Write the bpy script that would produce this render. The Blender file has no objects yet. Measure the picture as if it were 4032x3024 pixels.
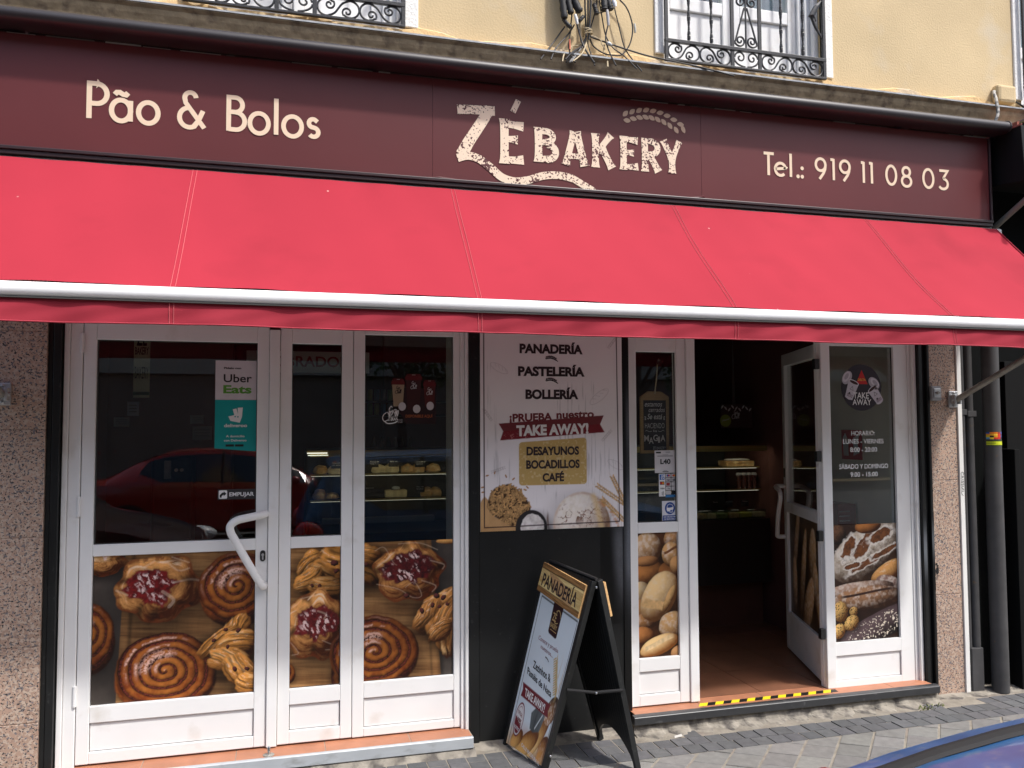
import bpy, math, random
import numpy as np
from mathutils import Vector, Matrix

S = bpy.context.scene
# ------------------------------------------------------------------ camera, sky, sun, exposure
cam_data = bpy.data.cameras.new('camera')
cam_data.sensor_width = 36.0
cam_data.lens = 29.2
cam_data.clip_start = 0.05
cam_data.clip_end = 500
cam = bpy.data.objects.new('camera', cam_data)
S.collection.objects.link(cam)
CR = [[0.963805, -0.266572, -0.004393], [0.009508, 0.050836, -0.998662], [0.266439, 0.962473, 0.05153]]
cam.matrix_world = Matrix(((CR[0][0], -CR[1][0], -CR[2][0], 0.0),
                           (CR[0][1], -CR[1][1], -CR[2][1], -4.2),
                           (CR[0][2], -CR[1][2], -CR[2][2], 1.6),
                           (0, 0, 0, 1)))
S.camera = cam
SUN_TO = Vector((0.85, -1.0, 1.95)).normalized()
world = bpy.data.worlds.new('World')
S.world = world
world.use_nodes = True
wt = world.node_tree
wt.nodes.clear()
sky = wt.nodes.new('ShaderNodeTexSky')
sky.sky_type = 'NISHITA'
sky.sun_disc = False
sky.sun_elevation = math.asin(SUN_TO.z)
sky.sun_rotation = math.atan2(SUN_TO.x, SUN_TO.y)
sky.dust_density = 3.0
sky.ozone_density = 0.8
bg = wt.nodes.new('ShaderNodeBackground')
bg.inputs[1].default_value = 0.15
wo = wt.nodes.new('ShaderNodeOutputWorld')
wt.links.new(sky.outputs[0], bg.inputs[0])
wt.links.new(bg.outputs[0], wo.inputs[0])
sun_data = bpy.data.lights.new('sun', 'SUN')
sun_data.energy = 2.1
sun_data.angle = math.radians(3.0)
sun_data.color = (1.0, 0.985, 0.96)
sun = bpy.data.objects.new('sun', sun_data)
sun.rotation_euler = SUN_TO.to_track_quat('Z', 'Y').to_euler()
sun.location = (6, -8, 14)
S.collection.objects.link(sun)
S.view_settings.view_transform = 'Standard'
S.view_settings.look = 'None'
S.view_settings.gamma = 1.0
S.view_settings.use_curve_mapping = False
S.view_settings.exposure = 0.98
S.cycles.max_bounces = 8
S.cycles.transparent_max_bounces = 24
S.cycles.sample_clamp_indirect = 6.0
S.cycles.use_denoising = True

# ------------------------------------------------------------------ helpers
PI = math.pi
rnd = random.Random(7)
COL = S.collection


def lin(r, g, b, k=1.0):
    def f(c):
        c /= 255.0
        return k * (c / 12.92 if c <= 0.04045 else ((c + 0.055) / 1.055) ** 2.4)
    return (f(r), f(g), f(b))


def mat(name, color, rough=0.5, metal=0.0, var=0.0, vscale=8.0, bump=0.0, bscale=60.0, spec=0.5, coat=0.0,
        color2=None, mixscale=None, mixlo=0.45, mixhi=0.6, emit=None, bdetail=3.0, stretch=None):
    m = bpy.data.materials.new(name)
    m.use_nodes = True
    nt = m.node_tree
    p = nt.nodes['Principled BSDF']
    p.inputs['Roughness'].default_value = rough
    p.inputs['Metallic'].default_value = metal
    p.inputs['Specular IOR Level'].default_value = spec
    p.inputs['Coat Weight'].default_value = coat
    tc = nt.nodes.new('ShaderNodeTexCoord')
    vec = tc.outputs['Object']
    if stretch:
        mp = nt.nodes.new('ShaderNodeMapping')
        mp.inputs['Scale'].default_value = stretch
        nt.links.new(vec, mp.inputs[0])
        vec = mp.outputs[0]
    rgb = nt.nodes.new('ShaderNodeRGB')
    rgb.outputs[0].default_value = (*color, 1)
    out = rgb.outputs[0]

    def noise(scale, detail=4.0):
        n = nt.nodes.new('ShaderNodeTexNoise')
        n.inputs['Scale'].default_value = scale
        n.inputs['Detail'].default_value = detail
        nt.links.new(vec, n.inputs['Vector'])
        return n
    if color2 is not None:
        n = noise(mixscale or vscale, 6.0)
        r = nt.nodes.new('ShaderNodeMapRange')
        r.inputs[1].default_value = mixlo
        r.inputs[2].default_value = mixhi
        nt.links.new(n.outputs[0], r.inputs[0])
        mx = nt.nodes.new('ShaderNodeMix')
        mx.data_type = 'RGBA'
        mx.inputs[7].default_value = (*color2, 1)
        nt.links.new(r.outputs[0], mx.inputs[0])
        nt.links.new(out, mx.inputs[6])
        out = mx.outputs[2]
    if var > 0:
        n = noise(vscale)
        r = nt.nodes.new('ShaderNodeMapRange')
        r.inputs[1].default_value = 0.25
        r.inputs[2].default_value = 0.75
        r.inputs[3].default_value = 1 - var
        r.inputs[4].default_value = 1 + var
        nt.links.new(n.outputs[0], r.inputs[0])
        mx = nt.nodes.new('ShaderNodeVectorMath')
        mx.operation = 'SCALE'
        nt.links.new(out, mx.inputs[0])
        nt.links.new(r.outputs[0], mx.inputs['Scale'])
        out = mx.outputs[0]
    nt.links.new(out, p.inputs['Base Color'])
    if bump > 0:
        n = noise(bscale, bdetail)
        b = nt.nodes.new('ShaderNodeBump')
        b.inputs['Strength'].default_value = bump
        b.inputs['Distance'].default_value = 0.01
        nt.links.new(n.outputs[0], b.inputs['Height'])
        nt.links.new(b.outputs[0], p.inputs['Normal'])
    if emit:
        p.inputs['Emission Color'].default_value = (*emit[:3], 1)
        p.inputs['Emission Strength'].default_value = emit[3]
    return m


class MB:
    """collects boxes, prisms, tubes, sheets in metres; build() links them as ONE mesh object"""

    def __init__(self):
        self.v = []
        self.f = []
        self.c = []          # colour per face (optional)

    def add(self, vs, fs, col=None):
        o = len(self.v)
        self.v += [tuple(p) for p in vs]
        self.f += [tuple(i + o for i in f) for f in fs]
        self.c += [col] * len(fs)
        return self

    def box(self, x0, x1, y0, y1, z0, z1, col=None):
        v = [(x0, y0, z0), (x1, y0, z0), (x1, y1, z0), (x0, y1, z0), (x0, y0, z1), (x1, y0, z1), (x1, y1, z1), (x0, y1, z1)]
        return self.add(v, [(0, 3, 2, 1), (4, 5, 6, 7), (0, 1, 5, 4), (1, 2, 6, 5), (2, 3, 7, 6), (3, 0, 4, 7)], col)

    def hexa(self, p, col=None):
        return self.add(p, [(0, 3, 2, 1), (4, 5, 6, 7), (0, 1, 5, 4), (1, 2, 6, 5), (2, 3, 7, 6), (3, 0, 4, 7)], col)

    def prism_x(self, prof, x0, x1, n=1, col=None, cap=True):
        """closed profile of (y, z) swept along x"""
        k = len(prof)
        vs = []
        for i in range(n + 1):
            x = x0 + (x1 - x0) * i / n
            vs += [(x, y, z) for y, z in prof]
        fs = []
        for i in range(n):
            for j in range(k):
                a = i * k + j
                b = i * k + (j + 1) % k
                fs.append((a, b, b + k, a + k))
        if cap:
            fs.append(tuple(range(k - 1, -1, -1)))
            fs.append(tuple(n * k + j for j in range(k)))
        return self.add(vs, fs, col)

    def prism_y(self, prof, y0, y1, col=None):
        """closed outline of (x, z) given a thickness along y"""
        k = len(prof)
        vs = [(x, y0, z) for x, z in prof] + [(x, y1, z) for x, z in prof]
        fs = [tuple(range(k)), tuple(2 * k - 1 - i for i in range(k))]
        fs += [((j + 1) % k, j, j + k, (j + 1) % k + k) for j in range(k)]
        return self.add(vs, fs, col)

    def prism_z(self, prof, z0, z1, col=None):
        k = len(prof)
        vs = [(x, y, z0) for x, y in prof] + [(x, y, z1) for x, y in prof]
        fs = [tuple(2 * k - 1 - i for i in range(k))[::-1], tuple(range(k))[::-1]]
        fs += [(j, (j + 1) % k, (j + 1) % k + k, j + k) for j in range(k)]
        return self.add(vs, fs, col)

    def quad(self, a, b, c, d, col=None):
        return self.add([a, b, c, d], [(0, 1, 2, 3)], col)

    def tube(self, pts, r, seg=8, col=None, cap=True, twist=0.0, flat=None):
        pts = [Vector(p) for p in pts]
        n = len(pts)
        rr = r if isinstance(r, (list, tuple)) else [r] * n
        t0 = (pts[1] - pts[0]).normalized()
        up = Vector((0, 0, 1)) if abs(t0.z) < 0.9 else Vector((0, 1, 0))
        u = t0.cross(up).normalized()
        vs = []
        for i in range(n):
            t = (pts[min(i + 1, n - 1)] - pts[max(i - 1, 0)])
            if t.length < 1e-9:
                t = t0
            t.normalize()
            u = (u - t * u.dot(t))
            if u.length < 1e-6:
                u = t.orthogonal()
            u.normalize()
            w = t.cross(u)
            for j in range(seg):
                a = 2 * PI * j / seg + twist * i
                q = pts[i] + u * (math.cos(a) * rr[i] * (flat or 1.0)) + w * (math.sin(a) * rr[i])
                vs.append(q)
        fs = []
        for i in range(n - 1):
            for j in range(seg):
                a = i * seg + j
                b = i * seg + (j + 1) % seg
                fs.append((a, b, b + seg, a + seg))
        if cap:
            fs.append(tuple(range(seg - 1, -1, -1)))
            fs.append(tuple((n - 1) * seg + j for j in range(seg)))
        return self.add(vs, fs, col)

    def lathe(self, prof, origin=(0, 0, 0), axis=(0, 0, 1), seg=20, col=None):
        """prof of (radius, height)"""
        ax = Vector(axis).normalized()
        u = ax.orthogonal().normalized()
        w = ax.cross(u)
        o = Vector(origin)
        vs = []
        for r, h in prof:
            for j in range(seg):
                a = 2 * PI * j / seg
                vs.append(o + ax * h + (u * math.cos(a) + w * math.sin(a)) * r)
        fs = []
        for i in range(len(prof) - 1):
            for j in range(seg):
                a = i * seg + j
                b = i * seg + (j + 1) % seg
                fs.append((a, b, b + seg, a + seg))
        fs.append(tuple(range(seg - 1, -1, -1)))
        fs.append(tuple((len(prof) - 1) * seg + j for j in range(seg)))
        return self.add(vs, fs, col)

    def blob(self, c, r, seg=14, rings=9, amp=0.0, freq=2.0, seed=0, col=None, flatten=None):
        rg = random.Random(seed)
        ph = [rg.uniform(0, 6.28) for _ in range(6)]
        vs = []
        for i in range(rings + 1):
            th = PI * i / rings
            for j in range(seg):
                a = 2 * PI * j / seg
                d = Vector((math.sin(th) * math.cos(a), math.sin(th) * math.sin(a), math.cos(th)))
                k = 1 + amp * (math.sin(freq * 3 * d.x + ph[0]) + math.sin(freq * 3 * d.y + ph[1]) + math.sin(freq * 4 * d.z + ph[2])
                               + math.sin(freq * 7 * d.x + ph[3]) * math.sin(freq * 6 * d.y + ph[4])) / 3
                z = d.z
                if flatten is not None and z < flatten:
                    z = flatten
                vs.append((c[0] + d.x * r[0] * k, c[1] + d.y * r[1] * k, c[2] + z * r[2] * k))
        fs = []
        for i in range(rings):
            for j in range(seg):
                a = i * seg + j
                b = i * seg + (j + 1) % seg
                fs.append((a, a + seg, b + seg, b))
        return self.add(vs, fs, col)

    def build(self, name, material, parent=None, bevel=0.0, smooth=False, kind=None, segs=2):
        me = bpy.data.meshes.new(name)
        off = Vector((0, 0, 0))
        q = parent
        while q is not None:
            off += q.location
            q = q.parent
        me.from_pydata([Vector(p) - off for p in self.v], [], self.f)
        if any(c is not None for c in self.c):
            at = me.color_attributes.new('Col', 'FLOAT_COLOR', 'CORNER')
            arr = np.ones((len(me.loops), 4), dtype=np.float32)
            k = 0
            for f, c in zip(self.f, self.c):
                arr[k:k + len(f), :3] = c if c is not None else (0.5, 0.5, 0.5)
                k += len(f)
            at.data.foreach_set('color', arr.ravel())
        me.update()
        o = bpy.data.objects.new(name, me)
        COL.objects.link(o)
        if material is not None:
            me.materials.append(material)
        if parent is not None:
            o.parent = parent
        if smooth:
            for p in me.polygons:
                p.use_smooth = True
            md = o.modifiers.new('norm', 'EDGE_SPLIT')
            md.split_angle = math.radians(40)
        if bevel > 0:
            md = o.modifiers.new('bevel', 'BEVEL')
            md.width = bevel
            md.segments = segs
            md.limit_method = 'ANGLE'
            md.angle_limit = math.radians(40)
            md.harden_normals = False
        if kind:
            o['kind'] = kind
        return o


def thing(name, label, cat, loc=(0, 0, 0), group=None):
    o = bpy.data.objects.new(name, None)
    COL.objects.link(o)
    o.location = loc
    o.empty_display_size = 0.1
    o['label'] = label
    o['category'] = cat
    if group:
        o['group'] = group
    return o


def tag(o, label, cat, group=None):
    o['label'] = label
    o['category'] = cat
    if group:
        o['group'] = group
    return o


def spiral(cx, cz, r0, r1, a0, a1, n=22):
    out = []
    for i in range(n + 1):
        t = i / n
        r = r0 + (r1 - r0) * t
        a = a0 + (a1 - a0) * t
        out.append((cx + r * math.cos(a), cz + r * math.sin(a)))
    return out


def smooth_path(pts, n=6):
    """Catmull-Rom through the given points"""
    P = [Vector(p) for p in pts]
    if len(P) < 3:
        return P
    out = []
    for i in range(len(P) - 1):
        p0 = P[max(i - 1, 0)]
        p1 = P[i]
        p2 = P[i + 1]
        p3 = P[min(i + 2, len(P) - 1)]
        for k in range(n):
            t = k / n
            out.append(0.5 * ((2 * p1) + (p2 - p0) * t + (2 * p0 - 5 * p1 + 4 * p2 - p3) * t * t + (3 * p1 - p0 - 3 * p2 + p3) * t ** 3))
    out.append(P[-1])
    return out


# ---- flat lettering: the built-in font and hand drawn strokes
_fcache = {}


def glyphs(s, bold=0.0):
    key = (s, bold)
    if key in _fcache:
        return _fcache[key]
    cu = bpy.data.curves.new('text', 'FONT')
    cu.body = s
    cu.size = 1.0
    cu.offset = bold
    cu.resolution_u = 4
    ob = bpy.data.objects.new('text', cu)
    COL.objects.link(ob)
    dg = bpy.context.evaluated_depsgraph_get()
    me = bpy.data.meshes.new_from_object(ob.evaluated_get(dg))
    v = np.array([w.co[:2] for w in me.vertices]).reshape(-1, 2)
    f = [tuple(p.vertices) for p in me.polygons]
    bpy.data.objects.remove(ob)
    bpy.data.meshes.remove(me)
    bpy.data.curves.remove(cu)
    _fcache[key] = (v, f)
    return v, f


_cap = None


def cap_height():
    global _cap
    if _cap is None:
        v, f = glyphs('H')
        _cap = v[:, 1].max()
    return _cap


def lay_text(mb, s, x0, x1, z0, h, fn, bold=0.0, slope=0.0, col=None, lean=0.0):
    """write s between x0 and x1, base line at z0, capitals h tall; fn maps (x, z) to the surface"""
    v, f = glyphs(s, bold)
    a, b = v[:, 0].min(), v[:, 0].max()
    c = cap_height() + bold * 1.0
    pts = []
    for x, y in v:
        t = (x - a) / (b - a)
        yy = y / c * h
        px = x0 + t * (x1 - x0) + lean * yy
        pts.append(fn(px, z0 + slope * t * (x1 - x0) + yy))
    mb.add(pts, [q for q in f], col)
    return mb


def ribbon(mb, path, w, fn, closed=False, col=None, d=0.0):
    """flat stroke of width w (number or list) along path of (x, z)"""
    n = len(path)
    ww = w if isinstance(w, (list, tuple)) else [w] * n
    L, Rr = [], []
    for i in range(n):
        if closed:
            p0 = path[(i - 1) % n]
            p1 = path[(i + 1) % n]
        else:
            p0 = path[max(i - 1, 0)]
            p1 = path[min(i + 1, n - 1)]
        tx, tz = p1[0] - p0[0], p1[1] - p0[1]
        k = math.hypot(tx, tz) or 1
        nx, nz = -tz / k, tx / k
        m = 1.0
        if 0 < i < n - 1 or closed:
            q0, q1, q2 = path[(i - 1) % n], path[i], path[(i + 1) % n]
            ax, az = q1[0] - q0[0], q1[1] - q0[1]
            k2 = math.hypot(ax, az) or 1
            cs = abs(nx * -az / k2 + nz * ax / k2)
            m = 1 / max(cs, 0.5)
        h = ww[i] * 0.5 * m
        L.append((path[i][0] + nx * h, path[i][1] + nz * h))
        Rr.append((path[i][0] - nx * h, path[i][1] - nz * h))
    vs = [fn(*p) for p in L] + [fn(*p) for p in Rr]
    if d:
        vs = [(a, b - d, c) for a, b, c in vs]
    fs = [(i, i + 1, n + i + 1, n + i) for i in range(n - 1)]
    if closed:
        fs.append((n - 1, 0, n, 2 * n - 1))
    mb.add(vs, fs, col)


def flat_poly(mb, pts, fn, col=None):
    mb.add([fn(*p) for p in pts], [tuple(range(len(pts)))], col)


def ell(cx, cz, rx, rz, a0=0.0, a1=2 * PI, n=28):
    return [(cx + rx * math.cos(a0 + (a1 - a0) * i / n), cz + rz * math.sin(a0 + (a1 - a0) * i / n)) for i in range(n + 1)]


def disc(cx, cz, rx, rz, n=28):
    return ell(cx, cz, rx, rz, 0, 2 * PI * (n - 1) / n, n - 1)


def wall_fn(y):
    return lambda x, z: (x, y, z)


# ---- printed pictures: a fine flat sheet coloured per vertex
_rng = np.random.RandomState(3)
_LAT = _rng.rand(64, 256, 256).astype(np.float32)


def vnoise(x, y, seed=0):
    g = _LAT[seed % 64]
    xi = np.floor(x).astype(int)
    yi = np.floor(y).astype(int)
    fx = x - xi
    fy = y - yi
    fx = fx * fx * (3 - 2 * fx)
    fy = fy * fy * (3 - 2 * fy)
    a = g[xi % 256, yi % 256]
    b = g[(xi + 1) % 256, yi % 256]
    c = g[xi % 256, (yi + 1) % 256]
    d = g[(xi + 1) % 256, (yi + 1) % 256]
    return (a * (1 - fx) + b * fx) * (1 - fy) + (c * (1 - fx) + d * fx) * fy


def fbm(x, y, seed=0, octv=4):
    s = 0
    a = 0.5
    for i in range(octv):
        s = s + a * vnoise(x * 2 ** i + 17 * i, y * 2 ** i + 5 * i, seed + i)
        a *= 0.5
    return s / (1 - 0.5 ** octv)


def sst(a, b, x):
    t = np.clip((x - a) / (b - a), 0, 1)
    return t * t * (3 - 2 * t)


class Canvas:
    def __init__(self, x0, x1, z0, z1, res, base=(1, 1, 1)):
        nx = max(2, int(round((x1 - x0) / res)) + 1)
        nz = max(2, int(round((z1 - z0) / res)) + 1)
        self.x = np.linspace(x0, x1, nx)
        self.z = np.linspace(z0, z1, nz)
        self.X, self.Z = np.meshgrid(self.x, self.z)
        self.img = np.ones((nz, nx, 3)) * np.array(lin(*base) if max(base) > 1 else base)

    def put(self, mask, color):
        c = np.asarray(color, dtype=float)
        if c.ndim == 1:
            c = c[None, None, :]
        self.img = self.img * (1 - mask[..., None]) + c * mask[..., None]

    def mul(self, mask, k):
        self.img = self.img * (1 - mask[..., None] * (1 - k))

    def poly(self, pts, soft=0.0015):
        """soft mask of a polygon"""
        inside = np.zeros(self.X.shape, bool)
        dist = np.full(self.X.shape, 1e9)
        n = len(pts)
        for i in range(n):
            x1, z1 = pts[i]
            x2, z2 = pts[(i + 1) % n]
            cond = ((z1 > self.Z) != (z2 > self.Z))
            with np.errstate(divide='ignore', invalid='ignore'):
                xc = (x2 - x1) * (self.Z - z1) / (z2 - z1 + 1e-12) + x1
            inside ^= cond & (self.X < xc)
            dx, dz = x2 - x1, z2 - z1
            t = np.clip(((self.X - x1) * dx + (self.Z - z1) * dz) / (dx * dx + dz * dz + 1e-12), 0, 1)
            dist = np.minimum(dist, np.hypot(self.X - x1 - t * dx, self.Z - z1 - t * dz))
        sd = np.where(inside, dist, -dist)
        return sst(-soft, soft, sd)

    def line(self, pts, w, soft=0.001):
        dist = np.full(self.X.shape, 1e9)
        for (x1, z1), (x2, z2) in zip(pts[:-1], pts[1:]):
            dx, dz = x2 - x1, z2 - z1
            t = np.clip(((self.X - x1) * dx + (self.Z - z1) * dz) / (dx * dx + dz * dz + 1e-12), 0, 1)
            dist = np.minimum(dist, np.hypot(self.X - x1 - t * dx, self.Z - z1 - t * dz))
        return 1 - sst(w / 2 - soft, w / 2 + soft, dist)

    def sheet(self, name, fn, material, parent=None, x0=None, x1=None, z0=None, z1=None):
        ix = np.arange(len(self.x))
        iz = np.arange(len(self.z))
        if x0 is not None:
            ix = ix[(self.x >= x0 - 1e-6) & (self.x <= x1 + 1e-6)]
            iz = iz[(self.z >= z0 - 1e-6) & (self.z <= z1 + 1e-6)]
        xs = self.x[ix]
        zs = self.z[iz]
        im = self.img[np.ix_(iz, ix)]
        nx, nz = len(xs), len(zs)
        off = np.zeros(3)
        q = parent
        while q is not None:
            off += np.array(q.location)
            q = q.parent
        if callable(fn):
            co = np.array([fn(a, b) for b in zs for a in xs]) - off
        me = bpy.data.meshes.new(name)
        me.vertices.add(nx * nz)
        me.vertices.foreach_set('co', co.ravel())
        nf = (nx - 1) * (nz - 1)
        a = (np.arange(nz - 1)[:, None] * nx + np.arange(nx - 1)[None, :]).ravel()
        idx = np.stack([a, a + 1, a + nx + 1, a + nx], 1).ravel()
        me.loops.add(nf * 4)
        me.loops.foreach_set('vertex_index', idx)
        me.polygons.add(nf)
        me.polygons.foreach_set('loop_start', np.arange(nf) * 4)
        me.update(calc_edges=True)
        at = me.color_attributes.new('Col', 'FLOAT_COLOR', 'POINT')
        arr = np.ones((nx * nz, 4), dtype=np.float32)
        arr[:, :3] = np.clip(im.reshape(-1, 3), 0, 1)
        at.data.foreach_set('color', arr.ravel())
        o = bpy.data.objects.new(name, me)
        COL.objects.link(o)
        me.materials.append(material)
        if parent is not None:
            o.parent = parent
        return o


def vcol_mat(name, rough=0.5, spec=0.4, gain=1.0, coat=0.0, bump=0.0, bscale=40, var=0.0, vscale=30):
    m = mat(name, (1, 1, 1), rough, spec=spec, coat=coat, bump=bump, bscale=bscale)
    nt = m.node_tree
    p = nt.nodes['Principled BSDF']
    at = nt.nodes.new('ShaderNodeVertexColor')
    at.layer_name = 'Col'
    sc = nt.nodes.new('ShaderNodeVectorMath')
    sc.operation = 'SCALE'
    sc.inputs['Scale'].default_value = gain
    nt.links.new(at.outputs[0], sc.inputs[0])
    out = sc.outputs[0]
    if var:
        tc = nt.nodes.new('ShaderNodeTexCoord')
        n = nt.nodes.new('ShaderNodeTexNoise')
        n.inputs['Scale'].default_value = vscale
        n.inputs['Detail'].default_value = 5
        nt.links.new(tc.outputs['Object'], n.inputs['Vector'])
        r = nt.nodes.new('ShaderNodeMapRange')
        r.inputs[1].default_value = 0.25
        r.inputs[2].default_value = 0.75
        r.inputs[3].default_value = 1 - var
        r.inputs[4].default_value = 1 + var
        nt.links.new(n.outputs[0], r.inputs[0])
        s2 = nt.nodes.new('ShaderNodeVectorMath')
        s2.operation = 'SCALE'
        nt.links.new(out, s2.inputs[0])
        nt.links.new(r.outputs[0], s2.inputs['Scale'])
        out = s2.outputs[0]
    nt.links.new(out, p.inputs['Base Color'])
    return m


# ------------------------------------------------------------------ materials
M = {}
M['white'] = mat('white_aluminium', (0.80, 0.795, 0.78), 0.34, var=0.05, vscale=2.5, bump=0.03, bscale=200, color2=(0.66, 0.63, 0.58), mixscale=7, mixlo=0.60, mixhi=0.80)
M['white_dirty'] = mat('white_paint_worn', (0.74, 0.73, 0.70), 0.45, var=0.06, vscale=5, color2=(0.5, 0.47, 0.42), mixscale=9, mixlo=0.62, mixhi=0.75)
M['seam'] = mat('dark_joint', (0.05, 0.048, 0.045), 0.7)
M['black'] = mat('black_panel', (0.011, 0.0115, 0.0115), 0.40, var=0.3, vscale=5, bump=0.03, bscale=25, spec=0.35, color2=(0.03, 0.03, 0.03), mixscale=40, mixlo=0.66, mixhi=0.72)
M['plaster'] = mat('ochre_plaster', (0.60, 0.468, 0.28), 0.9, var=0.10, vscale=2.2, bump=0.22, bscale=95, color2=(0.60, 0.50, 0.35), mixscale=3.0, mixlo=0.56, mixhi=0.72, spec=0.15)
M['cornice'] = mat('weathered_cornice', (0.40, 0.31, 0.20), 0.9, var=0.25, vscale=14, bump=0.8, bscale=22, color2=(0.20, 0.15, 0.105), mixscale=18, mixlo=0.52, mixhi=0.7, spec=0.1)
M['flashing'] = mat('grey_flashing', (0.30, 0.31, 0.32), 0.6, var=0.3, vscale=20)
M['awning'] = None
M['bar'] = mat('white_bar', (0.86, 0.86, 0.86), 0.3, var=0.03, vscale=20)
M['alu'] = mat('grey_aluminium', (0.55, 0.56, 0.57), 0.38, metal=0.75, var=0.12, vscale=25, bump=0.05, bscale=90)
M['arm'] = mat('weathered_metal', (0.30, 0.29, 0.26), 0.5, metal=0.4, var=0.2, vscale=30)
M['cassette'] = mat('dark_brown_plastic', (0.022, 0.018, 0.020), 0.42, var=0.1, vscale=6, spec=0.5, bump=0.02, bscale=120)
M['iron'] = mat('black_iron', (0.015, 0.015, 0.017), 0.45, var=0.2, vscale=40, spec=0.5, bump=0.1, bscale=120)
M['rubber'] = mat('cable_black', (0.018, 0.017, 0.017), 0.6)
M['cable_beige'] = mat('cable_beige', (0.45, 0.36, 0.22), 0.6)
M['cable_grey'] = mat('cable_grey', (0.22, 0.22, 0.22), 0.6)
M['cable_red'] = mat('cable_red', (0.42, 0.10, 0.05), 0.6)
M['maroon'] = mat('maroon_sign', (0.105, 0.022, 0.023), 0.40, var=0.14, vscale=1.1, spec=0.4, bump=0.10, bscale=3.5)
M['maroon_dark'] = mat('maroon_trim', (0.030, 0.016, 0.018), 0.4, var=0.15, vscale=12)
M['cream'] = mat('cream_lettering', (0.76, 0.60, 0.43), 0.5)
M['terracotta'] = None
M['ink'] = mat('dark_ink', (0.022, 0.008, 0.010), 0.5)
M['ink_black'] = mat('black_ink', (0.012, 0.012, 0.012), 0.5)
M['ink_red'] = mat('wine_ink', (0.16, 0.016, 0.02), 0.5, var=0.08, vscale=30)
M['ink_white'] = mat('white_ink', (0.80, 0.79, 0.78), 0.5)
M['ink_grey'] = mat('pale_grey_ink', (0.52, 0.49, 0.50), 0.6)
M['pipe'] = mat('grey_painted_pipe', (0.058, 0.057, 0.058), 0.55, var=0.2, vscale=12, spec=0.3, color2=(0.10, 0.07, 0.05), mixscale=25, mixlo=0.66, mixhi=0.74)
M['chrome'] = mat('polished_metal', (0.7, 0.7, 0.7), 0.2, metal=1.0)
M['wood'] = mat('pale_wood', (0.50, 0.30, 0.13), 0.55, var=0.2, vscale=14, stretch=(1, 1, 8))
M['concrete'] = mat('rough_mortar', (0.27, 0.245, 0.205), 0.9, var=0.3, vscale=14, bump=0.5, bscale=60, color2=(0.11, 0.10, 0.09), mixscale=12, mixlo=0.48, mixhi=0.62, spec=0.1)


def add_glass(name, tint=(1, 1, 1), f0=0.068):
    m = bpy.data.materials.new(name)
    m.use_nodes = True
    nt = m.node_tree
    nt.nodes.clear()
    out = nt.nodes.new('ShaderNodeOutputMaterial')
    mix = nt.nodes.new('ShaderNodeMixShader')
    tr = nt.nodes.new('ShaderNodeBsdfTransparent')
    tr.inputs[0].default_value = (*tint, 1)
    gl = nt.nodes.new('ShaderNodeBsdfGlossy')
    gl.inputs['Roughness'].default_value = 0.0
    lw = nt.nodes.new('ShaderNodeLayerWeight')
    lw.inputs[0].default_value = 0.5
    pw = nt.nodes.new('ShaderNodeMath')
    pw.operation = 'POWER'
    pw.inputs[1].default_value = 5.0
    ma = nt.nodes.new('ShaderNodeMath')
    ma.operation = 'MULTIPLY_ADD'
    ma.inputs[1].default_value = 0.9
    ma.inputs[2].default_value = f0
    nt.links.new(lw.outputs['Facing'], pw.inputs[0])
    nt.links.new(pw.outputs[0], ma.inputs[0])
    nt.links.new(ma.outputs[0], mix.inputs[0])
    nt.links.new(tr.outputs[0], mix.inputs[1])
    nt.links.new(gl.outputs[0], mix.inputs[2])
    nt.links.new(mix.outputs[0], out.inputs[0])
    return m


M['glass'] = add_glass('window_glass', (0.93, 0.95, 0.94))
M['case_glass'] = add_glass('case_glass', (0.95, 0.97, 0.96), 0.03)


def fabric(name, color, trans, specks=True):
    m = mat(name, color, 0.85, var=0.09, vscale=1.1, bump=0.12, bscale=6, bdetail=8, spec=0.15, color2=tuple(c * 0.78 for c in color), mixscale=2.4, mixlo=0.55, mixhi=0.85)
    nt = m.node_tree
    p = nt.nodes['Principled BSDF']
    out = nt.nodes['Material Output']
    src = p.inputs['Base Color'].links[0].from_socket
    if specks:
        tc = nt.nodes.new('ShaderNodeTexCoord')
        vo = nt.nodes.new('ShaderNodeTexVoronoi')
        vo.inputs['Scale'].default_value = 4.2
        nt.links.new(tc.outputs['Object'], vo.inputs['Vector'])
        r = nt.nodes.new('ShaderNodeMapRange')
        r.inputs[1].default_value = 0.014
        r.inputs[2].default_value = 0.026
        r.inputs[3].default_value = 1
        r.inputs[4].default_value = 0
        nt.links.new(vo.outputs['Distance'], r.inputs[0])
        mx = nt.nodes.new('ShaderNodeMix')
        mx.data_type = 'RGBA'
        mx.inputs[7].default_value = (0.62, 0.36, 0.32, 1)
        nt.links.new(r.outputs[0], mx.inputs[0])
        nt.links.new(src, mx.inputs[6])
        src = mx.outputs[2]
        nt.links.new(src, p.inputs['Base Color'])
    tl = nt.nodes.new('ShaderNodeBsdfTranslucent')
    nt.links.new(src, tl.inputs[0])
    ms = nt.nodes.new('ShaderNodeMixShader')
    ms.inputs[0].default_value = trans
    nt.links.new(p.outputs[0], ms.inputs[1])
    nt.links.new(tl.outputs[0], ms.inputs[2])
    nt.links.new(ms.outputs[0], out.inputs[0])
    return m


M['awning'] = fabric('red_awning_fabric', (0.365, 0.0275, 0.045), 0.06)
M['valance'] = fabric('red_valance_fabric', (0.32, 0.030, 0.046), 0.05, False)
M['stitch'] = mat('pink_stitching', (0.60, 0.13, 0.14), 0.8)


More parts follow.
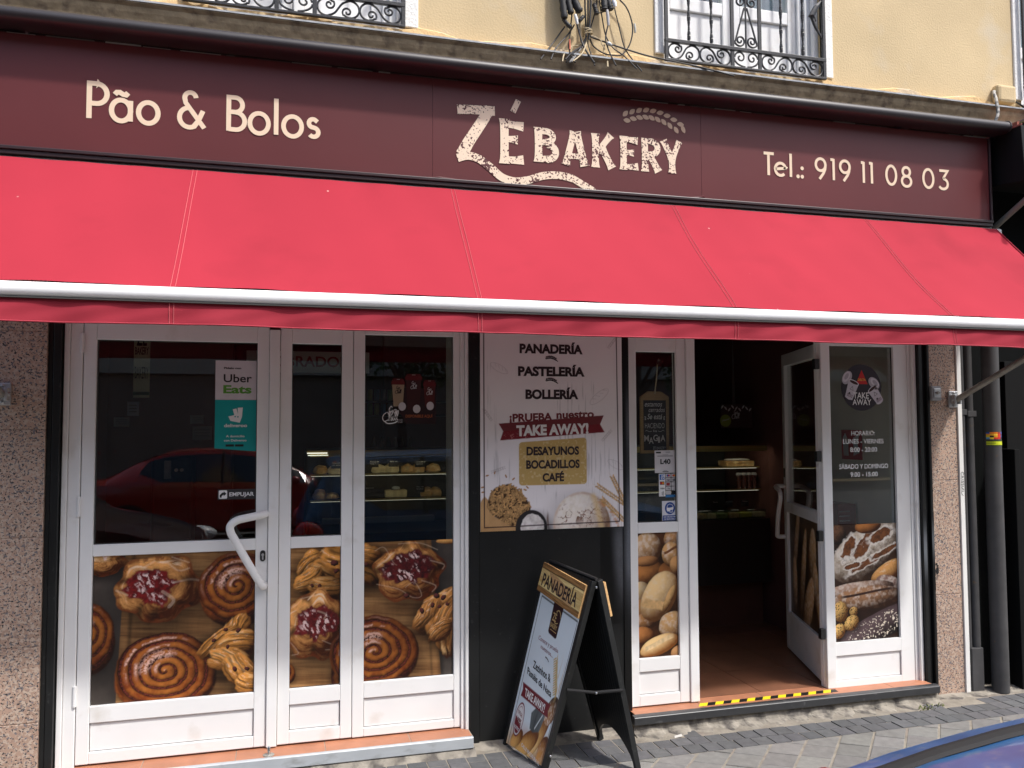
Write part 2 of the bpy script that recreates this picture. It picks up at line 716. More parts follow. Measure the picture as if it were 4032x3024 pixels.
def granite():
    m = mat('pink_granite', (0.41, 0.275, 0.205), 0.42, spec=0.4, var=0.2, vscale=2.5)
    nt = m.node_tree
    p = nt.nodes['Principled BSDF']
    tc = nt.nodes.new('ShaderNodeTexCoord')
    cur = p.inputs['Base Color'].links[0].from_socket
    for sc, lo, hi, c, det in ((62, 0.50, 0.54, (0.48, 0.37, 0.29), 2), (85, 0.58, 0.61, (0.16, 0.145, 0.15), 3), (125, 0.60, 0.63, (0.03, 0.027, 0.03), 2)):
        n = nt.nodes.new('ShaderNodeTexNoise')
        n.inputs['Scale'].default_value = sc
        n.inputs['Detail'].default_value = det
        mp = nt.nodes.new('ShaderNodeMapping')
        mp.inputs['Location'].default_value = (sc, sc * 2, 3)
        nt.links.new(tc.outputs['Object'], mp.inputs[0])
        nt.links.new(mp.outputs[0], n.inputs['Vector'])
        r = nt.nodes.new('ShaderNodeMapRange')
        r.inputs[1].default_value = lo
        r.inputs[2].default_value = hi
        nt.links.new(n.outputs[0], r.inputs[0])
        mx = nt.nodes.new('ShaderNodeMix')
        mx.data_type = 'RGBA'
        mx.inputs[7].default_value = (*c, 1)
        nt.links.new(r.outputs[0], mx.inputs[0])
        nt.links.new(cur, mx.inputs[6])
        cur = mx.outputs[2]
    nt.links.new(cur, p.inputs['Base Color'])
    return m


M['granite'] = granite()
M['terracotta'] = mat('terracotta_tile', (0.39, 0.165, 0.09), 0.5, var=0.16, vscale=9, bump=0.1, bscale=50)
M['grout'] = mat('grout', (0.30, 0.24, 0.19), 0.9)
M['print'] = vcol_mat('printed_vinyl', 0.38, 0.35, 1.0)
M['paper'] = vcol_mat('printed_sheet', 0.55, 0.3, 1.0)
M['tiles'] = vcol_mat('paving_tiles', 0.85, 0.2, 1.0, bump=0.35, bscale=120, var=0.16, vscale=22)
M['flatcol'] = vcol_mat('coloured_print', 0.5, 0.3, 1.0)
# ------------------------------------------------------------------ ground
def in_quad_sheet(name, z, x0, x1, y0, y1, m, kind):
    b = MB()
    b.box(x0, x1, y0, y1, z - 0.05, z)
    return b.build(name, m, kind=kind)


M['asphalt'] = mat('asphalt', (0.055, 0.055, 0.056), 0.9, var=0.25, vscale=30, bump=0.6, bscale=150)
M['mortar'] = mat('paving_mortar', (0.25, 0.225, 0.185), 0.95, var=0.2, vscale=16, bump=0.5, bscale=90, spec=0.1, color2=(0.22, 0.19, 0.16), mixscale=5, mixlo=0.5, mixhi=0.65)
in_quad_sheet('road', -0.15, -60, 60, -18.2, -3.55, M['asphalt'], 'structure')
b = MB()
x = -12.0
while x < 16:
    b.box(x, x + 0.99, -3.55, -3.35, -0.25, -0.008)
    x += 1.0
b.build('kerb', mat('kerb_stone', (0.33, 0.32, 0.30), 0.85, var=0.15, vscale=10, bump=0.3, bscale=80), kind='structure', bevel=0.012)
in_quad_sheet('mortar_bed', -0.0042, -30, 40, -3.35, 0.4, M['mortar'], 'structure')
in_quad_sheet('far_pavement', -0.02, -60, 60, -22, -18.2, M['asphalt'], 'structure')

pv = MB()
TG = (0.110, 0.110, 0.113)
TL = (0.185, 0.18, 0.168)


def tile(pts, base, dz=0.0):
    k = rnd.uniform(0.84, 1.12)
    c = tuple(base[i] * k * rnd.uniform(0.985, 1.015) for i in range(3))
    z = 0.0 + dz + rnd.uniform(-0.0018, 0.0018)
    cx = sum(p[0] for p in pts) / len(pts)
    cy = sum(p[1] for p in pts) / len(pts)
    a = [(p[0], p[1], -0.03) for p in pts]
    m_ = [(p[0], p[1], z - 0.0025) for p in pts]
    t = [(cx + (p[0] - cx) * 0.975, cy + (p[1] - cy) * 0.975, z) for p in pts]
    n = len(pts)
    fs = [(i, (i + 1) % n, (i + 1) % n + n, i + n) for i in range(n)]
    fs += [(i + n, (i + 1) % n + n, (i + 1) % n + 2 * n, i + 2 * n) for i in range(n)]
    fs.append(tuple(2 * n + i for i in range(n)))
    pv.add(a + m_ + t, fs, c)


# two rows of small dark tiles along the wall
for row in range(2):
    y1 = -0.235 - row * 0.098
    y0 = y1 - 0.092
    x = -6.0 + 0.02 * row
    while x < 9:
        w = 0.0955
        sk = 0.0
        tile([(x + sk, y0), (x + w - 0.006 + sk, y0), (x + w - 0.006, y1), (x, y1)], TG)
        x += w
# third, patchy row next to the wall (mostly buried in mortar)
x = -6.0
while x < 9:
    if rnd.random() < 0.12 or x < 1.7 or x > 3.9:
        tile([(x, -0.228), (x + 0.09, -0.228), (x + 0.09, -0.145), (x, -0.145)], TG, -0.002)
    x += 0.0955
# diagonal field of larger pale tiles, clipped to the band y in [-3.33, -0.43]
S2 = 0.206
Y_TOP, Y_BOT = -0.433, -3.33


def clip(poly, ylim, keep_below):
    out = []
    n = len(poly)
    for i in range(n):
        p, q = poly[i], poly[(i + 1) % n]
        ip = (p[1] <= ylim) if keep_below else (p[1] >= ylim)
        iq = (q[1] <= ylim) if keep_below else (q[1] >= ylim)
        if ip:
            out.append(p)
        if ip != iq:
            t = (ylim - p[1]) / (q[1] - p[1])
            out.append((p[0] + t * (q[0] - p[0]), ylim))
    return out


e1 = Vector((0.103, 0.110))          # along the wide joints
e2 = Vector((0.098, -0.142)) * 0.80
org = Vector((2.836, -0.40))
pitch = Vector((0.2045, 0))
n1 = Vector((-e1.y, e1.x)).normalized()
# wide joints repeat every 0.2045 m along x, thin joints cut the strips into tiles
for i in range(-34, 22):
    for j in range(-20, 12):
        o = org + pitch * i + e1.normalized() * (j * 0.158 + (i % 2) * 0.05)
        d = e1.normalized() * 0.152
        c = Vector((0.2045 * 0.92, 0)) + e1.normalized() * -0.105
        pts = [o, o + c, o + c + d, o + d]
        pts = [(p.x, p.y) for p in pts]
        pts = clip(pts, Y_TOP, True)
        if len(pts) >= 3:
            pts = clip(pts, Y_BOT, False)
        if len(pts) >= 3:
            ar = 0.5 * abs(sum(pts[k][0] * pts[(k + 1) % len(pts)][1] - pts[(k + 1) % len(pts)][0] * pts[k][1] for k in range(len(pts))))
            if ar > 0.0008:
                cx = sum(p[0] for p in pts) / len(pts)
                if -3.5 < cx < 7:
                    tile(pts, TL)
pv.build('pavement', M['tiles'], kind='structure')

# ------------------------------------------------------------------ building with its windows, cornice, pillars
bld = thing('building', 'old ochre plastered building above the bakery, with moulded cornice and iron window grilles', 'building', (1.6, 0, 0))
# upper wall, in panels round the openings
OPEN = [(-0.47, 0.593), (2.063, 3.10), (4.59, 5.63)]
b = MB()
xs = [-4.0]
for a, c in OPEN:
    xs += [a, c]
xs.append(9.0)
b.box(-4.0, 9.0, 0.0, 0.35, 3.50, 3.66)
for k in range(0, len(xs), 2):
    b.box(xs[k], xs[k + 1], 0.0, 0.35, 3.66, 5.6)
b.box(-4.0, 9.0, 0.0, 0.35, 5.6, 12.0)
b.build('plaster_wall', M['plaster'], bld)
# rough damp-stained strip of render at the foot of the plaster
b = MB()
vs = []
N = 90
for i in range(N + 1):
    xx = -3 + 11 * i / N
    vs.append((xx, 0))
rough_top = [3.655 + 0.02 * math.sin(i * 1.3) + rnd.uniform(-0.012, 0.018) for i in range(N + 1)]
verts = []
for i in range(N + 1):
    xx = vs[i][0]
    verts += [(xx, -0.022, 3.60), (xx, -0.016, rough_top[i] - 0.012), (xx, 0.001, rough_top[i])]
fs = []
for i in range(N):
    for j in range(2):
        a = i * 3 + j
        fs.append((a, a + 3, a + 4, a + 1))
b.add(verts, fs)
M['render_foot'] = mat('patched_render', (0.66, 0.47, 0.25), 0.9, var=0.15, vscale=7, bump=0.6, bscale=45, color2=(0.50, 0.40, 0.28), mixscale=7, mixlo=0.5, mixhi=0.62, spec=0.1)
b.build('patched_render', M['render_foot'], bld)
# cornice: lip, cove and broken lower moulding
b = MB()
prof = [(0.0, 3.605), (-0.095, 3.598), (-0.104, 3.592), (-0.104, 3.580), (-0.088, 3.568), (-0.080, 3.545), (-0.066, 3.520), (-0.060, 3.500), (-0.060, 3.488), (-0.045, 3.482), (-0.045, 3.44), (0.0, 3.43)]
b.prism_x(prof, -4, 9, 130)
crn = b.build('cornice', M['cornice'], bld)
b = MB()
b.prism_x([(-0.095, 3.6005), (-0.108, 3.594), (-0.1085, 3.585), (-0.102, 3.585), (-0.1, 3.592)], -4, 9, 60)
b.build('cornice_edge', M['flashing'], crn)
b = MB()
for k in range(130):       # chips of old moulding and exposed bricks under the lip
    xx = rnd.uniform(-1.6, 4.4)
    w = rnd.uniform(0.012, 0.07)
    zz = rnd.choice([rnd.uniform(3.455, 3.475), rnd.uniform(3.475, 3.51)])
    yy = -0.060 - rnd.uniform(0.002, 0.012)
    g = rnd.uniform(0.75, 1.5)
    b.box(xx, xx + w, yy, -0.04, zz, zz + rnd.uniform(0.008, 0.02), (0.20 * g, 0.155 * g, 0.105 * g))
bm_ = b.build('broken_moulding', vcol_mat('broken_moulding', 0.9, 0.1, 1.0, bump=0.4, bscale=60), crn)
bm_['kind'] = 'stuff'

# wall behind the fascia, down to the heads of the shopfronts
b = MB()
b.box(-4.0, 4.2, 0.002, 0.3, 2.20, 3.43)
b.build('fascia_backing', mat('fascia_backing', (0.035, 0.028, 0.026), 0.8, var=0.3, vscale=12), bld)
# granite pillars
b = MB()
for k in range(7):
    z0 = -0.02 + [0, 0.33, 0.66, 1.14, 1.62, 2.06, 2.5][k]
    z1 = -0.02 + [0.33, 0.66, 1.14, 1.62, 2.06, 2.5, 2.8][k] - 0.003
    b.box(-4.2, -1.022, -0.05, 0.3, z0, z1)
b.box(-4.2, -1.023, -0.047, 0.29, -0.02, 2.75)
b.build('granite_pillar', M['granite'], bld, bevel=0.002)
b = MB()
b.box(3.763, 3.952, -0.047, 0.29, -0.02, 2.75)
for k in range(4):
    z0 = -0.03 + [0, 0.62, 1.30, 1.85][k]
    z1 = -0.03 + [0.62, 1.30, 1.85, 2.8][k] - 0.003
    b.box(3.762, 3.953, -0.05, 0.3, z0, z1)
b.build('granite_pillar', M['granite'], bld, bevel=0.002)
b = MB()
b.box(-1.021, -1.0, -0.035, 0.2, -0.01, 2.2)
b.box(-0.999, -0.967, -0.04, 0.2, -0.01, 2.2)
b.build('black_jamb', M['black'], bld, bevel=0.003)
b = MB()
b.box(0.926, 0.976, -0.032, 0.36, -0.012, 2.2)
b.box(0.978, 1.772, -0.022, 0.36, -0.012, 2.2)
b.build('black_pier', M['black'], bld, bevel=0.002)
# right edge of the pier with silvery overspray
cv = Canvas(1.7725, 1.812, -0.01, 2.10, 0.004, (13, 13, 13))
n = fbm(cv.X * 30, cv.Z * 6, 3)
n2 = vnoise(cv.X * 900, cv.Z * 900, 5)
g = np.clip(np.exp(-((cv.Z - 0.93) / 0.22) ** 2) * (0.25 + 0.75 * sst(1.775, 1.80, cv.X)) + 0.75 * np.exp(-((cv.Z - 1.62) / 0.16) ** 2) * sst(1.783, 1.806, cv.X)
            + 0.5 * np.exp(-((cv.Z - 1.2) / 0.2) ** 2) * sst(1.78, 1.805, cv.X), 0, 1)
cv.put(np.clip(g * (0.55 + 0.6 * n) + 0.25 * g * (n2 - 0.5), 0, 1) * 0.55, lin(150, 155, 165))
b = MB()
b.box(1.7725, 1.812, -0.028, 0.36, -0.012, 2.2)
edge = b.build('black_jamb', M['black'], bld)
cv.sheet('overspray', wall_fn(-0.0288), M['print'], edge)
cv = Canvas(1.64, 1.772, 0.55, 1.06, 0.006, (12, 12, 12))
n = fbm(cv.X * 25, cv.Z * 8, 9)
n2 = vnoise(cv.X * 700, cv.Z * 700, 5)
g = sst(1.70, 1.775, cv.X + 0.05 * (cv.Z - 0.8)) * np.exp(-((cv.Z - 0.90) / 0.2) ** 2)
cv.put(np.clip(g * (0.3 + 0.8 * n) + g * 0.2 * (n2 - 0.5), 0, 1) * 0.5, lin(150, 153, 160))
cv.sheet('overspray', wall_fn(-0.0228), M['print'], edge)
# right black jamb: shutter guide with a dented, sprayed cover
b = MB()
b.box(3.688, 3.714, -0.045, 0.2, -0.02, 2.2)
b.box(3.716, 3.742, -0.032, 0.2, -0.02, 2.2)
b.box(3.744, 3.7615, -0.052, 0.2, -0.02, 2.2)
jb = b.build('black_jamb', M['black'], bld, bevel=0.004)
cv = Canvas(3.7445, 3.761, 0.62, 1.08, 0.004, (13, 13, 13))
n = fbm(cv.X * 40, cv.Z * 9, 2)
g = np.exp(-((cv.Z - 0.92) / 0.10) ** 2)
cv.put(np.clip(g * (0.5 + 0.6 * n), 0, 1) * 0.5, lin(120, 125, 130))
cv.sheet('overspray', wall_fn(-0.053), M['print'], jb)
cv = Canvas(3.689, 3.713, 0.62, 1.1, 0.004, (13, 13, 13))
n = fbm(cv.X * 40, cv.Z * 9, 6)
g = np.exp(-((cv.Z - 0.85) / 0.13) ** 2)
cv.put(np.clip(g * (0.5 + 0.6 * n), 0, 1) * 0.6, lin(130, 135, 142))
cv.sheet('overspray', wall_fn(-0.0462), M['print'], jb)


def soot(x0, x1, z0, z1, cx, cz, rx, rz, y):
    """a small sprayed black smudge on granite"""
    mb = MB()
    for i in range(26):
        a = rnd.uniform(0, 6.28)
        r = rnd.random() ** 0.5
        s = rnd.uniform(0.004, 0.013) * (1.2 - r * 0.6)
        px, pz = cx + rx * r * math.cos(a), cz + rz * r * math.sin(a)
        if x0 < px - s and px + s < x1:
            flat_poly(mb, disc(px, pz, s, s, 10), wall_fn(y - 0.00006 * i))
    return mb


soot(3.7625, 3.95, 0.5, 1.1, 3.768, 0.73, 0.018, 0.05, -0.0508).build('black_smudge', M['ink_black'], bld)

# windows
for wi, (a, c) in enumerate(OPEN):
    w = MB()
    zb = 3.70 if wi == 1 else 3.69
    w.box(a - 0.057, a, -0.012, 0.02, zb, 5.65)
    w.box(c, c + 0.07, -0.012, 0.02, zb - 0.02, 5.65)
    w.box(a, c, -0.012, 0.02, 5.6, 5.65)
    win = w.build('window', M.get('lime') or M.setdefault('lime', mat('limewash_white', (0.80, 0.79, 0.76), 0.8, var=0.06, vscale=10, bump=0.4, bscale=70)), bld, bevel=0.004)
    f = MB()
    mid = (a + c) / 2 - 0.03
    # splayed, stepped white reveal
    f.box(a, a + 0.035, 0.03, 0.16, 3.66, 5.6)
    f.box(c - 0.035, c, 0.03, 0.16, 3.66, 5.6)
    f.box(c - 0.07, c - 0.036, 0.06, 0.16, 3.66, 5.6)
    f.box(c - 0.105, c - 0.071, 0.085, 0.16, 3.66, 5.6)
    for x0, x1 in ((a + 0.036, mid), (mid + 0.004, c - 0.106)):
        f.box(x0, x0 + 0.055, 0.10, 0.15, 3.68, 5.58)
        f.box(x1 - 0.055, x1, 0.10, 0.15, 3.68, 5.58)
        f.box(x0 + 0.056, x1 - 0.056, 0.10, 0.15, 4.03, 4.105)
        f.box(x0 + 0.056, x1 - 0.056, 0.115, 0.145, 3.68, 4.029)
        f.box(x0 + 0.056, x1 - 0.056, 0.10, 0.15, 5.5, 5.58)
    f.box(a, c, 0.02, 0.2, 3.655, 3.68)
    f.build('window_frame', M['white'], win, bevel=0.004)
    g = MB()
    g.box(a + 0.09, mid - 0.056, 0.122, 0.128, 4.106, 5.5)
    g.box(mid + 0.06, c - 0.165, 0.122, 0.128, 4.106, 5.5)
    g.build('pane', M['glass'], win)
    g = MB()
    # curtain folds and dark room behind the panes
    pts = []
    for i in range(61):
        xx = a + 0.04 + (c - a - 0.08) * i / 60
        pts.append((xx, 0.22 + 0.02 * math.sin(i * 1.1) + 0.01 * math.sin(i * 2.7)))
    vs = [(p[0], p[1], 3.7) for p in pts] + [(p[0], p[1], 5.6) for p in pts]
    g.add(vs, [(i, i + 1, i + 62, i + 61) for i in range(60)])
    g.build('curtain', mat('pale_curtain', (0.30, 0.36, 0.40), 0.9, var=0.2, vscale=6), win)

# iron grilles in front of the windows
def scroll_s(mb, x0, x1, z0, z1, y, flip=False):
    """an S scroll between two rails: two curls joined by a diagonal"""
    h = z1 - z0
    w = x1 - x0
    r = h * 0.46
    cxa, cza = x0 + r, z0 + h * 0.5
    cxb, czb = x1 - r, z0 + h * 0.5
    sg = -1 if flip else 1
    # left C: big arc open at the right, ending in an inner curl
    A = spiral(cxa + 0.01, cza + sg * h * 0.18, 0.008, h * 0.27, sg * -1.2 * PI, sg * 0.6 * PI, 26)
    arc = [(cxa + r * 1.0 * math.cos(t), cza + sg * r * math.sin(t)) for t in [0.62 * PI + k * (1.02 * PI) / 16 for k in range(17)]]
    B = spiral(cxb - 0.01, czb - sg * h * 0.18, h * 0.27, 0.008, sg * 1.6 * PI, sg * -0.2 * PI, 26)
    arc2 = [(cxb + r * math.cos(t), czb + sg * r * math.sin(t)) for t in [0.70 * PI - k * (1.02 * PI) / 16 for k in range(17)]]
    path = A + arc + arc2 + B
    mb.tube([(px, y, pz) for px, pz in path], 0.0062, 6, flat=1.0)


def curl(cx, cz, r, turns, a0, sgn, n=30):
    return [(cx + r * (1 - 0.82 * t / n) * math.cos(a0 + sgn * turns * 2 * PI * t / n), cz + r * (1 - 0.82 * t / n) * math.sin(a0 + sgn * turns * 2 * PI * t / n)) for t in range(n + 1)]


def make_grille(a, c, label):
    y = -0.035
    root = thing('window_grille', label, 'window grille', ((a + c) / 2, y, 3.655), 'wrought iron grilles before the upper windows')
    mb = MB()
    x0, x1 = a - 0.004, c - 0.016
    mb.box(x0 - 0.008, x1 + 0.014, y - 0.012, y + 0.008, 3.650, 3.663)
    mb.box(x0 - 0.008, x1 + 0.014, y - 0.012, y + 0.008, 3.757, 3.777)
    mb.box(x0 - 0.008, x0 + 0.012, y - 0.010, y + 0.006, 3.6635, 5.4)
    mb.box(x1 - 0.006, x1 + 0.014, y - 0.010, y + 0.006, 3.6635, 5.4)
    W = c - a
    m0, m1 = a + W * 0.40, a + W * 0.572
    for q in (m0, m1):
        mb.box(q - 0.011, q + 0.011, y - 0.006, y + 0.006, 3.6635, 3.7565)
        mb.box(q - 0.011, q + 0.011, y - 0.006, y + 0.006, 3.7775, 5.4)
    mb.box(x0, x1, y - 0.012, y + 0.008, 4.6, 4.618)
    mb.build('grille_frame', M['iron'], root, bevel=0.002)
    for q in (a + W * 0.135, a + W * 0.272, a + W * 0.710, a + W * 0.852):
        mb = MB()
        n = 60
        pts = [(q, y, 3.778 + 0.822 * i / n) for i in range(n + 1)]
        rr = [0.0085 + 0.0022 * math.sin(i * 0.78) for i in range(n + 1)]
        mb.tube(pts, rr, 6, twist=0.5)
        mb.build('twisted_bar', M['iron'], root)
    z0, z1 = 3.664, 3.7565
    h = z1 - z0
    spans = [(x0 + 0.012, x0 + 0.012 + (m0 - x0 - 0.023) * 0.5, 0), (x0 + 0.012 + (m0 - x0 - 0.023) * 0.5, m0 - 0.011, 1),
             (m1 + 0.011, m1 + 0.011 + (x1 - m1 - 0.018) * 0.5, 0), (m1 + 0.011 + (x1 - m1 - 0.018) * 0.5, x1 - 0.006, 1)]
    for s0, s1, fl in spans:
        mb = MB()
        w = s1 - s0
        sg = -1 if fl else 1
        zc = (z0 + z1) / 2
        r = h * 0.475
        cl, cr = s0 + r + 0.002, s1 - r - 0.002
        # left big loop with a curl at its top, right big loop with a curl at its bottom, joined by an S
        L1 = curl(cl + r * 0.30, zc + sg * r * 0.32, r * 0.62, 1.05, 0.0, -sg)[::-1]
        arcl = [(cl + r * math.cos(t), zc + sg * r * math.sin(t)) for t in [0.25 * PI + k * (1.30 * PI) / 22 for k in range(23)]]
        mb.tube([(p[0], y, p[1]) for p in smooth_path([(q[0], q[1], 0) for q in arcl], 2)], 0.0055, 6)
        mb.tube([(p[0], y, p[1]) for p in curl(cl + r * 0.34, zc + sg * r * 0.36, r * 0.60, 1.15, 0.25 * PI if sg > 0 else -0.25 * PI, -sg)], 0.0052, 6)
        arcr = [(cr - r * math.cos(t), zc - sg * r * math.sin(t)) for t in [0.25 * PI + k * (1.30 * PI) / 22 for k in range(23)]]
        mb.tube([(q[0], y, q[1]) for q in arcr], 0.0055, 6)
        mb.tube([(p[0], y, p[1]) for p in curl(cr - r * 0.34, zc - sg * r * 0.36, r * 0.60, 1.15, (0.25 * PI if sg > 0 else -0.25 * PI) + PI, -sg)], 0.0052, 6)
        e0, e1_ = arcl[-1], arcr[-1]
        mb.tube(smooth_path([(e0[0], y, e0[1]), ((e0[0] * 2 + e1_[0]) / 3, y, zc - sg * r * 0.55), ((e0[0] + e1_[0] * 2) / 3, y, zc + sg * r * 0.55), (e1_[0], y, e1_[1])], 6), 0.0055, 6)
        mb.build('scroll', M['iron'], root)
    # paired curls under and over the middle rail, and the inverted V
    mb = MB()
    mx = (m0 + m1) / 2
    hw = (m1 - m0) / 2 - 0.011
    zc = (z0 + z1) / 2
    for sgn in (-1, 1):
        mb.tube([(p[0], y, p[1]) for p in [(mx + sgn * hw * math.cos(t), zc - 0.045 * math.sin(t) + 0.004) for t in [0.05 + k * 0.45 * PI / 12 for k in range(13)]]], 0.0055, 6)
        mb.tube([(p[0], y, p[1]) for p in curl(mx + sgn * hw * 0.5, zc + 0.012, hw * 0.46, 1.2, 0.0 if sgn > 0 else PI, sgn)], 0.0052, 6)
    mb.build('scroll', M['iron'], root)
    mb = MB()
    for sgn in (-1, 1):
        mb.tube([(mx + sgn * hw * 0.95, y, 3.80), (mx + sgn * 0.008, y, 4.02)], 0.0058, 6)
        mb.tube([(p[0], y, p[1]) for p in curl(mx + sgn * hw * 0.50, 3.822, hw * 0.46, 1.5, -0.4 if sgn > 0 else PI + 0.4, -sgn)], 0.0055, 6)
        mb.tube([(p[0], y, p[1]) for p in curl(mx + sgn * hw * 0.50, 4.055, hw * 0.46, 1.5, 0.6 if sgn > 0 else PI - 0.6, sgn)], 0.0055, 6)
    mb.tube([(mx, y, 3.778), (mx, y, 4.08)], 0.006, 6)
    mb.build('centre_ornament', M['iron'], root)
    # side console leaf at the right
    mb = MB()
    mb.tube([(x1 - 0.045, y, 4.00), (x1 - 0.075, y, 4.03), (x1 - 0.04, y, 4.09), (x1 - 0.005, y, 4.13)], [0.004, 0.02, 0.016, 0.006], 6)
    mb.tube([(x1 - 0.075, y, 4.03), (x1 - 0.05, y, 3.97), (x1 - 0.005, y, 3.9)], [0.012, 0.01, 0.005], 6)
    mb.build('leaf_ornament', M['iron'], root)
    return root


make_grille(OPEN[0][0], OPEN[0][1], 'black iron scroll grille at the left, only its lowest band of curls in view')
make_grille(OPEN[1][0], OPEN[1][1], 'black iron grille with twisted bars before the white window right of the cables')
make_grille(OPEN[2][0], OPEN[2][1], 'black iron grille cut off by the right edge, beside the beige junction box')
# ------------------------------------------------------------------ fascia sign
SY = -0.12
sg = thing('fascia_sign', 'long maroon fascia sign with cream bakery name, wheat ear and telephone number', 'shop sign', (1.5, SY, 2.82))
b = MB()
for x0, x1 in ((-1.9, 0.7185), (0.7190, 2.2205), (2.2210, 4.183)):
    b.box(x0, x1, SY, -0.005, 2.853, 3.366)
b.build('sign_panel', M['maroon'], sg, bevel=0.0015)
b = MB()
b.box(-1.9, 4.197, SY - 0.016, -0.004, 2.836, 2.8525)
b.box(-1.9, 4.197, SY - 0.008, -0.004, 2.816, 2.8355)
b.box(4.1835, 4.197, SY - 0.012, -0.004, 2.853, 3.366)
b.build('trim', M['maroon_dark'], sg, bevel=0.003)
b = MB()  # pale chips whose colour stands in for light in the gap under the cassette
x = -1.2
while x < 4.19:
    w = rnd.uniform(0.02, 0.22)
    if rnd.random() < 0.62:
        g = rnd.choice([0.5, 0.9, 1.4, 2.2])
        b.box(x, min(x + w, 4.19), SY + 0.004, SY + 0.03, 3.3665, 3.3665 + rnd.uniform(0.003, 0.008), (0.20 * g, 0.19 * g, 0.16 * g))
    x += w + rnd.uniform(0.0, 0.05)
sl_ = b.build('gap_light_chips', vcol_mat('painted_gap_light', 0.8, 0.2), sg)
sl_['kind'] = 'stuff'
# torn folds of the vinyl at the panel joints
b = MB()
b.tube([(2.150, SY - 0.003, 2.8545), (2.20, SY - 0.006, 2.856), (2.222, SY - 0.012, 2.862), (2.24, SY - 0.005, 2.856)], [0.001, 0.004, 0.006, 0.001], 6)
b.build('loose_vinyl', M['maroon'], sg)
b = MB()
b.tube([(0.70, SY - 0.003, 2.8545), (0.75, SY - 0.005, 2.858), (0.85, SY - 0.003, 2.8545)], [0.001, 0.004, 0.001], 6)
b.build('loose_vinyl', M['maroon'], sg)


# rounded geometric letters drawn as strokes: unit = cap height, returns list of (path, closed) and advance
def letter(ch):
    r = 0.245       # radius of round lower case letters
    c = 0.25
    if ch == 'P':
        return [[(0, 0), (0, 1.015)], [(0.03, 0.95), (0.2, 0.95)] + [(0.2 + 0.285 * math.cos(t), 0.68 + 0.27 * math.sin(t)) for t in [PI / 2 - k * PI / 14 for k in range(15)]] + [(0, 0.41)]], 0.56
    if ch == 'B':
        return [[(0, 0), (0, 1.015)], [(0.03, 0.95), (0.17, 0.95)] + [(0.19 + 0.21 * math.cos(t), 0.745 + 0.205 * math.sin(t)) for t in [PI / 2 - k * PI / 12 for k in range(13)]] + [(0.0, 0.54)],
                [(0.19, 0.535)] + [(0.21 + 0.26 * math.cos(t), 0.29 + 0.245 * math.sin(t)) for t in [PI / 2 - k * PI / 14 for k in range(15)]] + [(0, 0.05)]], 0.56
    if ch == 'o':
        return [disc(c + 0.03, 0.28, 0.275, 0.285, 30) + ['c']], 0.68
    if ch in 'aã':
        out = [disc(c + 0.02, 0.28, 0.265, 0.285, 30) + ['c'], [(0.53, 0.0), (0.53, 0.565)]]
        if ch == 'ã':
            out.append([(0.09, 0.70), (0.15, 0.765), (0.23, 0.77), (0.32, 0.72), (0.40, 0.71), (0.46, 0.775)])
        return out, 0.70
    if ch == 'l':
        return [[(0.05, 0), (0.05, 1.03)]], 0.21
    if ch == 's':
        return [[(0.30, 0.47)] + [(0.165 + 0.125 * math.cos(t), 0.42 + 0.12 * math.sin(t)) for t in [0.35 * PI + k * (1.0 * PI) / 10 for k in range(11)]]
                + [(0.185 + 0.145 * math.cos(t), 0.165 + 0.13 * math.sin(t)) for t in [0.42 * PI - k * (1.22 * PI) / 12 for k in range(13)]]], 0.40
    if ch == '&':
        return [[(0.69, 0.0), (0.17, 0.66)] + [(0.30 + 0.155 * math.cos(t), 0.79 + 0.155 * math.sin(t)) for t in [1.15 * PI - k * (1.12 * PI) / 14 for k in range(15)]],
                [(0.30, 0.525)] + [(0.28 + 0.27 * math.cos(t), 0.26 + 0.265 * math.sin(t)) for t in [0.60 * PI + k * (1.05 * PI) / 16 for k in range(17)]] + [(0.52, 0.18), (0.65, 0.47)]], 0.82
    if ch == 'T':
        return [[(0.22, 0), (0.22, 1)], [(0, 0.955), (0.47, 0.955)]], 0.44
    if ch == 'e':
        return [[(0.03, 0.30), (0.50, 0.36)] + [(0.26 + 0.245 * math.cos(t), 0.30 + 0.27 * math.sin(t)) for t in [0.07 * PI + k * (1.68 * PI) / 22 for k in range(23)]]], 0.62
    if ch == '.':
        return [['d', 0.05, 0.05]], 0.18
    if ch == ':':
        return [['d', 0.05, 0.05], ['d', 0.05, 0.42]], 0.30
    if ch == '1':
        return [[(0.16, 0), (0.16, 0.98)], [(0.0, 0.935), (0.16, 0.935)]], 0.33
    if ch == '9':
        return [disc(0.26, 0.66, 0.245, 0.275, 28) + ['c'], [(0.505, 0.66), (0.48, 0.46), (0.40, 0.28), (0.19, 0.0)]], 0.61
    if ch == '0':
        return [disc(0.27, 0.49, 0.255, 0.45, 32) + ['c']], 0.66
    if ch == '8':
        return [disc(0.25, 0.72, 0.195, 0.215, 26) + ['c'], disc(0.25, 0.255, 0.245, 0.25, 28) + ['c']], 0.60
    if ch == '3':
        return [[(0.03, 0.935), (0.45, 0.935), (0.22, 0.56)] + [(0.21 + 0.24 * math.cos(t), 0.29 + 0.255 * math.sin(t)) for t in [0.46 * PI - k * (1.28 * PI) / 16 for k in range(17)]]], 0.56
    return [], 0.30


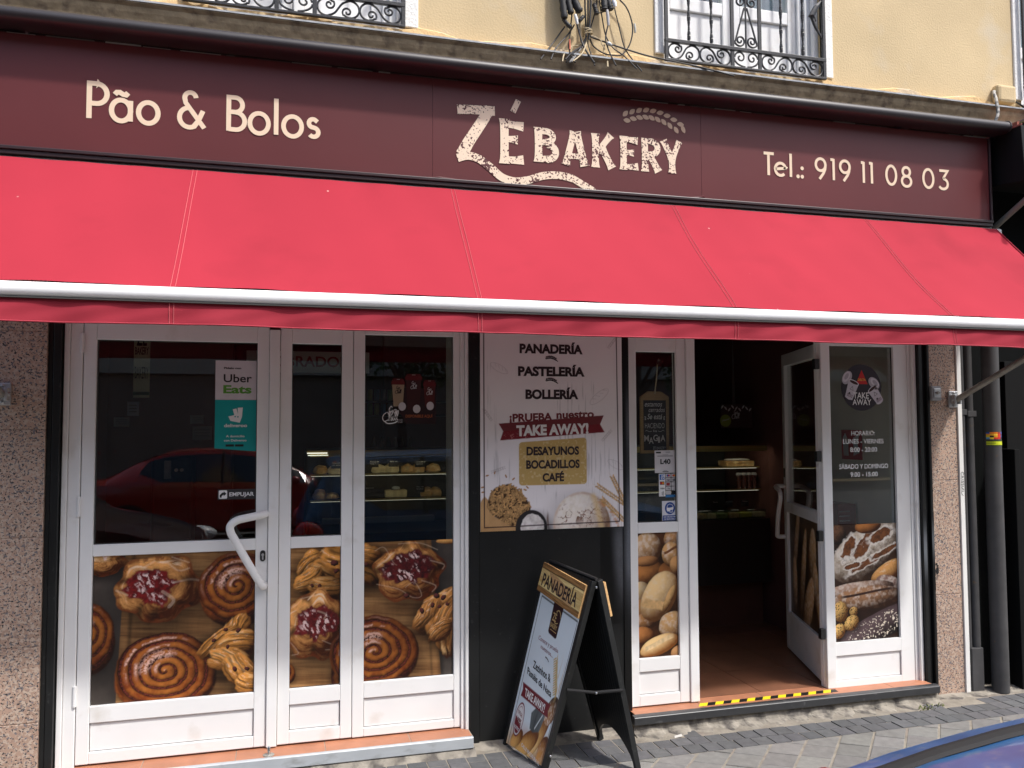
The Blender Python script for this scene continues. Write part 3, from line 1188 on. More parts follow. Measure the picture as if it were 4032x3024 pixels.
def stroke_text(mb, s, x0, x1, z0, h, w, y, sp=0.06):
    total = 0
    for ch in s:
        total += letter(ch)[1] + sp
    k = (x1 - x0) / (total - sp - 0.05)
    x = x0
    n = 0
    for ch in s:
        paths, adv = letter(ch)
        for p in paths:
            fn = (lambda yy: (lambda a, c: (a, yy, c)))(y - 0.0004 * (n % 5))
            n += 1
            if p[0] == 'd':
                flat_poly(mb, disc(x + p[1] * k, z0 + p[2] * h, w * 0.66, w * 0.66, 18), fn)
                continue
            closed = p[-1] == 'c'
            pts = [(x + q[0] * k, z0 + q[1] * h) for q in (p[:-1] if closed else p)]
            ribbon(mb, pts, w, fn, closed)
        x += (adv + sp) * k


LY = SY - 0.002
b = MB()
stroke_text(b, 'Pão', -0.858, -0.556, 3.008, 0.171, 0.0225, LY, 0.05)
b.build('lettering', M['cream'], sg)
b = MB()
stroke_text(b, '&', -0.476, -0.352, 3.006, 0.175, 0.0215, LY)
b.build('lettering', M['cream'], sg)
b = MB()
stroke_text(b, 'Bolos', -0.257, 0.160, 3.005, 0.171, 0.0215, LY, 0.055)
b.build('lettering', M['cream'], sg)
b = MB()
stroke_text(b, 'Tel', 2.612, 2.801, 3.017, 0.131, 0.0168, LY, 0.07)
stroke_text(b, '.:', 2.827, 2.884, 3.018, 0.131, 0.0168, LY, 0.05)
b.build('lettering', M['cream'], sg)
b = MB()
stroke_text(b, '919', 2.950, 3.186, 3.020, 0.128, 0.0162, LY, 0.15)
stroke_text(b, '11', 3.258, 3.345, 3.020, 0.128, 0.0165, LY, 0.16)
stroke_text(b, '08', 3.432, 3.615, 3.020, 0.124, 0.0162, LY, 0.16)
stroke_text(b, '03', 3.695, 3.882, 3.020, 0.124, 0.0162, LY, 0.16)
b.build('lettering', M['cream'], sg)

# distressed logo
mcd = mat('worn_cream_print', (0.78, 0.63, 0.47), 0.5, color2=(0.082, 0.016, 0.018), mixscale=42, mixlo=0.575, mixhi=0.60)
nt = mcd.node_tree
# wear only in patches: modulate the fine noise with a coarse one
mrs = [n for n in nt.nodes if n.type == 'MAP_RANGE'][0]
fine = mrs.inputs[0].links[0].from_node
coarse = nt.nodes.new('ShaderNodeTexNoise')
coarse.inputs['Scale'].default_value = 11
coarse.inputs['Detail'].default_value = 1
tcn = [n for n in nt.nodes if n.type == 'TEX_COORD'][0]
nt.links.new(tcn.outputs['Object'], coarse.inputs['Vector'])
ad = nt.nodes.new('ShaderNodeMath')
ad.operation = 'MULTIPLY_ADD'
ad.inputs[1].default_value = 0.55
nt.links.new(coarse.outputs[0], ad.inputs[0])
sb = nt.nodes.new('ShaderNodeMath')
sb.operation = 'SUBTRACT'
sb.inputs[1].default_value = 0.275
nt.links.new(fine.outputs[0], sb.inputs[0])
nt.links.new(sb.outputs[0], ad.inputs[2])
nt.links.new(ad.outputs[0], mrs.inputs[0])
fine.inputs['Scale'].default_value = 95

logo = MB()
LN = [0]


def lfn():
    LN[0] += 1
    yy = LY - 0.0003 * (LN[0] % 6)
    return lambda a, c: (a, yy, c)


def serif_stroke(p, w, flare=1.35):
    """straight stroke with flared ends"""
    (x0, z0), (x1, z1) = p
    n = 10
    path = [(x0 + (x1 - x0) * i / n, z0 + (z1 - z0) * i / n) for i in range(n + 1)]
    L = math.hypot(x1 - x0, z1 - z0)
    ww = []
    for i in range(n + 1):
        d = min(i, n - i) / n * L
        ww.append(w * (1 + (flare - 1) * math.exp(-d / (w * 0.45))))
    ribbon(logo, path, ww, lfn())


def arc_stroke(cx, cz, rx, rz, a0, a1, w):
    ribbon(logo, ell(cx, cz, rx, rz, a0, a1, 22), w, lfn())


# Z with its sweeping tail
ribbon(logo, [(0.846, 3.218), (0.92, 3.224), (1.043, 3.228)], [0.050, 0.046, 0.050], lfn())
ribbon(logo, [(1.020, 3.240), (0.965, 3.150), (0.905, 3.055), (0.868, 2.985)], [0.056, 0.056, 0.058, 0.062], lfn())
tail = smooth_path([(0.846, 2.966, 0), (0.90, 2.982, 0), (0.96, 2.970, 0), (1.02, 2.930, 0), (1.08, 2.884, 0), (1.15, 2.868, 0), (1.22, 2.880, 0), (1.30, 2.908, 0), (1.38, 2.918, 0), (1.46, 2.908, 0), (1.52, 2.880, 0), (1.578, 2.851, 0)], 5)
ribbon(logo, [(p[0], p[1]) for p in tail], [0.042] * 30 + [0.040] * (len(tail) - 40) + [0.038] * 10, lfn())
flat_poly(logo, disc(1.578, 2.851, 0.0175, 0.0175, 16), lfn())
# E with acute accent
serif_stroke(((1.094, 2.957), (1.094, 3.193)), 0.044)
ribbon(logo, [(1.10, 3.168), (1.15, 3.164), (1.197, 3.160)], [0.036, 0.038, 0.050], lfn())
ribbon(logo, [(1.10, 3.088), (1.13, 3.088), (1.166, 3.087)], [0.030, 0.034, 0.048], lfn())
ribbon(logo, [(1.10, 2.978), (1.15, 2.979), (1.197, 2.984)], [0.036, 0.038, 0.050], lfn())
ribbon(logo, [(1.140, 3.232), (1.170, 3.297)], 0.030, lfn())
# B
serif_stroke(((1.278, 2.981), (1.278, 3.165)), 0.040)
arc_stroke(1.315, 3.118, 0.042, 0.029, PI / 2, -PI / 2, 0.034)
ribbon(logo, [(1.28, 3.148), (1.316, 3.147)], 0.034, lfn())
ribbon(logo, [(1.28, 3.088), (1.318, 3.088)], 0.030, lfn())
arc_stroke(1.325, 3.038, 0.047, 0.040, PI / 2, -PI / 2, 0.038)
ribbon(logo, [(1.28, 3.000), (1.326, 2.999)], 0.034, lfn())
# A
serif_stroke(((1.428, 2.978), (1.475, 3.160)), 0.036)
serif_stroke(((1.535, 2.978), (1.488, 3.160)), 0.040)
ribbon(logo, [(1.448, 3.028), (1.518, 3.028)], 0.030, lfn())
# K
serif_stroke(((1.596, 2.978), (1.596, 3.162)), 0.037)
serif_stroke(((1.606, 3.060), (1.685, 3.160)), 0.032, 1.5)
serif_stroke(((1.632, 3.085), (1.690, 2.979)), 0.038)
# E
serif_stroke(((1.757, 2.978), (1.757, 3.162)), 0.036)
ribbon(logo, [(1.76, 3.146), (1.80, 3.144), (1.840, 3.141)], [0.03, 0.03, 0.042], lfn())
ribbon(logo, [(1.76, 3.074), (1.79, 3.074), (1.818, 3.073)], [0.026, 0.028, 0.04], lfn())
ribbon(logo, [(1.76, 2.995), (1.80, 2.996), (1.842, 3.000)], [0.03, 0.03, 0.042], lfn())
# R
serif_stroke(((1.882, 2.978), (1.882, 3.162)), 0.036)
arc_stroke(1.915, 3.110, 0.042, 0.036, PI / 2, -PI / 2, 0.034)
ribbon(logo, [(1.885, 3.146), (1.916, 3.146)], 0.03, lfn())
ribbon(logo, [(1.885, 3.074), (1.918, 3.074)], 0.03, lfn())
serif_stroke(((1.912, 3.070), (1.962, 2.982)), 0.036)
# Y
serif_stroke(((1.992, 3.160), (2.040, 3.062)), 0.034)
serif_stroke(((2.088, 3.162), (2.046, 3.062)), 0.030)
serif_stroke(((2.043, 3.070), (2.043, 2.980)), 0.036)
logo.build('logo', mcd, sg)
# wheat ear over the name
wh = MB()
stem = [(1.760 + 0.385 * i / 40, 0) for i in range(41)]
def ear_z(x):
    t = (x - 1.752) / 0.365
    return 3.232 + 0.078 * math.sin(PI * (0.10 + 0.80 * t)) * 1.08 - 0.042 * t
def leaf(mb, cx, cz, L, W, ang, fn):
    pts = []
    for i in range(13):
        t = i / 12
        pts.append((-L / 2 + L * t, W / 2 * math.sin(PI * t) ** 0.75))
    for i in range(11, 0, -1):
        t = i / 12
        pts.append((-L / 2 + L * t, -W / 2 * math.sin(PI * t) ** 0.75))
    ca, sa = math.cos(ang), math.sin(ang)
    flat_poly(mb, [(cx + p[0] * ca - p[1] * sa, cz + p[0] * sa + p[1] * ca) for p in pts], fn)
for i in range(9):
    x = 1.772 + 0.0385 * i
    z = ear_z(x)
    sl = math.atan((ear_z(x + 0.01) - ear_z(x - 0.01)) / 0.02)
    nx, nz = -math.sin(sl), math.cos(sl)
    leaf(wh, x + nx * 0.021 + 0.006, z + nz * 0.021, 0.043, 0.025, sl + 0.45, lfn())
    leaf(wh, x - nx * 0.019, z - nz * 0.019, 0.043, 0.025, sl - 0.45 + PI, lfn())
leaf(wh, 2.112, 3.232, 0.05, 0.024, -1.15, lfn())
wh.build('wheat_ear', mat('tan_print', (0.55, 0.40, 0.27), 0.5), sg)

# ------------------------------------------------------------------ dark cassette above the sign
cs = thing('awning_cassette', 'long dark brown rolled awning cassette running above the maroon sign', 'awning box', (1.3, -0.16, 3.38))
b = MB()
prof = [(-0.105, 3.384), (-0.20, 3.378), (-0.228, 3.382), (-0.240, 3.394), (-0.243, 3.410), (-0.240, 3.424), (-0.230, 3.436), (-0.214, 3.444), (-0.19, 3.449), (-0.105, 3.452)]
b.prism_x(prof, -1.9, 4.238, 1)
b.build('cassette_shell', M['cassette'], cs, smooth=True)
b = MB()
b.prism_x([(y - (0.004 if y < -0.15 else 0), z + (0.003 if z > 3.41 else -0.002)) for y, z in prof], 4.2385, 4.246, 1)
b.build('end_cap', M['cassette'], cs, bevel=0.002)
for x in (-1.2, 0.4, 2.0, 3.6):
    b = MB()
    b.box(x, x + 0.06, -0.1045, 0.0, 3.40, 3.43)
    b.build('wall_bracket', M['maroon_dark'], cs)

# ------------------------------------------------------------------ red awning
AX0, AX1 = -1.46, 4.212
AY0, AZ0, AY1, AZ1 = -0.133, 2.800, -0.772, 2.150
aw = thing('awning', 'sloping red fabric awning with white front bar and hanging valance over the shopfront', 'awning', (1.4, -0.13, 2.8))
b = MB()
seams = [-0.40, 0.820, 2.040, 3.268]
def canopy_sag(x, t):
    sag = 0.014 * math.sin(PI * t) + 0.008 * math.sin(x * 3.7 + t * 2.5) * math.sin(PI * t) + 0.0035 * math.sin(x * 9 + 6 * t) * t + 0.0012 * math.sin(x * 23 - 6 * t)
    for s in seams:
        sag -= 0.004 * math.exp(-((x - s) / 0.05) ** 2) * math.sin(PI * t)
    return sag


xs = sorted(set([round(AX0 + (AX1 - AX0) * i / 150, 4) for i in range(151)]))
NZ = 24
vs = []
for j in range(NZ + 1):
    t = j / NZ
    for x in xs:
        sag = canopy_sag(x, t)
        y = AY0 + (AY1 - AY0) * t
        z = AZ0 + (AZ1 - AZ0) * t
        vs.append((x, y + sag * 0.7, z - sag * 0.7))
nx = len(xs)
fs = [(j * nx + i, j * nx + i + 1, (j + 1) * nx + i + 1, (j + 1) * nx + i) for j in range(NZ) for i in range(nx - 1)]
b.add(vs, fs)
can = b.build('canopy', M['awning'], aw, smooth=True)
for s in seams:
    b = MB()
    for dx in (-0.010, 0.008):
        pts = []
        for j in range(0, 49):
            t = j / 48
            xx0 = s + dx - 0.012 * t
            sag = canopy_sag(xx0, t)
            xx = xx0
            y = AY0 + (AY1 - AY0) * t + sag * 0.7
            z = AZ0 + (AZ1 - AZ0) * t - sag * 0.7
            pts.append((xx, y - 0.0014, z + 0.0014))
        b.tube(pts, 0.0012, 4)
    b.build('stitching', M['stitch'], can)
# hem at the right edge
b = MB()
b.tube([(AX1, AY0, AZ0), (AX1, (AY0 + AY1) / 2 + 0.008, (AZ0 + AZ1) / 2 - 0.008), (AX1, AY1, AZ1)], 0.004, 6)
b.build('hem', M['valance'], can)
# front bar: extruded aluminium with rounded nose and grooves
b = MB()
prof = []
for k in range(13):
    a = PI / 2 + PI * k / 12
    prof.append((-0.782 + 0.026 * math.cos(a), 2.117 + 0.0285 * math.sin(a)))
prof += [(-0.755, 2.088), (-0.755, 2.146)]
b.prism_x(prof, AX0 - 0.02, AX1 + 0.02, 1)
fb = b.build('front_bar', M['bar'], aw, smooth=True)
b = MB()
b.box(AX0 - 0.02, AX1 + 0.02, -0.799, -0.756, 2.0835, 2.0880)
b.build('groove', M['seam'], fb)
# valance
b = MB()
vs = []
NV = 10
xs2 = [AX0 + (AX1 - AX0) * i / 280 for i in range(281)]
for j in range(NV + 1):
    t = j / NV
    for x in xs2:
        wv = t * (0.006 * math.sin(x * 7.3) + 0.005 * math.sin(x * 15.1 + 1.3) + 0.003 * math.sin(x * 31 + 0.4)) + 0.0025 * math.sin(x * 23 + t * 5) * math.sin(PI * t)
        zz = 2.0845 - t * (0.086 + 0.002 * math.sin(x * 5.3))
        vs.append((x, -0.786 + wv - 0.006 * t, zz))
nx = len(xs2)
b.add(vs, [(j * nx + i, j * nx + i + 1, (j + 1) * nx + i + 1, (j + 1) * nx + i) for j in range(NV) for i in range(nx - 1)])
va = b.build('valance', M['valance'], aw, smooth=True)
b = MB()
pts = []
for x in xs2:
    wv = (0.006 * math.sin(x * 7.3) + 0.005 * math.sin(x * 15.1 + 1.3) + 0.003 * math.sin(x * 31 + 0.4))
    pts.append((x, -0.7925 + wv, 1.9985 - 0.002 * math.sin(x * 5.3)))
b.tube(pts, 0.0035, 5)
b.build('hem', mat('dark_red_piping', (0.30, 0.02, 0.035), 0.8), va)
for s in seams:
    b = MB()
    for dx in (-0.022, -0.006):
        x = s + dx
        pts = []
        for j in range(9):
            t = j / 8
            wv = t * (0.006 * math.sin(x * 7.3) + 0.005 * math.sin(x * 15.1 + 1.3) + 0.003 * math.sin(x * 31 + 0.4)) + 0.0025 * math.sin(x * 23 + t * 5) * math.sin(PI * t)
            pts.append((x, -0.7885 + wv - 0.006 * t, 2.084 - t * 0.085))
        b.tube(pts, 0.0011, 4)
    b.build('stitching', M['stitch'], va)
# roller with white end brackets under the sign
b = MB()
b.tube([(AX0, -0.085, 2.790), (AX1 - 0.01, -0.085, 2.790)], 0.035, 14)
b.build('roller', M['arm'], aw, smooth=True)
b = MB()
b.prism_y([(4.214, 2.765), (4.262, 2.742), (4.290, 2.745), (4.286, 2.808), (4.25, 2.812), (4.214, 2.806)], -0.105, -0.055)
b.box(4.19, 4.2135, -0.10, -0.06, 2.772, 2.805)
b.build('end_bracket', M['white_dirty'], aw, bevel=0.003)
# folding arms with wall brackets
for ax, bx in ((3.925, 3.985), (-1.19, -1.25)):
    m_ = MB()
    m_.tube([(ax, -0.085, 1.752), (bx, -0.765, 2.075)], 0.0175, 14)
    arm = m_.build('arm', M['arm'], aw, smooth=True)
    m_ = MB()
    m_.box(ax - 0.036, ax + 0.030, -0.0635, -0.0502, 1.705, 1.805)
    m_.box(ax - 0.026, ax - 0.013, -0.098, -0.064, 1.725, 1.782)
    m_.box(ax + 0.013, ax + 0.026, -0.098, -0.064, 1.725, 1.782)
    m_.lathe([(0.010, -0.034), (0.010, 0.034)], (ax, -0.08, 1.754), (1, 0, 0), 12)
    for dz in (-0.038, 0.038):
        m_.lathe([(0.008, 0), (0.008, 0.006), (0.004, 0.009)], (ax - 0.002, -0.0636, 1.755 + dz), (0, -1, 0), 10)
    m_.build('wall_bracket', M['alu'], arm, bevel=0.003)

# ------------------------------------------------------------------ shopfronts
GY0, GY1 = 0.024, 0.030


def leaf_frame(parent, name, x0, x1, z0, z1, gl, gr, rails, fy=0.0, dep=0.05):
    """stiles outside gl..gr full height, rails = list of (z0, z1) between them"""
    mb = MB()
    mb.box(x0, gl, fy, fy + dep, z0, z1)
    mb.box(gr, x1, fy, fy + dep, z0, z1)
    for a, c in rails:
        mb.box(gl, gr, fy + 0.0006, fy + dep - 0.0006, a, c)
    return mb.build(name, M['white'], parent, bevel=0.0035)


def pane(parent, x0, x1, z0, z1):
    mb = MB()
    mb.box(x0, x1, GY0, GY1, z0, z1)
    o = mb.build('pane', M['glass'], parent)
    bd = MB()      # dark gasket round the pane
    for a in ((x0, x0 + 0.004, z0, z1), (x1 - 0.004, x1, z0, z1)):
        bd.box(a[0], a[1], 0.016, 0.0235, a[2], a[3])
    for a in ((z0, z0 + 0.004), (z1 - 0.004, z1)):
        bd.box(x0 + 0.004, x1 - 0.004, 0.016, 0.0235, a[0], a[1])
    bd.build('gasket', M['seam'], parent)
    return o


def infill(parent, x0, x1, z0, z1):
    mb = MB()
    mb.box(x0 + 0.003, x1 - 0.003, 0.010, 0.04, z0 + 0.003, z1 - 0.003)
    o = mb.build('infill_panel', M['white'], parent, bevel=0.002)
    return o


sl = thing('shopfront', 'white aluminium shopfront with closed doors and pastry photo film on the lower panes', 'shopfront', (0, 0.02, 0.09))
# outer frame
b = MB()
b.box(-0.962, -0.938, -0.012, 0.07, 0.075, 2.2)
b.box(-0.937, -0.886, -0.004, 0.07, 0.075, 2.2)
b.box(0.885, 0.905, -0.010, 0.07, 0.060, 2.2)
b.box(0.906, 0.9245, -0.024, 0.07, 0.048, 2.2)
b.box(-0.886, 0.885, -0.002, 0.07, 2.098, 2.2)
b.build('outer_frame', M['white'], sl, bevel=0.004)
L1 = leaf_frame(sl, 'door', -0.883, -0.0615, 0.088, 2.094, -0.828, -0.117, [(2.013, 2.094), (1.016, 1.069), (0.268, 0.344), (0.088, 0.140)])
pane(L1, -0.828, -0.117, 1.069, 2.013)
infill(L1, -0.828, -0.117, 0.140, 0.268)
b = MB()
b.box(-0.060, -0.0115, -0.012, 0.05, 0.085, 2.078)
b.build('meeting_post', M['white'], L1, bevel=0.004)
L2 = leaf_frame(sl, 'door', -0.0095, 0.3405, 0.088, 2.094, 0.0455, 0.2855, [(2.013, 2.094), (1.016, 1.070), (0.270, 0.345), (0.088, 0.149)])
pane(L2, 0.0455, 0.2855, 1.070, 2.013)
infill(L2, 0.0455, 0.2855, 0.149, 0.270)
L3 = leaf_frame(sl, 'window', 0.343, 0.884, 0.086, 2.097, 0.399, 0.850, [(2.066, 2.097), (0.270, 0.348), (0.086, 0.128)])
pane(L3, 0.399, 0.850, 0.348, 2.066)
infill(L3, 0.399, 0.850, 0.128, 0.270)
# V shaped pull handle
hp = smooth_path([(-0.078, -0.010, 1.189), (-0.080, -0.045, 1.189), (-0.152, -0.062, 1.177), (-0.200, -0.064, 1.166), (-0.228, -0.065, 1.143), (-0.226, -0.065, 1.110), (-0.205, -0.065, 1.070), (-0.150, -0.064, 0.968), (-0.092, -0.055, 0.868), (-0.080, -0.045, 0.850), (-0.078, -0.010, 0.848)], 6)
b = MB()
b.tube(hp, 0.0185, 16)
b.build('handle', M['white'], L1, smooth=True)
b = MB()
lk = [(-0.083 + 0.0125 * math.cos(t), 1.001 + 0.0125 * math.sin(t)) for t in [k * PI / 10 for k in range(11)]] + [(-0.083 + 0.0125 * math.cos(t), 0.974 + 0.0125 * math.sin(t)) for t in [PI + k * PI / 10 for k in range(11)]]
b.prism_y(lk, -0.006, 0.001)
lock = b.build('lock', M['ink_black'], L1, bevel=0.002)
b = MB()
b.lathe([(0.0065, 0), (0.0065, 0.004)], (-0.083, -0.006, 0.993), (0, -1, 0), 14)
b.box(-0.0865, -0.0795, -0.0095, -0.006, 0.970, 0.988)
b.build('key_cylinder', M['alu'], lock)
for z in (0.35, 1.2, 1.95):
    b = MB()
    b.tube([(-0.889, -0.004, z), (-0.889, -0.004, z + 0.09)], 0.009, 10)
    b.build('hinge', M['white'], L1)

sr = thing('shopfront', 'white aluminium shopfront with its door standing open and bread photo film below', 'shopfront', (2.6, 0.02, 0.09))
b = MB()
b.box(1.8135, 1.8205, -0.012, 0.07, 0.085, 2.2)
b.box(3.643, 3.664, -0.006, 0.07, 0.072, 2.2)
b.box(3.665, 3.686, -0.026, 0.07, 0.062, 2.2)
b.box(1.8205, 3.643, -0.002, 0.07, 2.10, 2.2)
b.build('outer_frame', M['white'], sr, bevel=0.004)
R1 = leaf_frame(sr, 'sidelight', 1.821, 2.167, 0.095, 2.096, 1.869, 2.109, [(2.010, 2.096), (1.018, 1.075), (0.275, 0.347), (0.095, 0.153)])
pane(R1, 1.869, 2.109, 1.075, 2.010)
infill(R1, 1.869, 2.109, 0.153, 0.275)
b = MB()
b.box(2.168, 2.221, -0.010, 0.06, 0.093, 2.099)
b.build('door_post', M['white'], sr, bevel=0.004)
b = MB()
b.box(3.037, 3.0985, -0.006, 0.06, 0.088, 2.099)
b.build('door_post', M['white'], sr, bevel=0.004)
R3 = leaf_frame(sr, 'window', 3.099, 3.642, 0.088, 2.099, 3.1005, 3.549, [(2.070, 2.099), (0.268, 0.342), (0.088, 0.124)])
pane(R3, 3.1005, 3.549, 0.342, 2.070)
infill(R3, 3.1005, 3.549, 0.124, 0.268)
# open door leaf: built closed along +x from its hinge, then turned
HX, HY = 3.034, 0.028
ang = math.atan2(0.80, 0.285)
ca, sa = math.cos(ang), math.sin(ang)


def dfn(u, d):
    """u along the leaf from the hinge, d depth towards the room side (away from the seen face)"""
    return (HX + u * ca + d * sa, HY + u * sa - d * ca)


def dbox(mb, u0, u1, d0, d1, z0, z1):
    p = [dfn(u0, d0), dfn(u1, d0), dfn(u1, d1), dfn(u0, d1)]
    mb.hexa([(*p[3], z0), (*p[2], z0), (*p[1], z0), (*p[0], z0), (*p[3], z1), (*p[2], z1), (*p[1], z1), (*p[0], z1)])


b = MB()
dbox(b, 0.0, 0.062, 0, 0.05, 0.105, 2.085)
dbox(b, 0.765, 0.83, 0, 0.05, 0.105, 2.085)
for z0, z1 in ((2.005, 2.085), (1.02, 1.085), (0.105, 0.355)):
    dbox(b, 0.0625, 0.7645, 0.001, 0.049, z0, z1)
od = b.build('door', M['white'], sr, bevel=0.003)
b = MB()
dbox(b, 0.062, 0.765, 0.022, 0.028, 1.085, 2.005)
b.build('pane', M['glass'], od)
b = MB()
dbox(b, -0.006, -0.0005, 0.012, 0.038, 0.11, 2.08)
b.build('gasket', M['seam'], od)
for z in (0.40, 0.96, 1.42, 1.96):
    b = MB()
    b.box(3.000, 3.030, -0.004, 0.024, z - 0.03, z + 0.03)
    b.build('hinge', M['ink_black'], od, bevel=0.002)
b = MB()
hpts = [dfn(0.80, 0.0), dfn(0.80, -0.055), dfn(0.745, -0.07), dfn(0.66, -0.07), dfn(0.64, -0.07), dfn(0.70, -0.07), dfn(0.78, -0.06), dfn(0.80, -0.05), dfn(0.80, 0.0)]
hz = [1.189, 1.189, 1.18, 1.168, 1.12, 1.02, 0.88, 0.85, 0.848]
b.tube(smooth_path([(p[0], p[1], z) for p, z in zip(hpts, hz)], 5), 0.0145, 12)
b.build('handle', M['white'], od, smooth=True)
b = MB()
dbox(b, 0.785, 0.815, -0.003, 0.0, 1.25, 1.31)
b.build('lock', M['ink_black'], od)

# ------------------------------------------------------------------ doorsteps
ds = thing('doorstep', 'low doorstep with terracotta tiles and a grey aluminium edge below the closed doors', 'doorstep', (0, -0.07, 0))
b = MB()
x = -1.0
while x < 0.92:
    x1 = min(x + 0.405, 0.922)
    b.box(x, x1 - 0.004, -0.128, 0.06, 0.03, 0.0795)
    x += 0.405
b.build('tile_top', M['terracotta'], ds, bevel=0.002)
b = MB()
b.box(-1.0, 0.922, -0.1275, 0.05, -0.02, 0.0775)
b.build('bed', M['grout'], ds)
b = MB()
b.prism_x([(-0.128, 0.084), (-0.142, 0.083), (-0.147, 0.079), (-0.150, 0.034), (-0.146, 0.030), (-0.1285, 0.031)], -1.0, 0.919)
b.build('edge_strip', mat('scuffed_aluminium', (0.47, 0.50, 0.52), 0.45, metal=0.35, var=0.12, vscale=14, color2=(0.30, 0.31, 0.31), mixscale=16, mixlo=0.58, mixhi=0.72, stretch=(0.4, 1, 1)), ds)
b = MB()
b.prism_x([(-0.128, 0.0295), (-0.145, 0.026), (-0.17, -0.004), (-0.215, -0.012), (-0.128, -0.02)], -1.0, 0.93, 40)
b.build('mortar_fillet', M['concrete'], ds)
dr = thing('doorstep', 'doorstep with terracotta tiles, black nosing and crumbling mortar below the open door', 'doorstep', (2.7, -0.07, 0))
b = MB()
x = 1.80
while x < 3.68:
    x1 = min(x + 0.405, 3.685)
    b.box(x, x1 - 0.004, -0.098, 0.06, 0.04, 0.0885)
    x += 0.405
b.build('tile_top', M['terracotta'], dr, bevel=0.002)
b = MB()
b.box(1.80, 3.685, -0.0975, 0.06, -0.02, 0.0865)
b.build('bed', M['grout'], dr)
b = MB()
b.prism_x([(-0.099, 0.094), (-0.128, 0.092), (-0.137, 0.086), (-0.137, 0.048), (-0.0985, 0.048)], 1.776, 3.695, 1)
b.build('nosing', mat('black_nosing', (0.035, 0.036, 0.038), 0.38, var=0.2, vscale=12, color2=(0.12, 0.12, 0.12), mixscale=20, mixlo=0.62, mixhi=0.75), dr, bevel=0.003)
b = MB()
vs = []
N = 120
for i in range(N + 1):
    xx = 1.78 + 1.92 * i / N
    d = 0.012 * math.sin(i * 0.7) + rnd.uniform(-0.006, 0.006)
    vs += [(xx, -0.112, 0.0475), (xx, -0.118 + d * 0.3, 0.028 + d * 0.3), (xx, -0.125 + d * 0.4, 0.006), (xx, -0.175 + d * 2.4, -0.004), (xx, -0.245 + d * 2.6, -0.0125)]
fs = []
for i in range(N):
    for j in range(4):
        a = i * 5 + j
        fs.append((a, a + 5, a + 6, a + 1))
b.add(vs, fs)
b.build('mortar_fillet', M['concrete'], dr)
# mortar creeping along the wall foot elsewhere
for xa, xb in ((0.93, 1.78), (3.70, 5.0)):
    b = MB()
    vs = []
    N = 50
    for i in range(N + 1):
        xx = xa + (xb - xa) * i / N
        d = 0.02 * math.sin(i * 0.9) + rnd.uniform(-0.01, 0.01)
        vs += [(xx, -0.012, 0.012), (xx, -0.06 + d * 0.5, 0.006), (xx, -0.16 + d, -0.012)]
    fs = []
    for i in range(N):
        for j in range(2):
            a = i * 3 + j
            fs.append((a, a + 3, a + 4, a + 1))
    b.add(vs, fs)
    b.build('mortar_fillet', M['concrete'], bld)
# ------------------------------------------------------------------ printed pictures
def local(cv, cx, cz, rx, rz, ang):
    dx, dz = cv.X - cx, cv.Z - cz
    ca, sa = math.cos(ang), math.sin(ang)
    return (dx * ca + dz * sa) / rx, (-dx * sa + dz * ca) / rz


def mixc(a, b, t):
    a = np.asarray(a, float)
    b = np.asarray(b, float)
    return a * (1 - t[..., None]) + b * t[..., None]


def lobe(cv, cx, cz, rx, rz, ang=0.0, light=(225, 170, 100), dark=(110, 55, 22), seed=1, grain=0.5, flour=0.0, streak=0.0,
         wob=0.04, edge=0.06, cut=None, spot=0.0, pw=2.0, gl=0.0):
    """a rounded loaf or lump of dough, as printed in a food photograph"""
    u, v = local(cv, cx, cz, rx, rz, ang)
    th = np.arctan2(v, u)
    r = (np.abs(u) ** pw + np.abs(v) ** pw) ** (1 / pw)
    r = r * (1 + wob * (fbm(np.cos(th) * 2 + 9, np.sin(th) * 2 + 9, seed) - 0.5) * 2)
    h = np.sqrt(np.clip(1 - r * r, 0, 1))
    uu = u * math.cos(ang) - v * math.sin(ang)
    vv = u * math.sin(ang) + v * math.cos(ang)
    lit = np.clip(-0.42 * uu + 0.55 * vv + 0.72 * h, 0, 1.2)
    n = fbm(cv.X * 60, cv.Z * 60, seed + 3)
    t = np.clip(lit * 1.15 + (n - 0.5) * grain, 0, 1)
    c = mixc(lin(*dark), lin(*light), t)
    c = c * (0.38 + 0.72 * np.clip(lit, 0, 1))[..., None]
    if streak:
        s = fbm(u * 3 + 3, v * 22 + 5 * u + 7, seed + 6)
        c = c * (1 + streak * (s - 0.5) * 2)[..., None]
    if flour:
        f = sst(0.38, 0.80, fbm(cv.X * 55, cv.Z * 55, seed + 9)) * np.clip(lit, 0, 1) * flour
        c = mixc(c, lin(238, 228, 214), f)
    if spot:
        f = sst(0.66, 0.72, vnoise(cv.X * 230, cv.Z * 230, seed + 12)) * spot
        c = mixc(c, lin(35, 28, 25), f)
    if gl:
        f = sst(0.60, 0.75, fbm(u * 5 + 4, v * 12 + 8, seed + 21)) * sst(0.55, 0.95, lit) * gl
        c = mixc(c, lin(250, 232, 205), f)
    if cut:
        for (o, w, col) in cut:
            q = np.abs(v - o - 0.12 * np.sin(u * 2.3)) / w
            f = (1 - sst(0.6, 1.0, q)) * (1 - sst(0.6, 0.85, np.abs(u)))
            c = mixc(c, np.asarray(lin(*col)) * (0.6 + 0.6 * n)[..., None], f)
    m = 1 - sst(1 - edge, 1.0, r)
    cv.put(m, c)


def shadow(cv, cx, cz, rx, rz, k=0.35, soft=0.45):
    u, v = local(cv, cx, cz, rx, rz, 0)
    r = np.hypot(u, v)
    cv.mul(1 - sst(1 - soft, 1 + soft, r), k)


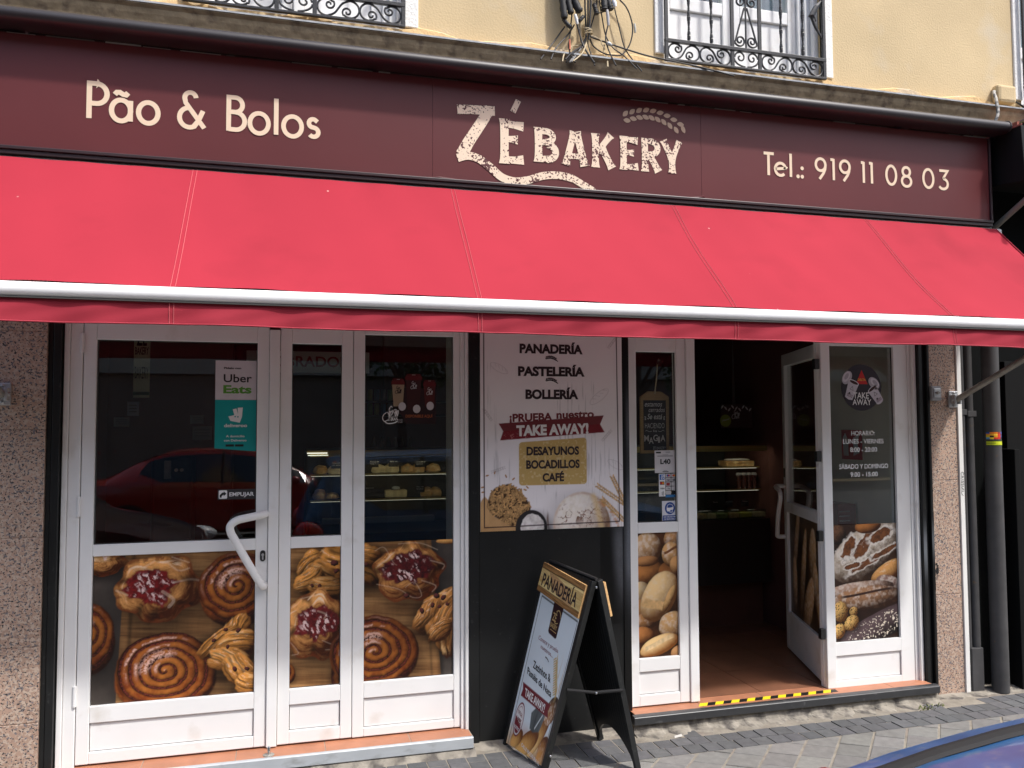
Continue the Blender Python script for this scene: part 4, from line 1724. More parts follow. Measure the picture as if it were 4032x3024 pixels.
def bun(cv, cx, cz, rx, rz, turns=3.3, seed=1, ph=0.0, cw=1, tone=1.0, side=0.22):
    """cinnamon roll seen from above, its side wall showing below"""
    shadow(cv, cx + rx * 0.06, cz - rz * 0.22, rx * 1.08, rz * 1.10, 0.22)
    lobe(cv, cx + rx * 0.02, cz - rz * side, rx * 1.0, rz * 0.98, 0, (168, 92, 36), (58, 24, 12), seed + 7, 0.7, streak=0.45)
    u, v = local(cv, cx, cz, rx, rz, 0.0)
    th = np.arctan2(v, u)
    r = np.hypot(u, v)
    n = fbm(cv.X * 40, cv.Z * 40, seed)
    nf = fbm(cv.X * 160, cv.Z * 160, seed + 1, 3)
    # fine streaks running round the coil
    st = fbm(th * 3.0 + 20, r * turns * 9 + 4, seed + 4)
    rr = r * (1 + 0.10 * (fbm(np.cos(th) * 1.5 + 5, np.sin(th) * 1.5 + 5, seed + 2) - 0.5) * 2)
    s = rr * turns - cw * th / (2 * PI) + ph + 0.16 * (n - 0.5)
    f = s - np.floor(s)
    ridge = np.sin(PI * np.clip((f - 0.22) / 0.78, 0, 1)) ** 0.7          # dough takes most of each turn
    gold = mixc(lin(196, 124, 54), lin(128, 60, 22), np.clip(0.8 * rr + 1.3 * (n - 0.45) + 0.5 * (st - 0.5), 0, 1))
    lit = (-np.cos(th) * 0.55 + np.sin(th) * 0.75)
    slope = np.cos(PI * np.clip((f - 0.22) / 0.78, 0, 1))
    c = gold * (0.26 + 0.66 * ridge + 0.34 * lit * -slope + 0.30 * (st - 0.5))[..., None]
    fill = (1 - sst(0.16, 0.30, f + 0.10 * (nf - 0.5)))
    cin = mixc(lin(40, 14, 14), lin(134, 62, 50), np.clip(1.6 * nf - 0.35, 0, 1))
    c = mixc(c, cin, fill * 0.95)
    c = c * (1 - 0.6 * np.exp(-((f - 0.235) / 0.045) ** 2))[..., None]
    gz = sst(0.15, 0.85, lit) * sst(0.35, 0.55, f) * (1 - sst(0.60, 0.85, f)) * sst(0.42, 0.60, n) * (1 - sst(0.8, 1, rr))
    gz = gz + 0.9 * sst(0.35, 0.8, lit) * np.exp(-((r - 0.42) / 0.10) ** 2) * sst(0.35, 0.55, nf)
    c = mixc(c, lin(240, 206, 190), np.clip(gz * (0.15 + 1.1 * nf), 0, 0.85))
    c = c * (1 - 0.55 * sst(0.80, 1.0, rr))[..., None] * (0.88 + 0.3 * lit * 0.5)[..., None] * tone
    m = 1 - sst(0.965, 1.0, rr)
    cv.put(m, np.clip(c, 0, 1))


def danish(cv, cx, cz, rx, rz, seed=1, jam=(0.0, 0.05, 0.5, 0.5), jamcol=((150, 26, 30), (80, 10, 16)), icing=(), ang=0.0):
    shadow(cv, cx + rx * 0.05, cz - rz * 0.2, rx * 1.08, rz * 1.12, 0.22)
    u, v = local(cv, cx, cz, rx, rz, ang)
    th = np.arctan2(v, u)
    r = np.hypot(u, v)
    wob = 0.07 * np.sin(5 * th + seed) + 0.04 * np.sin(9 * th + 2 * seed) + 0.12 * (fbm(np.cos(th) * 2 + 3, np.sin(th) * 2 + 3, seed) - 0.5)
    rr = r / (1 + wob)
    n = fbm(cv.X * 45, cv.Z * 45, seed + 2)
    nf = fbm(cv.X * 130, cv.Z * 130, seed + 3, 3)
    # laminated layers curl round the rim, folds radiate from the filling
    lay = fbm(th * 2.2 + 9, rr * 17 + 1.5 * np.sin(3 * th + seed), seed + 5)
    h = np.sqrt(np.clip(1 - rr * rr, 0, 1))
    rim = np.exp(-((rr - 0.72) / 0.16) ** 2)
    lit = np.clip(-0.50 * u * (0.4 + rim) + 0.58 * v * (0.4 + rim) + 0.55 * h + 0.18, 0, 1.15)
    c = mixc(lin(112, 50, 16), lin(232, 172, 100), np.clip(lit * 1.0 + (lay - 0.5) * 1.5 + 0.3 * (nf - 0.5), 0, 1))
    c = c * (0.30 + 0.75 * np.clip(lit, 0, 1))[..., None]
    for k in range(4):
        a = seed * 0.9 + k * PI / 2 + 0.3 * math.sin(seed + k)
        dth = np.abs(np.angle(np.exp(1j * (th - a - 0.5 * (rr - 0.7)))))
        c = c * (1 - 0.75 * (1 - sst(0.02, 0.22, dth)) * sst(0.55, 0.80, rr))[..., None]
    brown = sst(0.70, 0.98, rr) * sst(0.46, 0.60, n) + 0.6 * sst(0.88, 1.0, rr)
    c = mixc(c, lin(104, 48, 18), np.clip(brown, 0, 1) * 0.75)
    shine = sst(0.60, 0.95, lit) * sst(0.55, 0.72, lay) * rim
    c = mixc(c, lin(252, 236, 208), np.clip(shine, 0, 1) * 0.75)
    cv.put(1 - sst(0.95, 1.0, rr), np.clip(c, 0, 1))
    ju, jv, ja, jb = jam
    q = np.hypot((u - ju) / ja, (v - jv) / jb)
    q = q * (1 + 0.40 * (fbm(np.cos(th) * 3 + 1, np.sin(th) * 3 + 4, seed + 8) - 0.5) * 2)
    cv.mul((1 - sst(0.9, 1.25, q)) * 0.6, 0.4)
    nj = fbm(cv.X * 75, cv.Z * 75, seed + 11)
    jc = mixc(lin(*jamcol[1]), lin(*jamcol[0]), np.clip(nj * 1.7 - 0.35, 0, 1))
    jc = jc * (0.65 + 0.5 * np.clip(-0.3 * u + 0.5 - 0.2 * v, 0, 1))[..., None]
    st = fbm((cv.X + 0.7 * cv.Z) * 95, (cv.Z - 0.7 * cv.X) * 40, seed + 13)
    hi = sst(0.52, 0.61, st) * sst(0.36, 0.54, fbm(cv.X * 20, cv.Z * 20, seed + 14)) * (1 - sst(0.6, 0.9, q))
    jc = mixc(jc, lin(232, 214, 212), hi * 0.9)
    cv.put((1 - sst(0.86, 1.0, q)), jc)
    for path, w in icing:
        pts = [(cx + p[0] * rx, cz + p[1] * rz) for p in path]
        m = cv.line(smooth2(pts), w * 0.42, 0.0022)
        cv.put(m * 0.26 * (0.65 + 0.5 * nf), lin(244, 230, 208))


def smooth2(pts):
    return [(p.x, p.y) for p in smooth_path([(a, b_, 0) for a, b_ in pts], 5)]


def twist(cv, lobes, seed, dark=(84, 38, 14), light=(226, 160, 78)):
    """plaited puff pastry: fat glossy folds with fine layers running along them"""
    for i, (cx, cz, rx, rz, a) in enumerate(lobes):
        rx, rz = rx * 1.18, rz * 1.22
        shadow(cv, cx + 0.004, cz - rz * 0.3, rx * 1.05, rz * 1.2, 0.30)
        lobe(cv, cx, cz, rx, rz, a, light, dark, seed + i * 3, 0.6, wob=0.22, edge=0.12, gl=0.5, pw=2.2)
        u, v = local(cv, cx, cz, rx, rz, a)
        inside = 1 - sst(0.75, 1.0, np.hypot(u, v))
        w = v + 0.35 * np.sin(1.8 * u + seed + i) + 0.25 * (fbm(u * 2 + 5, v * 2 + 5, seed + i) - 0.5)
        lay = fbm(u * 1.3 + 11, w * 9 + 30, seed + i + 2)
        cv.mul(inside * sst(0.50, 0.66, lay), 0.50)
        hi = inside * sst(0.55, 0.68, 1 - lay) * sst(-0.2, 0.7, v - 0.5 * u)
        cv.put(hi * 0.6, lin(250, 214, 150))
        for k in (-0.45, 0.0, 0.42):
            d = np.abs(w - k)
            cv.mul(inside * (1 - sst(0.02, 0.11, d)) * 0.85, 0.32)


def raisins(cv, pts):
    for i, (x, z, r) in enumerate(pts):
        lobe(cv, x, z, r, r * 0.75, i * 0.7, (96, 50, 48), (24, 10, 10), i + 3, 0.6, wob=0.2)


# --- pastry picture running across the three left panes
cv = Canvas(-0.83, 0.852, 0.338, 1.03, 0.0027, (70, 66, 62))
n = fbm(cv.X * 18, cv.Z * 18, 4)
nf = vnoise(cv.X * 380, cv.Z * 60, 6)
cv.img = cv.img * (0.75 + 0.6 * n)[..., None]
# chopping board with grain
board = cv.poly([(-0.690, 1.05), (-0.722, 0.33), (0.788, 0.33), (0.735, 1.05)], 0.003)
gr = fbm(cv.X * 5, cv.Z * 75 + 6 * cv.X, 8)
gx = fbm(cv.X * 60, cv.Z * 6, 9)
wood = mixc(lin(104, 66, 34), lin(190, 148, 96), np.clip(gr * 1.4 - 0.25 + 0.2 * gx, 0, 1))
wood = wood * 0.74 * (0.75 + 0.5 * fbm(cv.X * 3, cv.Z * 4, 15))[..., None]
cv.put(board, wood)
cv.put(cv.poly([(-0.690, 1.05), (-0.722, 0.33), (-0.680, 0.33), (-0.655, 1.05)], 0.002), wood[:, :, :] * 1.25)
cv.mul(cv.line([(-0.655, 1.05), (-0.680, 0.33)], 0.018, 0.008), 0.42)
cv.mul(cv.line([(0.747, 1.05), (0.79, 0.33)], 0.03, 0.012), 0.5)
cv.mul(cv.line([(0.705, 1.05), (0.742, 0.33)], 0.012, 0.006), 0.6)
# soft unlit gap behind the pastries at the top
cv.mul(sst(0.96, 1.03, cv.Z) * (1 - sst(0.0, 0.1, np.abs(cv.X + 0.55))) * 0.5, 0.5)
bun(cv, -0.835, 0.655, 0.108, 0.150, 3.0, 31, 0.2, 1, 0.85, 0.2)
danish(cv, -0.80, 0.985, 0.115, 0.062, 14, (0.0, 0.35, 0.4, 0.3), ((232, 200, 150), (200, 150, 90)))
danish(cv, -0.548, 0.855, 0.190, 0.158, 3, (-0.16, 0.12, 0.60, 0.56), ((136, 28, 30), (70, 12, 16)),
       icing=[([(0.10, -0.10), (0.35, -0.35), (0.25, -0.55)], 0.035), ([(0.2, 0.75), (0.45, 0.5), (0.7, 0.55)], 0.018), ([(0.3, 0.9), (0.7, 0.72)], 0.014), ([(0.35, 0.15), (0.75, 0.22), (1.02, 0.14)], 0.022),
              ([(-0.95, 0.0), (-0.7, -0.15)], 0.022), ([(-0.35, 0.62), (-0.1, 0.8)], 0.02)])
cv.mul(cv.poly([(-0.455, 0.905), (-0.39, 0.915), (-0.375, 0.885), (-0.42, 0.865)], 0.012) * 0.8, 0.25)
cv.mul(cv.poly([(-0.60, 0.73), (-0.55, 0.775), (-0.545, 0.72), (-0.59, 0.69)], 0.010) * 0.7, 0.3)
bun(cv, -0.200, 0.850, 0.170, 0.165, 4.2, 5, 0.35, -1, 0.95, 0.26)
bun(cv, -0.512, 0.475, 0.228, 0.182, 5.0, 1, 0.10, -1, 1.12, 0.20)
twist(cv, [(-0.20, 0.640, 0.075, 0.052, 0.9), (-0.275, 0.590, 0.095, 0.042, 0.55), (-0.185, 0.575, 0.09, 0.055, 0.2), (-0.225, 0.500, 0.09, 0.050, -0.25), (-0.17, 0.440, 0.10, 0.060, -0.7), (-0.13, 0.38, 0.07, 0.05, -0.3)], 41)
raisins(cv, [(-0.248, 0.645, 0.012), (-0.19, 0.638, 0.013), (-0.238, 0.565, 0.011), (-0.205, 0.458, 0.014), (-0.15, 0.455, 0.013), (-0.30, 0.598, 0.012)])
# narrow pane
twist(cv, [(0.235, 0.955, 0.080, 0.055, 0.5), (0.145, 0.925, 0.072, 0.055, 0.95), (0.225, 0.885, 0.090, 0.060, -0.1), (0.14, 0.855, 0.07, 0.048, 0.6), (0.235, 0.815, 0.10, 0.045, -0.2), (0.34, 0.935, 0.13, 0.09, -0.5), (0.42, 0.89, 0.08, 0.06, -0.7), (0.40, 0.96, 0.08, 0.05, 0.1)], 61)
raisins(cv, [(0.255, 0.935, 0.020), (0.265, 0.895, 0.014), (0.185, 0.825, 0.013), (0.15, 0.83, 0.011), (0.41, 0.92, 0.013)])
danish(cv, 0.170, 0.640, 0.150, 0.172, 7, (0.05, 0.10, 0.70, 0.50), ((128, 38, 40), (74, 18, 22)),
       icing=[([(0.05, 0.38), (0.30, 0.28), (0.25, 0.15)], 0.02), ([(-0.8, -0.45), (-0.55, -0.75), (-0.75, -0.8)], 0.010), ([(0.2, -0.45), (0.6, -0.6), (0.85, -0.5), (0.7, -0.7), (0.3, -0.72)], 0.010), ([(-0.5, 0.75), (0.1, 0.85)], 0.014)])
bun(cv, 0.020, 0.420, 0.055, 0.050, 2.0, 77, 0, 1, 0.7)
bun(cv, 0.300, 0.395, 0.06, 0.085, 2.0, 78, 0, 1, 0.55)
# fixed window
danish(cv, 0.625, 0.872, 0.180, 0.150, 19, (-0.02, 0.18, 0.68, 0.58), ((104, 28, 30), (48, 12, 18)),
       icing=[([(-0.95, 0.75), (-0.7, 0.85), (-0.45, 0.35), (-0.35, 0.25)], 0.009), ([(-0.9, -0.35), (-0.3, -0.55), (0.1, -0.85), (0.35, -0.8), (0.15, -0.35), (-0.1, -0.5)], 0.009), ([(0.35, -0.3), (0.75, -0.5), (0.65, -0.7)], 0.012), ([(0.6, 0.35), (0.98, 0.2), (0.95, 0.05)], 0.014), ([(-0.3, 0.95), (0.3, 0.95), (0.8, 0.7)], 0.010)])
raisins(cv, [(0.612, 0.755, 0.016)])
bun(cv, 0.455, 0.488, 0.222, 0.178, 4.6, 23, 0.55, 1, 0.86, 0.1)
twist(cv, [(0.80, 0.70, 0.11, 0.06, 0.5), (0.73, 0.645, 0.085, 0.06, 0.8), (0.80, 0.61, 0.10, 0.055, 0.9), (0.84, 0.54, 0.09, 0.06, 1.2), (0.79, 0.575, 0.06, 0.04, 0.7)], 83, (92, 46, 20), (200, 140, 72))
raisins(cv, [(0.765, 0.745, 0.017), (0.80, 0.735, 0.016), (0.745, 0.70, 0.014), (0.69, 0.675, 0.016), (0.82, 0.70, 0.012), (0.78, 0.69, 0.012)])
lobe(cv, 0.85, 1.02, 0.09, 0.018, 0, (220, 170, 100), (120, 70, 30), 90)
cv.img *= (0.93 + 0.10 * nf)[..., None]
cv.img *= np.array([1.10, 1.0, 0.96])
PF = wall_fn(0.0150)
o = cv.sheet('window_print', PF, M['print'], L1, -0.827, -0.118, 0.3455, 1.0148)
o['label'] = 'photo print of a large cinnamon roll and a jam danish'
o = cv.sheet('window_print', PF, M['print'], L2, 0.0465, 0.2847, 0.3465, 1.0148)
o['label'] = 'photo print of a jam danish below a raisin twist'
o = cv.sheet('window_print', PF, M['print'], L3, 0.4000, 0.8492, 0.3495, 1.0285)
o['label'] = 'photo print of a dark cinnamon roll below a danish with plum jam'

# --- bread rolls in the right sidelight
cv = Canvas(1.869, 2.110, 0.346, 1.019, 0.0027, (84, 48, 24))
cv.img *= (0.5 + 0.8 * fbm(cv.X * 22, cv.Z * 22, 5))[..., None]
BR = ((228, 184, 126), (132, 76, 34))
lobe(cv, 1.94, 0.80, 0.09, 0.07, 0.2, (190, 124, 66), (92, 48, 22), 3, 0.6)
lobe(cv, 2.06, 0.80, 0.07, 0.06, 0, (176, 112, 58), (84, 42, 20), 13, 0.6)
shadow(cv, 1.94, 0.91, 0.09, 0.08)
lobe(cv, 1.932, 0.935, 0.086, 0.088, 0.1, (206, 164, 118), (118, 72, 40), 5, 0.55, flour=0.6)
lobe(cv, 1.925, 0.865, 0.075, 0.03, 0.05, (190, 134, 82), (108, 62, 32), 6, 0.4)
lobe(cv, 2.10, 0.985, 0.075, 0.065, 0.4, (190, 140, 90), (92, 50, 24), 8, 0.7, flour=0.5)
shadow(cv, 2.07, 0.88, 0.07, 0.075)
lobe(cv, 2.075, 0.895, 0.062, 0.072, 0.2, (212, 164, 106), (116, 66, 32), 9, 0.7, flour=0.6, cut=[(0.35, 0.12, (120, 70, 36))])
lobe(cv, 2.110, 0.835, 0.05, 0.055, 0.2, (204, 152, 96), (112, 62, 30), 10, 0.6)
lobe(cv, 1.885, 0.695, 0.065, 0.062, 0.5, (236, 204, 150), (160, 100, 52), 12, 0.4, flour=0.4)
lobe(cv, 1.895, 0.605, 0.068, 0.060, 0.2, (206, 150, 92), (104, 58, 28), 15, 0.6)
lobe(cv, 1.92, 0.545, 0.075, 0.045, 0.0, (196, 140, 84), (98, 54, 26), 16, 0.6, flour=0.5)
shadow(cv, 2.0, 0.66, 0.125, 0.145, 0.4)
lobe(cv, 1.998, 0.672, 0.098, 0.152, -0.55, (240, 204, 146), (156, 98, 48), 20, 0.35, cut=[(-0.34, 0.20, (222, 180, 122))], flour=0.25)
lobe(cv, 2.055, 0.655, 0.022, 0.085, -0.45, (214, 170, 110), (140, 88, 44), 22, 0.9)
shadow(cv, 2.08, 0.50, 0.09, 0.09)
lobe(cv, 2.075, 0.51, 0.085, 0.078, 0.3, (216, 170, 112), (120, 70, 34), 25, 0.55, flour=0.6)
lobe(cv, 1.90, 0.465, 0.07, 0.05, -0.2, (196, 128, 70), (108, 56, 26), 26, 0.5)
shadow(cv, 2.0, 0.40, 0.13, 0.06)
lobe(cv, 1.995, 0.410, 0.122, 0.052, 0.30, (246, 208, 146), (186, 110, 44), 28, 0.35, cut=[(0.25, 0.3, (238, 206, 156))])
lobe(cv, 2.11, 0.365, 0.05, 0.035, 0.2, (190, 140, 92), (100, 58, 30), 29, 0.5)
o = cv.sheet('window_print', PF, M['print'], R1, 1.8700, 2.1082, 0.3485, 1.0165)
o['label'] = 'photo print of crusty white bread rolls'

# --- rustic loaves in the right-hand window
cv = Canvas(3.1005, 3.5495, 0.340, 1.020, 0.0028, (66, 42, 32))
cv.img *= (0.5 + 0.8 * fbm(cv.X * 22, cv.Z * 22, 15))[..., None]
lobe(cv, 3.14, 0.96, 0.06, 0.06, 0, (120, 84, 60), (50, 30, 22), 3, 0.9, spot=0.5)
shadow(cv, 3.36, 0.82, 0.28, 0.17)
lobe(cv, 3.345, 0.850, 0.285, 0.155, 0.48, (206, 190, 168), (96, 62, 40), 6, 0.7, flour=0.7, wob=0.06)
# torn crust: broad dark rifts edged with white flour
X0, Z0 = 3.345, 0.850
for i, (dx, dz, L, W, a) in enumerate([(-0.13, 0.03, 0.065, 0.045, 1.0), (-0.02, 0.05, 0.10, 0.040, 0.8), (0.09, 0.10, 0.09, 0.030, 0.45), (0.0, -0.055, 0.13, 0.020, 0.45), (0.12, 0.00, 0.10, 0.016, 0.4), (-0.11, -0.075, 0.06, 0.016, 0.2)]):
    u, v = local(cv, X0 + dx, Z0 + dz, L, W, a)
    q = np.hypot(u, v) * (1 + 0.5 * (fbm(cv.X * 30, cv.Z * 30, 40 + i) - 0.5) * 2)
    cv.put((1 - sst(1.1, 1.5, q)) * 0.8, lin(236, 228, 216))
    cc = mixc(lin(60, 32, 18), lin(150, 92, 52), fbm(cv.X * 50, cv.Z * 50, 50 + i))
    cv.put(1 - sst(0.85, 1.0, q), cc)
crk = np.abs(fbm(cv.X * 26, cv.Z * 30, 21) - 0.5)
u, v = local(cv, X0, Z0, 0.27, 0.145, 0.48)
cv.mul((1 - sst(0.0, 0.028, crk)) * (1 - sst(0.8, 1.0, np.hypot(u, v))) * 0.75, 0.35)
lobe(cv, 3.35, 1.005, 0.095, 0.045, 0.1, (196, 126, 66), (100, 52, 24), 9, 0.5)
shadow(cv, 3.48, 0.70, 0.13, 0.07)
lobe(cv, 3.490, 0.735, 0.140, 0.055, 0.42, (228, 168, 98), (130, 72, 32), 12, 0.4, gl=0.5, spot=0.15)
lobe(cv, 3.50, 0.655, 0.11, 0.05, -0.35, (150, 116, 104), (70, 44, 40), 14, 0.9, flour=0.8)
shadow(cv, 3.32, 0.585, 0.26, 0.085)
lobe(cv, 3.29, 0.640, 0.24, 0.045, 0.06, (186, 152, 130), (92, 58, 44), 16, 0.8, flour=0.7)
lobe(cv, 3.335, 0.585, 0.250, 0.072, 0.05, (176, 130, 92), (84, 48, 30), 17, 0.9, flour=0.8, cut=[(0.42, 0.12, (70, 44, 34))])
u, v = local(cv, 3.40, 0.395, 0.27, 0.075, 0.36)
shadow(cv, 3.36, 0.40, 0.26, 0.09, 0.4)
lobe(cv, 3.40, 0.410, 0.270, 0.085, 0.36, (92, 74, 76), (34, 24, 24), 22, 0.9, pw=3.0)
seed_ = sst(0.70, 0.76, vnoise(cv.X * 120, cv.Z * 150, 31)) * (1 - sst(0.75, 0.95, np.hypot(*local(cv, 3.40, 0.410, 0.26, 0.08, 0.36))))
cv.put(seed_ * 0.9, lin(236, 224, 204))
for i, (x, z, a, b_) in enumerate([(3.147, 0.515, 0.052, 0.062), (3.237, 0.512, 0.030, 0.028), (3.220, 0.446, 0.056, 0.042), (3.135, 0.405, 0.048, 0.040)]):
    shadow(cv, x + 0.005, z - 0.015, a * 1.1, b_ * 1.1, 0.4)
    lobe(cv, x, z, a, b_, 0.3 * i, (232, 188, 112), (150, 92, 36), 60 + i, 0.4, spot=0.85)
o = cv.sheet('window_print', wall_fn(0.0150), M['print'], R3, 3.1015, 3.5482, 0.3435, 1.0175)
o['label'] = 'photo print of floury rustic loaves and small seeded buns'

# --- baguettes on the open door
cv = Canvas(0.064, 0.763, 0.356, 1.019, 0.005, (96, 72, 48))
cv.img *= (0.6 + 0.7 * fbm(cv.X * 30, cv.Z * 30, 25))[..., None]
for i, (x, z, a, b_, g) in enumerate([(0.62, 0.80, 0.33, 0.05, 1.9), (0.47, 0.62, 0.36, 0.055, 1.85), (0.25, 0.78, 0.20, 0.085, 1.75), (0.20, 0.62, 0.16, 0.075, 1.6), (0.66, 0.55, 0.2, 0.06, 1.6), (0.12, 0.47, 0.14, 0.07, 1.3), (0.36, 0.46, 0.24, 0.09, 2.1)]):
    shadow(cv, x, z, abs(a * math.cos(g)) + b_, abs(a * math.sin(g)) + 0.02, 0.6)
    lobe(cv, x, z, a, b_, g, (214, 172, 118), (120, 76, 40), 70 + i, 0.6, flour=0.6)
cv.sheet('window_print', lambda u, z: (*dfn(u, 0.018), z), M['print'], od)

# ------------------------------------------------------------------ poster on the black pier
PY = -0.030
po = thing('poster', 'tall bakery poster with bold dark lettering, red ribbon and gold box on the black pier', 'poster', (1.38, PY, 1.06))
cv = Canvas(0.984, 1.772, 1.064, 2.115, 0.0028, (236, 230, 231))
n = fbm(cv.X * 3, cv.Z * 2, 3)
cv.img *= (0.93 + 0.14 * n)[..., None]
wd = fbm(cv.X * 130, cv.Z * 5, 7)
cv.mul(sst(0.64, 0.74, wd) * sst(0.45, 0.6, fbm(cv.X * 4, cv.Z * 3, 12)) * 0.7, 0.62)
# sack of grain
cv.put(cv.poly([(0.975, 1.05), (0.975, 1.20), (1.005, 1.245), (1.05, 1.20), (1.06, 1.14), (1.10, 1.12), (1.17, 1.085), (1.20, 1.05)], 0.004),
       mixc(lin(140, 98, 58), lin(214, 172, 120), np.clip(0.5 + 0.5 * np.sin(cv.X * 900) * np.sin(cv.Z * 900 + cv.X * 200) + 0.8 * (fbm(cv.X * 14, cv.Z * 14, 2) - 0.5), 0, 1)))
heap = cv.poly(smooth2([(1.018, 1.19), (1.03, 1.24), (1.06, 1.285), (1.10, 1.295), (1.135, 1.305), (1.17, 1.285), (1.21, 1.25), (1.245, 1.20), (1.25, 1.165), (1.21, 1.12), (1.165, 1.085), (1.10, 1.115), (1.05, 1.145)]), 0.004)
cv.put(heap, np.asarray(lin(70, 44, 22)) * np.ones_like(cv.img))
rg = random.Random(5)
for i in range(620):
    x = rg.uniform(1.015, 1.255)
    z = rg.uniform(1.085, 1.31)
    iz, ix = int((z - 1.064) / 0.0028), int((x - 0.984) / 0.0028)
    stray = rg.random() < 0.02
    if heap[min(iz, heap.shape[0] - 1), min(ix, heap.shape[1] - 1)] < 0.5 and not stray:
        continue
    # small local window so that the many grains stay cheap
    s = 10
    i0, i1, j0, j1 = max(iz - s, 0), iz + s, max(ix - s, 0), ix + s
    sub = Canvas.__new__(Canvas)
    sub.X, sub.Z, sub.img = cv.X[i0:i1, j0:j1], cv.Z[i0:i1, j0:j1], cv.img[i0:i1, j0:j1]
    a = rg.uniform(0, PI)
    k = rg.uniform(0.8, 1.12)
    u, v = local(sub, x, z, 0.0105, 0.0046, a)
    r = np.hypot(u, v)
    sub.put((1 - sst(0.8, 1.15, r)) * 0.95, np.asarray(lin(206 * k, 160 * k, 104 * k)) * (0.55 + 0.6 * np.clip(0.4 - 0.5 * v, 0, 1))[..., None])
    cv.img[i0:i1, j0:j1] = sub.img
for x, z, a in ((1.02, 1.35, 0.3), (1.06, 1.365, 1.2), (1.225, 1.31, 0.5), (1.235, 1.285, 2.4), (1.12, 1.345, 1.9), (1.16, 1.33, 0.7), (0.995, 1.29, 0.2), (0.998, 1.265, 0.0)):
    u, v = local(cv, x, z, 0.010, 0.0042, a)
    cv.put(1 - sst(0.8, 1.15, np.hypot(u, v)), lin(176, 128, 86))
# bowl of flour, crusty loaf, wheat
shadow(cv, 1.27, 1.10, 0.09, 0.06, 0.55)
u, v = local(cv, 1.256, 1.075, 0.088, 0.094, 0)
cv.put(1 - sst(0.96, 1.0, np.hypot(u, v)), lin(38, 34, 36))
u, v = local(cv, 1.262, 1.075, 0.066, 0.074, 0)
fl = fbm(cv.X * 50, cv.Z * 50, 33)
cv.put(1 - sst(0.94, 1.0, np.hypot(u, v) + 0.15 * (fl - 0.5)), mixc(lin(150, 140, 136), lin(236, 230, 226), np.clip(0.2 + 1.2 * fl, 0, 1)))
cv.put(sst(0.5, 0.75, fbm(cv.X * 140, cv.Z * 9, 13)) * np.exp(-((cv.X - 1.345) / 0.022) ** 2) * (1 - sst(1.12, 1.19, cv.Z)) * 0.9, lin(104, 70, 56))
cv.mul(np.exp(-((cv.X - 1.35) / 0.03) ** 2) * (1 - sst(1.06, 1.13, cv.Z)), 0.3)
shadow(cv, 1.53, 1.10, 0.19, 0.14, 0.7)
lobe(cv, 1.535, 1.085, 0.165, 0.175, 0, (240, 232, 224), (200, 160, 128), 37, 0.5, flour=0.9)
q = np.hypot(*local(cv, 1.535, 1.085, 0.165, 0.175, 0))
ns = fbm(cv.X * 28, cv.Z * 28, 44)
cv.put((1 - sst(0.0, 0.05, np.abs(ns - 0.47))) * (1 - sst(0.75, 0.95, q)) * sst(0.45, 0.6, fbm(cv.X * 8, cv.Z * 8, 46)) * 0.9, lin(126, 76, 46))
cv.put(sst(0.55, 0.62, fbm(cv.X * 45, cv.Z * 45, 47)) * np.exp(-(((cv.X - 1.50) / 0.05) ** 2 + ((cv.Z - 1.125) / 0.04) ** 2)), lin(110, 62, 34))
cv.put((1 - sst(0.90, 1.0, q)) * sst(0.86, 0.97, q) * 0.7 * sst(0.3, 0.6, ns), lin(190, 140, 100))
cv.put(cv.line(smooth2([(1.60, 1.23), (1.615, 1.19), (1.63, 1.13), (1.645, 1.07)]), 0.03, 0.012) * 0.6, lin(226, 196, 140))
cv.put(cv.line(smooth2([(1.635, 1.21), (1.68, 1.17), (1.715, 1.11), (1.73, 1.06)]), 0.034, 0.01) * sst(0.35, 0.6, ns) * 0.9, lin(196, 138, 88))
for (x0, z0, x1, z1) in ((1.625, 1.285, 1.80, 1.17), (1.71, 1.33, 1.79, 1.17), (1.65, 1.215, 1.78, 1.09)):
    for k in range(15):
        t = k / 15
        x, z = x0 + (x1 - x0) * t, z0 + (z1 - z0) * t
        a = math.atan2(z0 - z1, x0 - x1)
        for sgn in (-1, 1):
            u, v = local(cv, x + sgn * 0.007 * math.sin(-a), z + sgn * 0.007 * math.cos(a), 0.012, 0.0045, a + sgn * 0.5)
            kk = 0.8 + 0.3 * ((k * 7 + sgn) % 5) / 5
            cv.put((1 - sst(0.7, 1.15, np.hypot(u, v))) * 0.92, lin(206 * kk, 164 * kk, 104 * kk))
        cv.put(cv.line([(x, z), (x + 0.03 * math.cos(a + 0.25), z + 0.03 * math.sin(a + 0.25))], 0.0012, 0.0016) * 0.5, lin(196, 158, 104))
# faint sketches of loaves and wheat on the paper
def sketch_loaf(x, z, L, W, a):
    pts = [(x + L * math.cos(t) * math.cos(a) - W * math.sin(t) * math.sin(a), z + L * math.cos(t) * math.sin(a) + W * math.sin(t) * math.cos(a)) for t in [k * 2 * PI / 24 for k in range(25)]]
    cv.put(cv.line(pts, 0.0018, 0.0014) * 0.55, lin(150, 138, 142))
    for k in range(4):
        t = -0.6 + 0.4 * k
        c0 = (x + L * t * math.cos(a), z + L * t * math.sin(a))
        cv.put(cv.line([(c0[0] - W * 0.7 * math.sin(a), c0[1] + W * 0.7 * math.cos(a)), (c0[0] + 0.25 * L * math.cos(a), c0[1] + 0.25 * L * math.sin(a))], 0.0018, 0.0014) * 0.5, lin(150, 138, 142))
sketch_loaf(1.085, 1.905, 0.052, 0.018, -0.5)
sketch_loaf(1.640, 1.760, 0.065, 0.022, 0.65)
sketch_loaf(1.73, 1.395, 0.05, 0.018, -0.5)
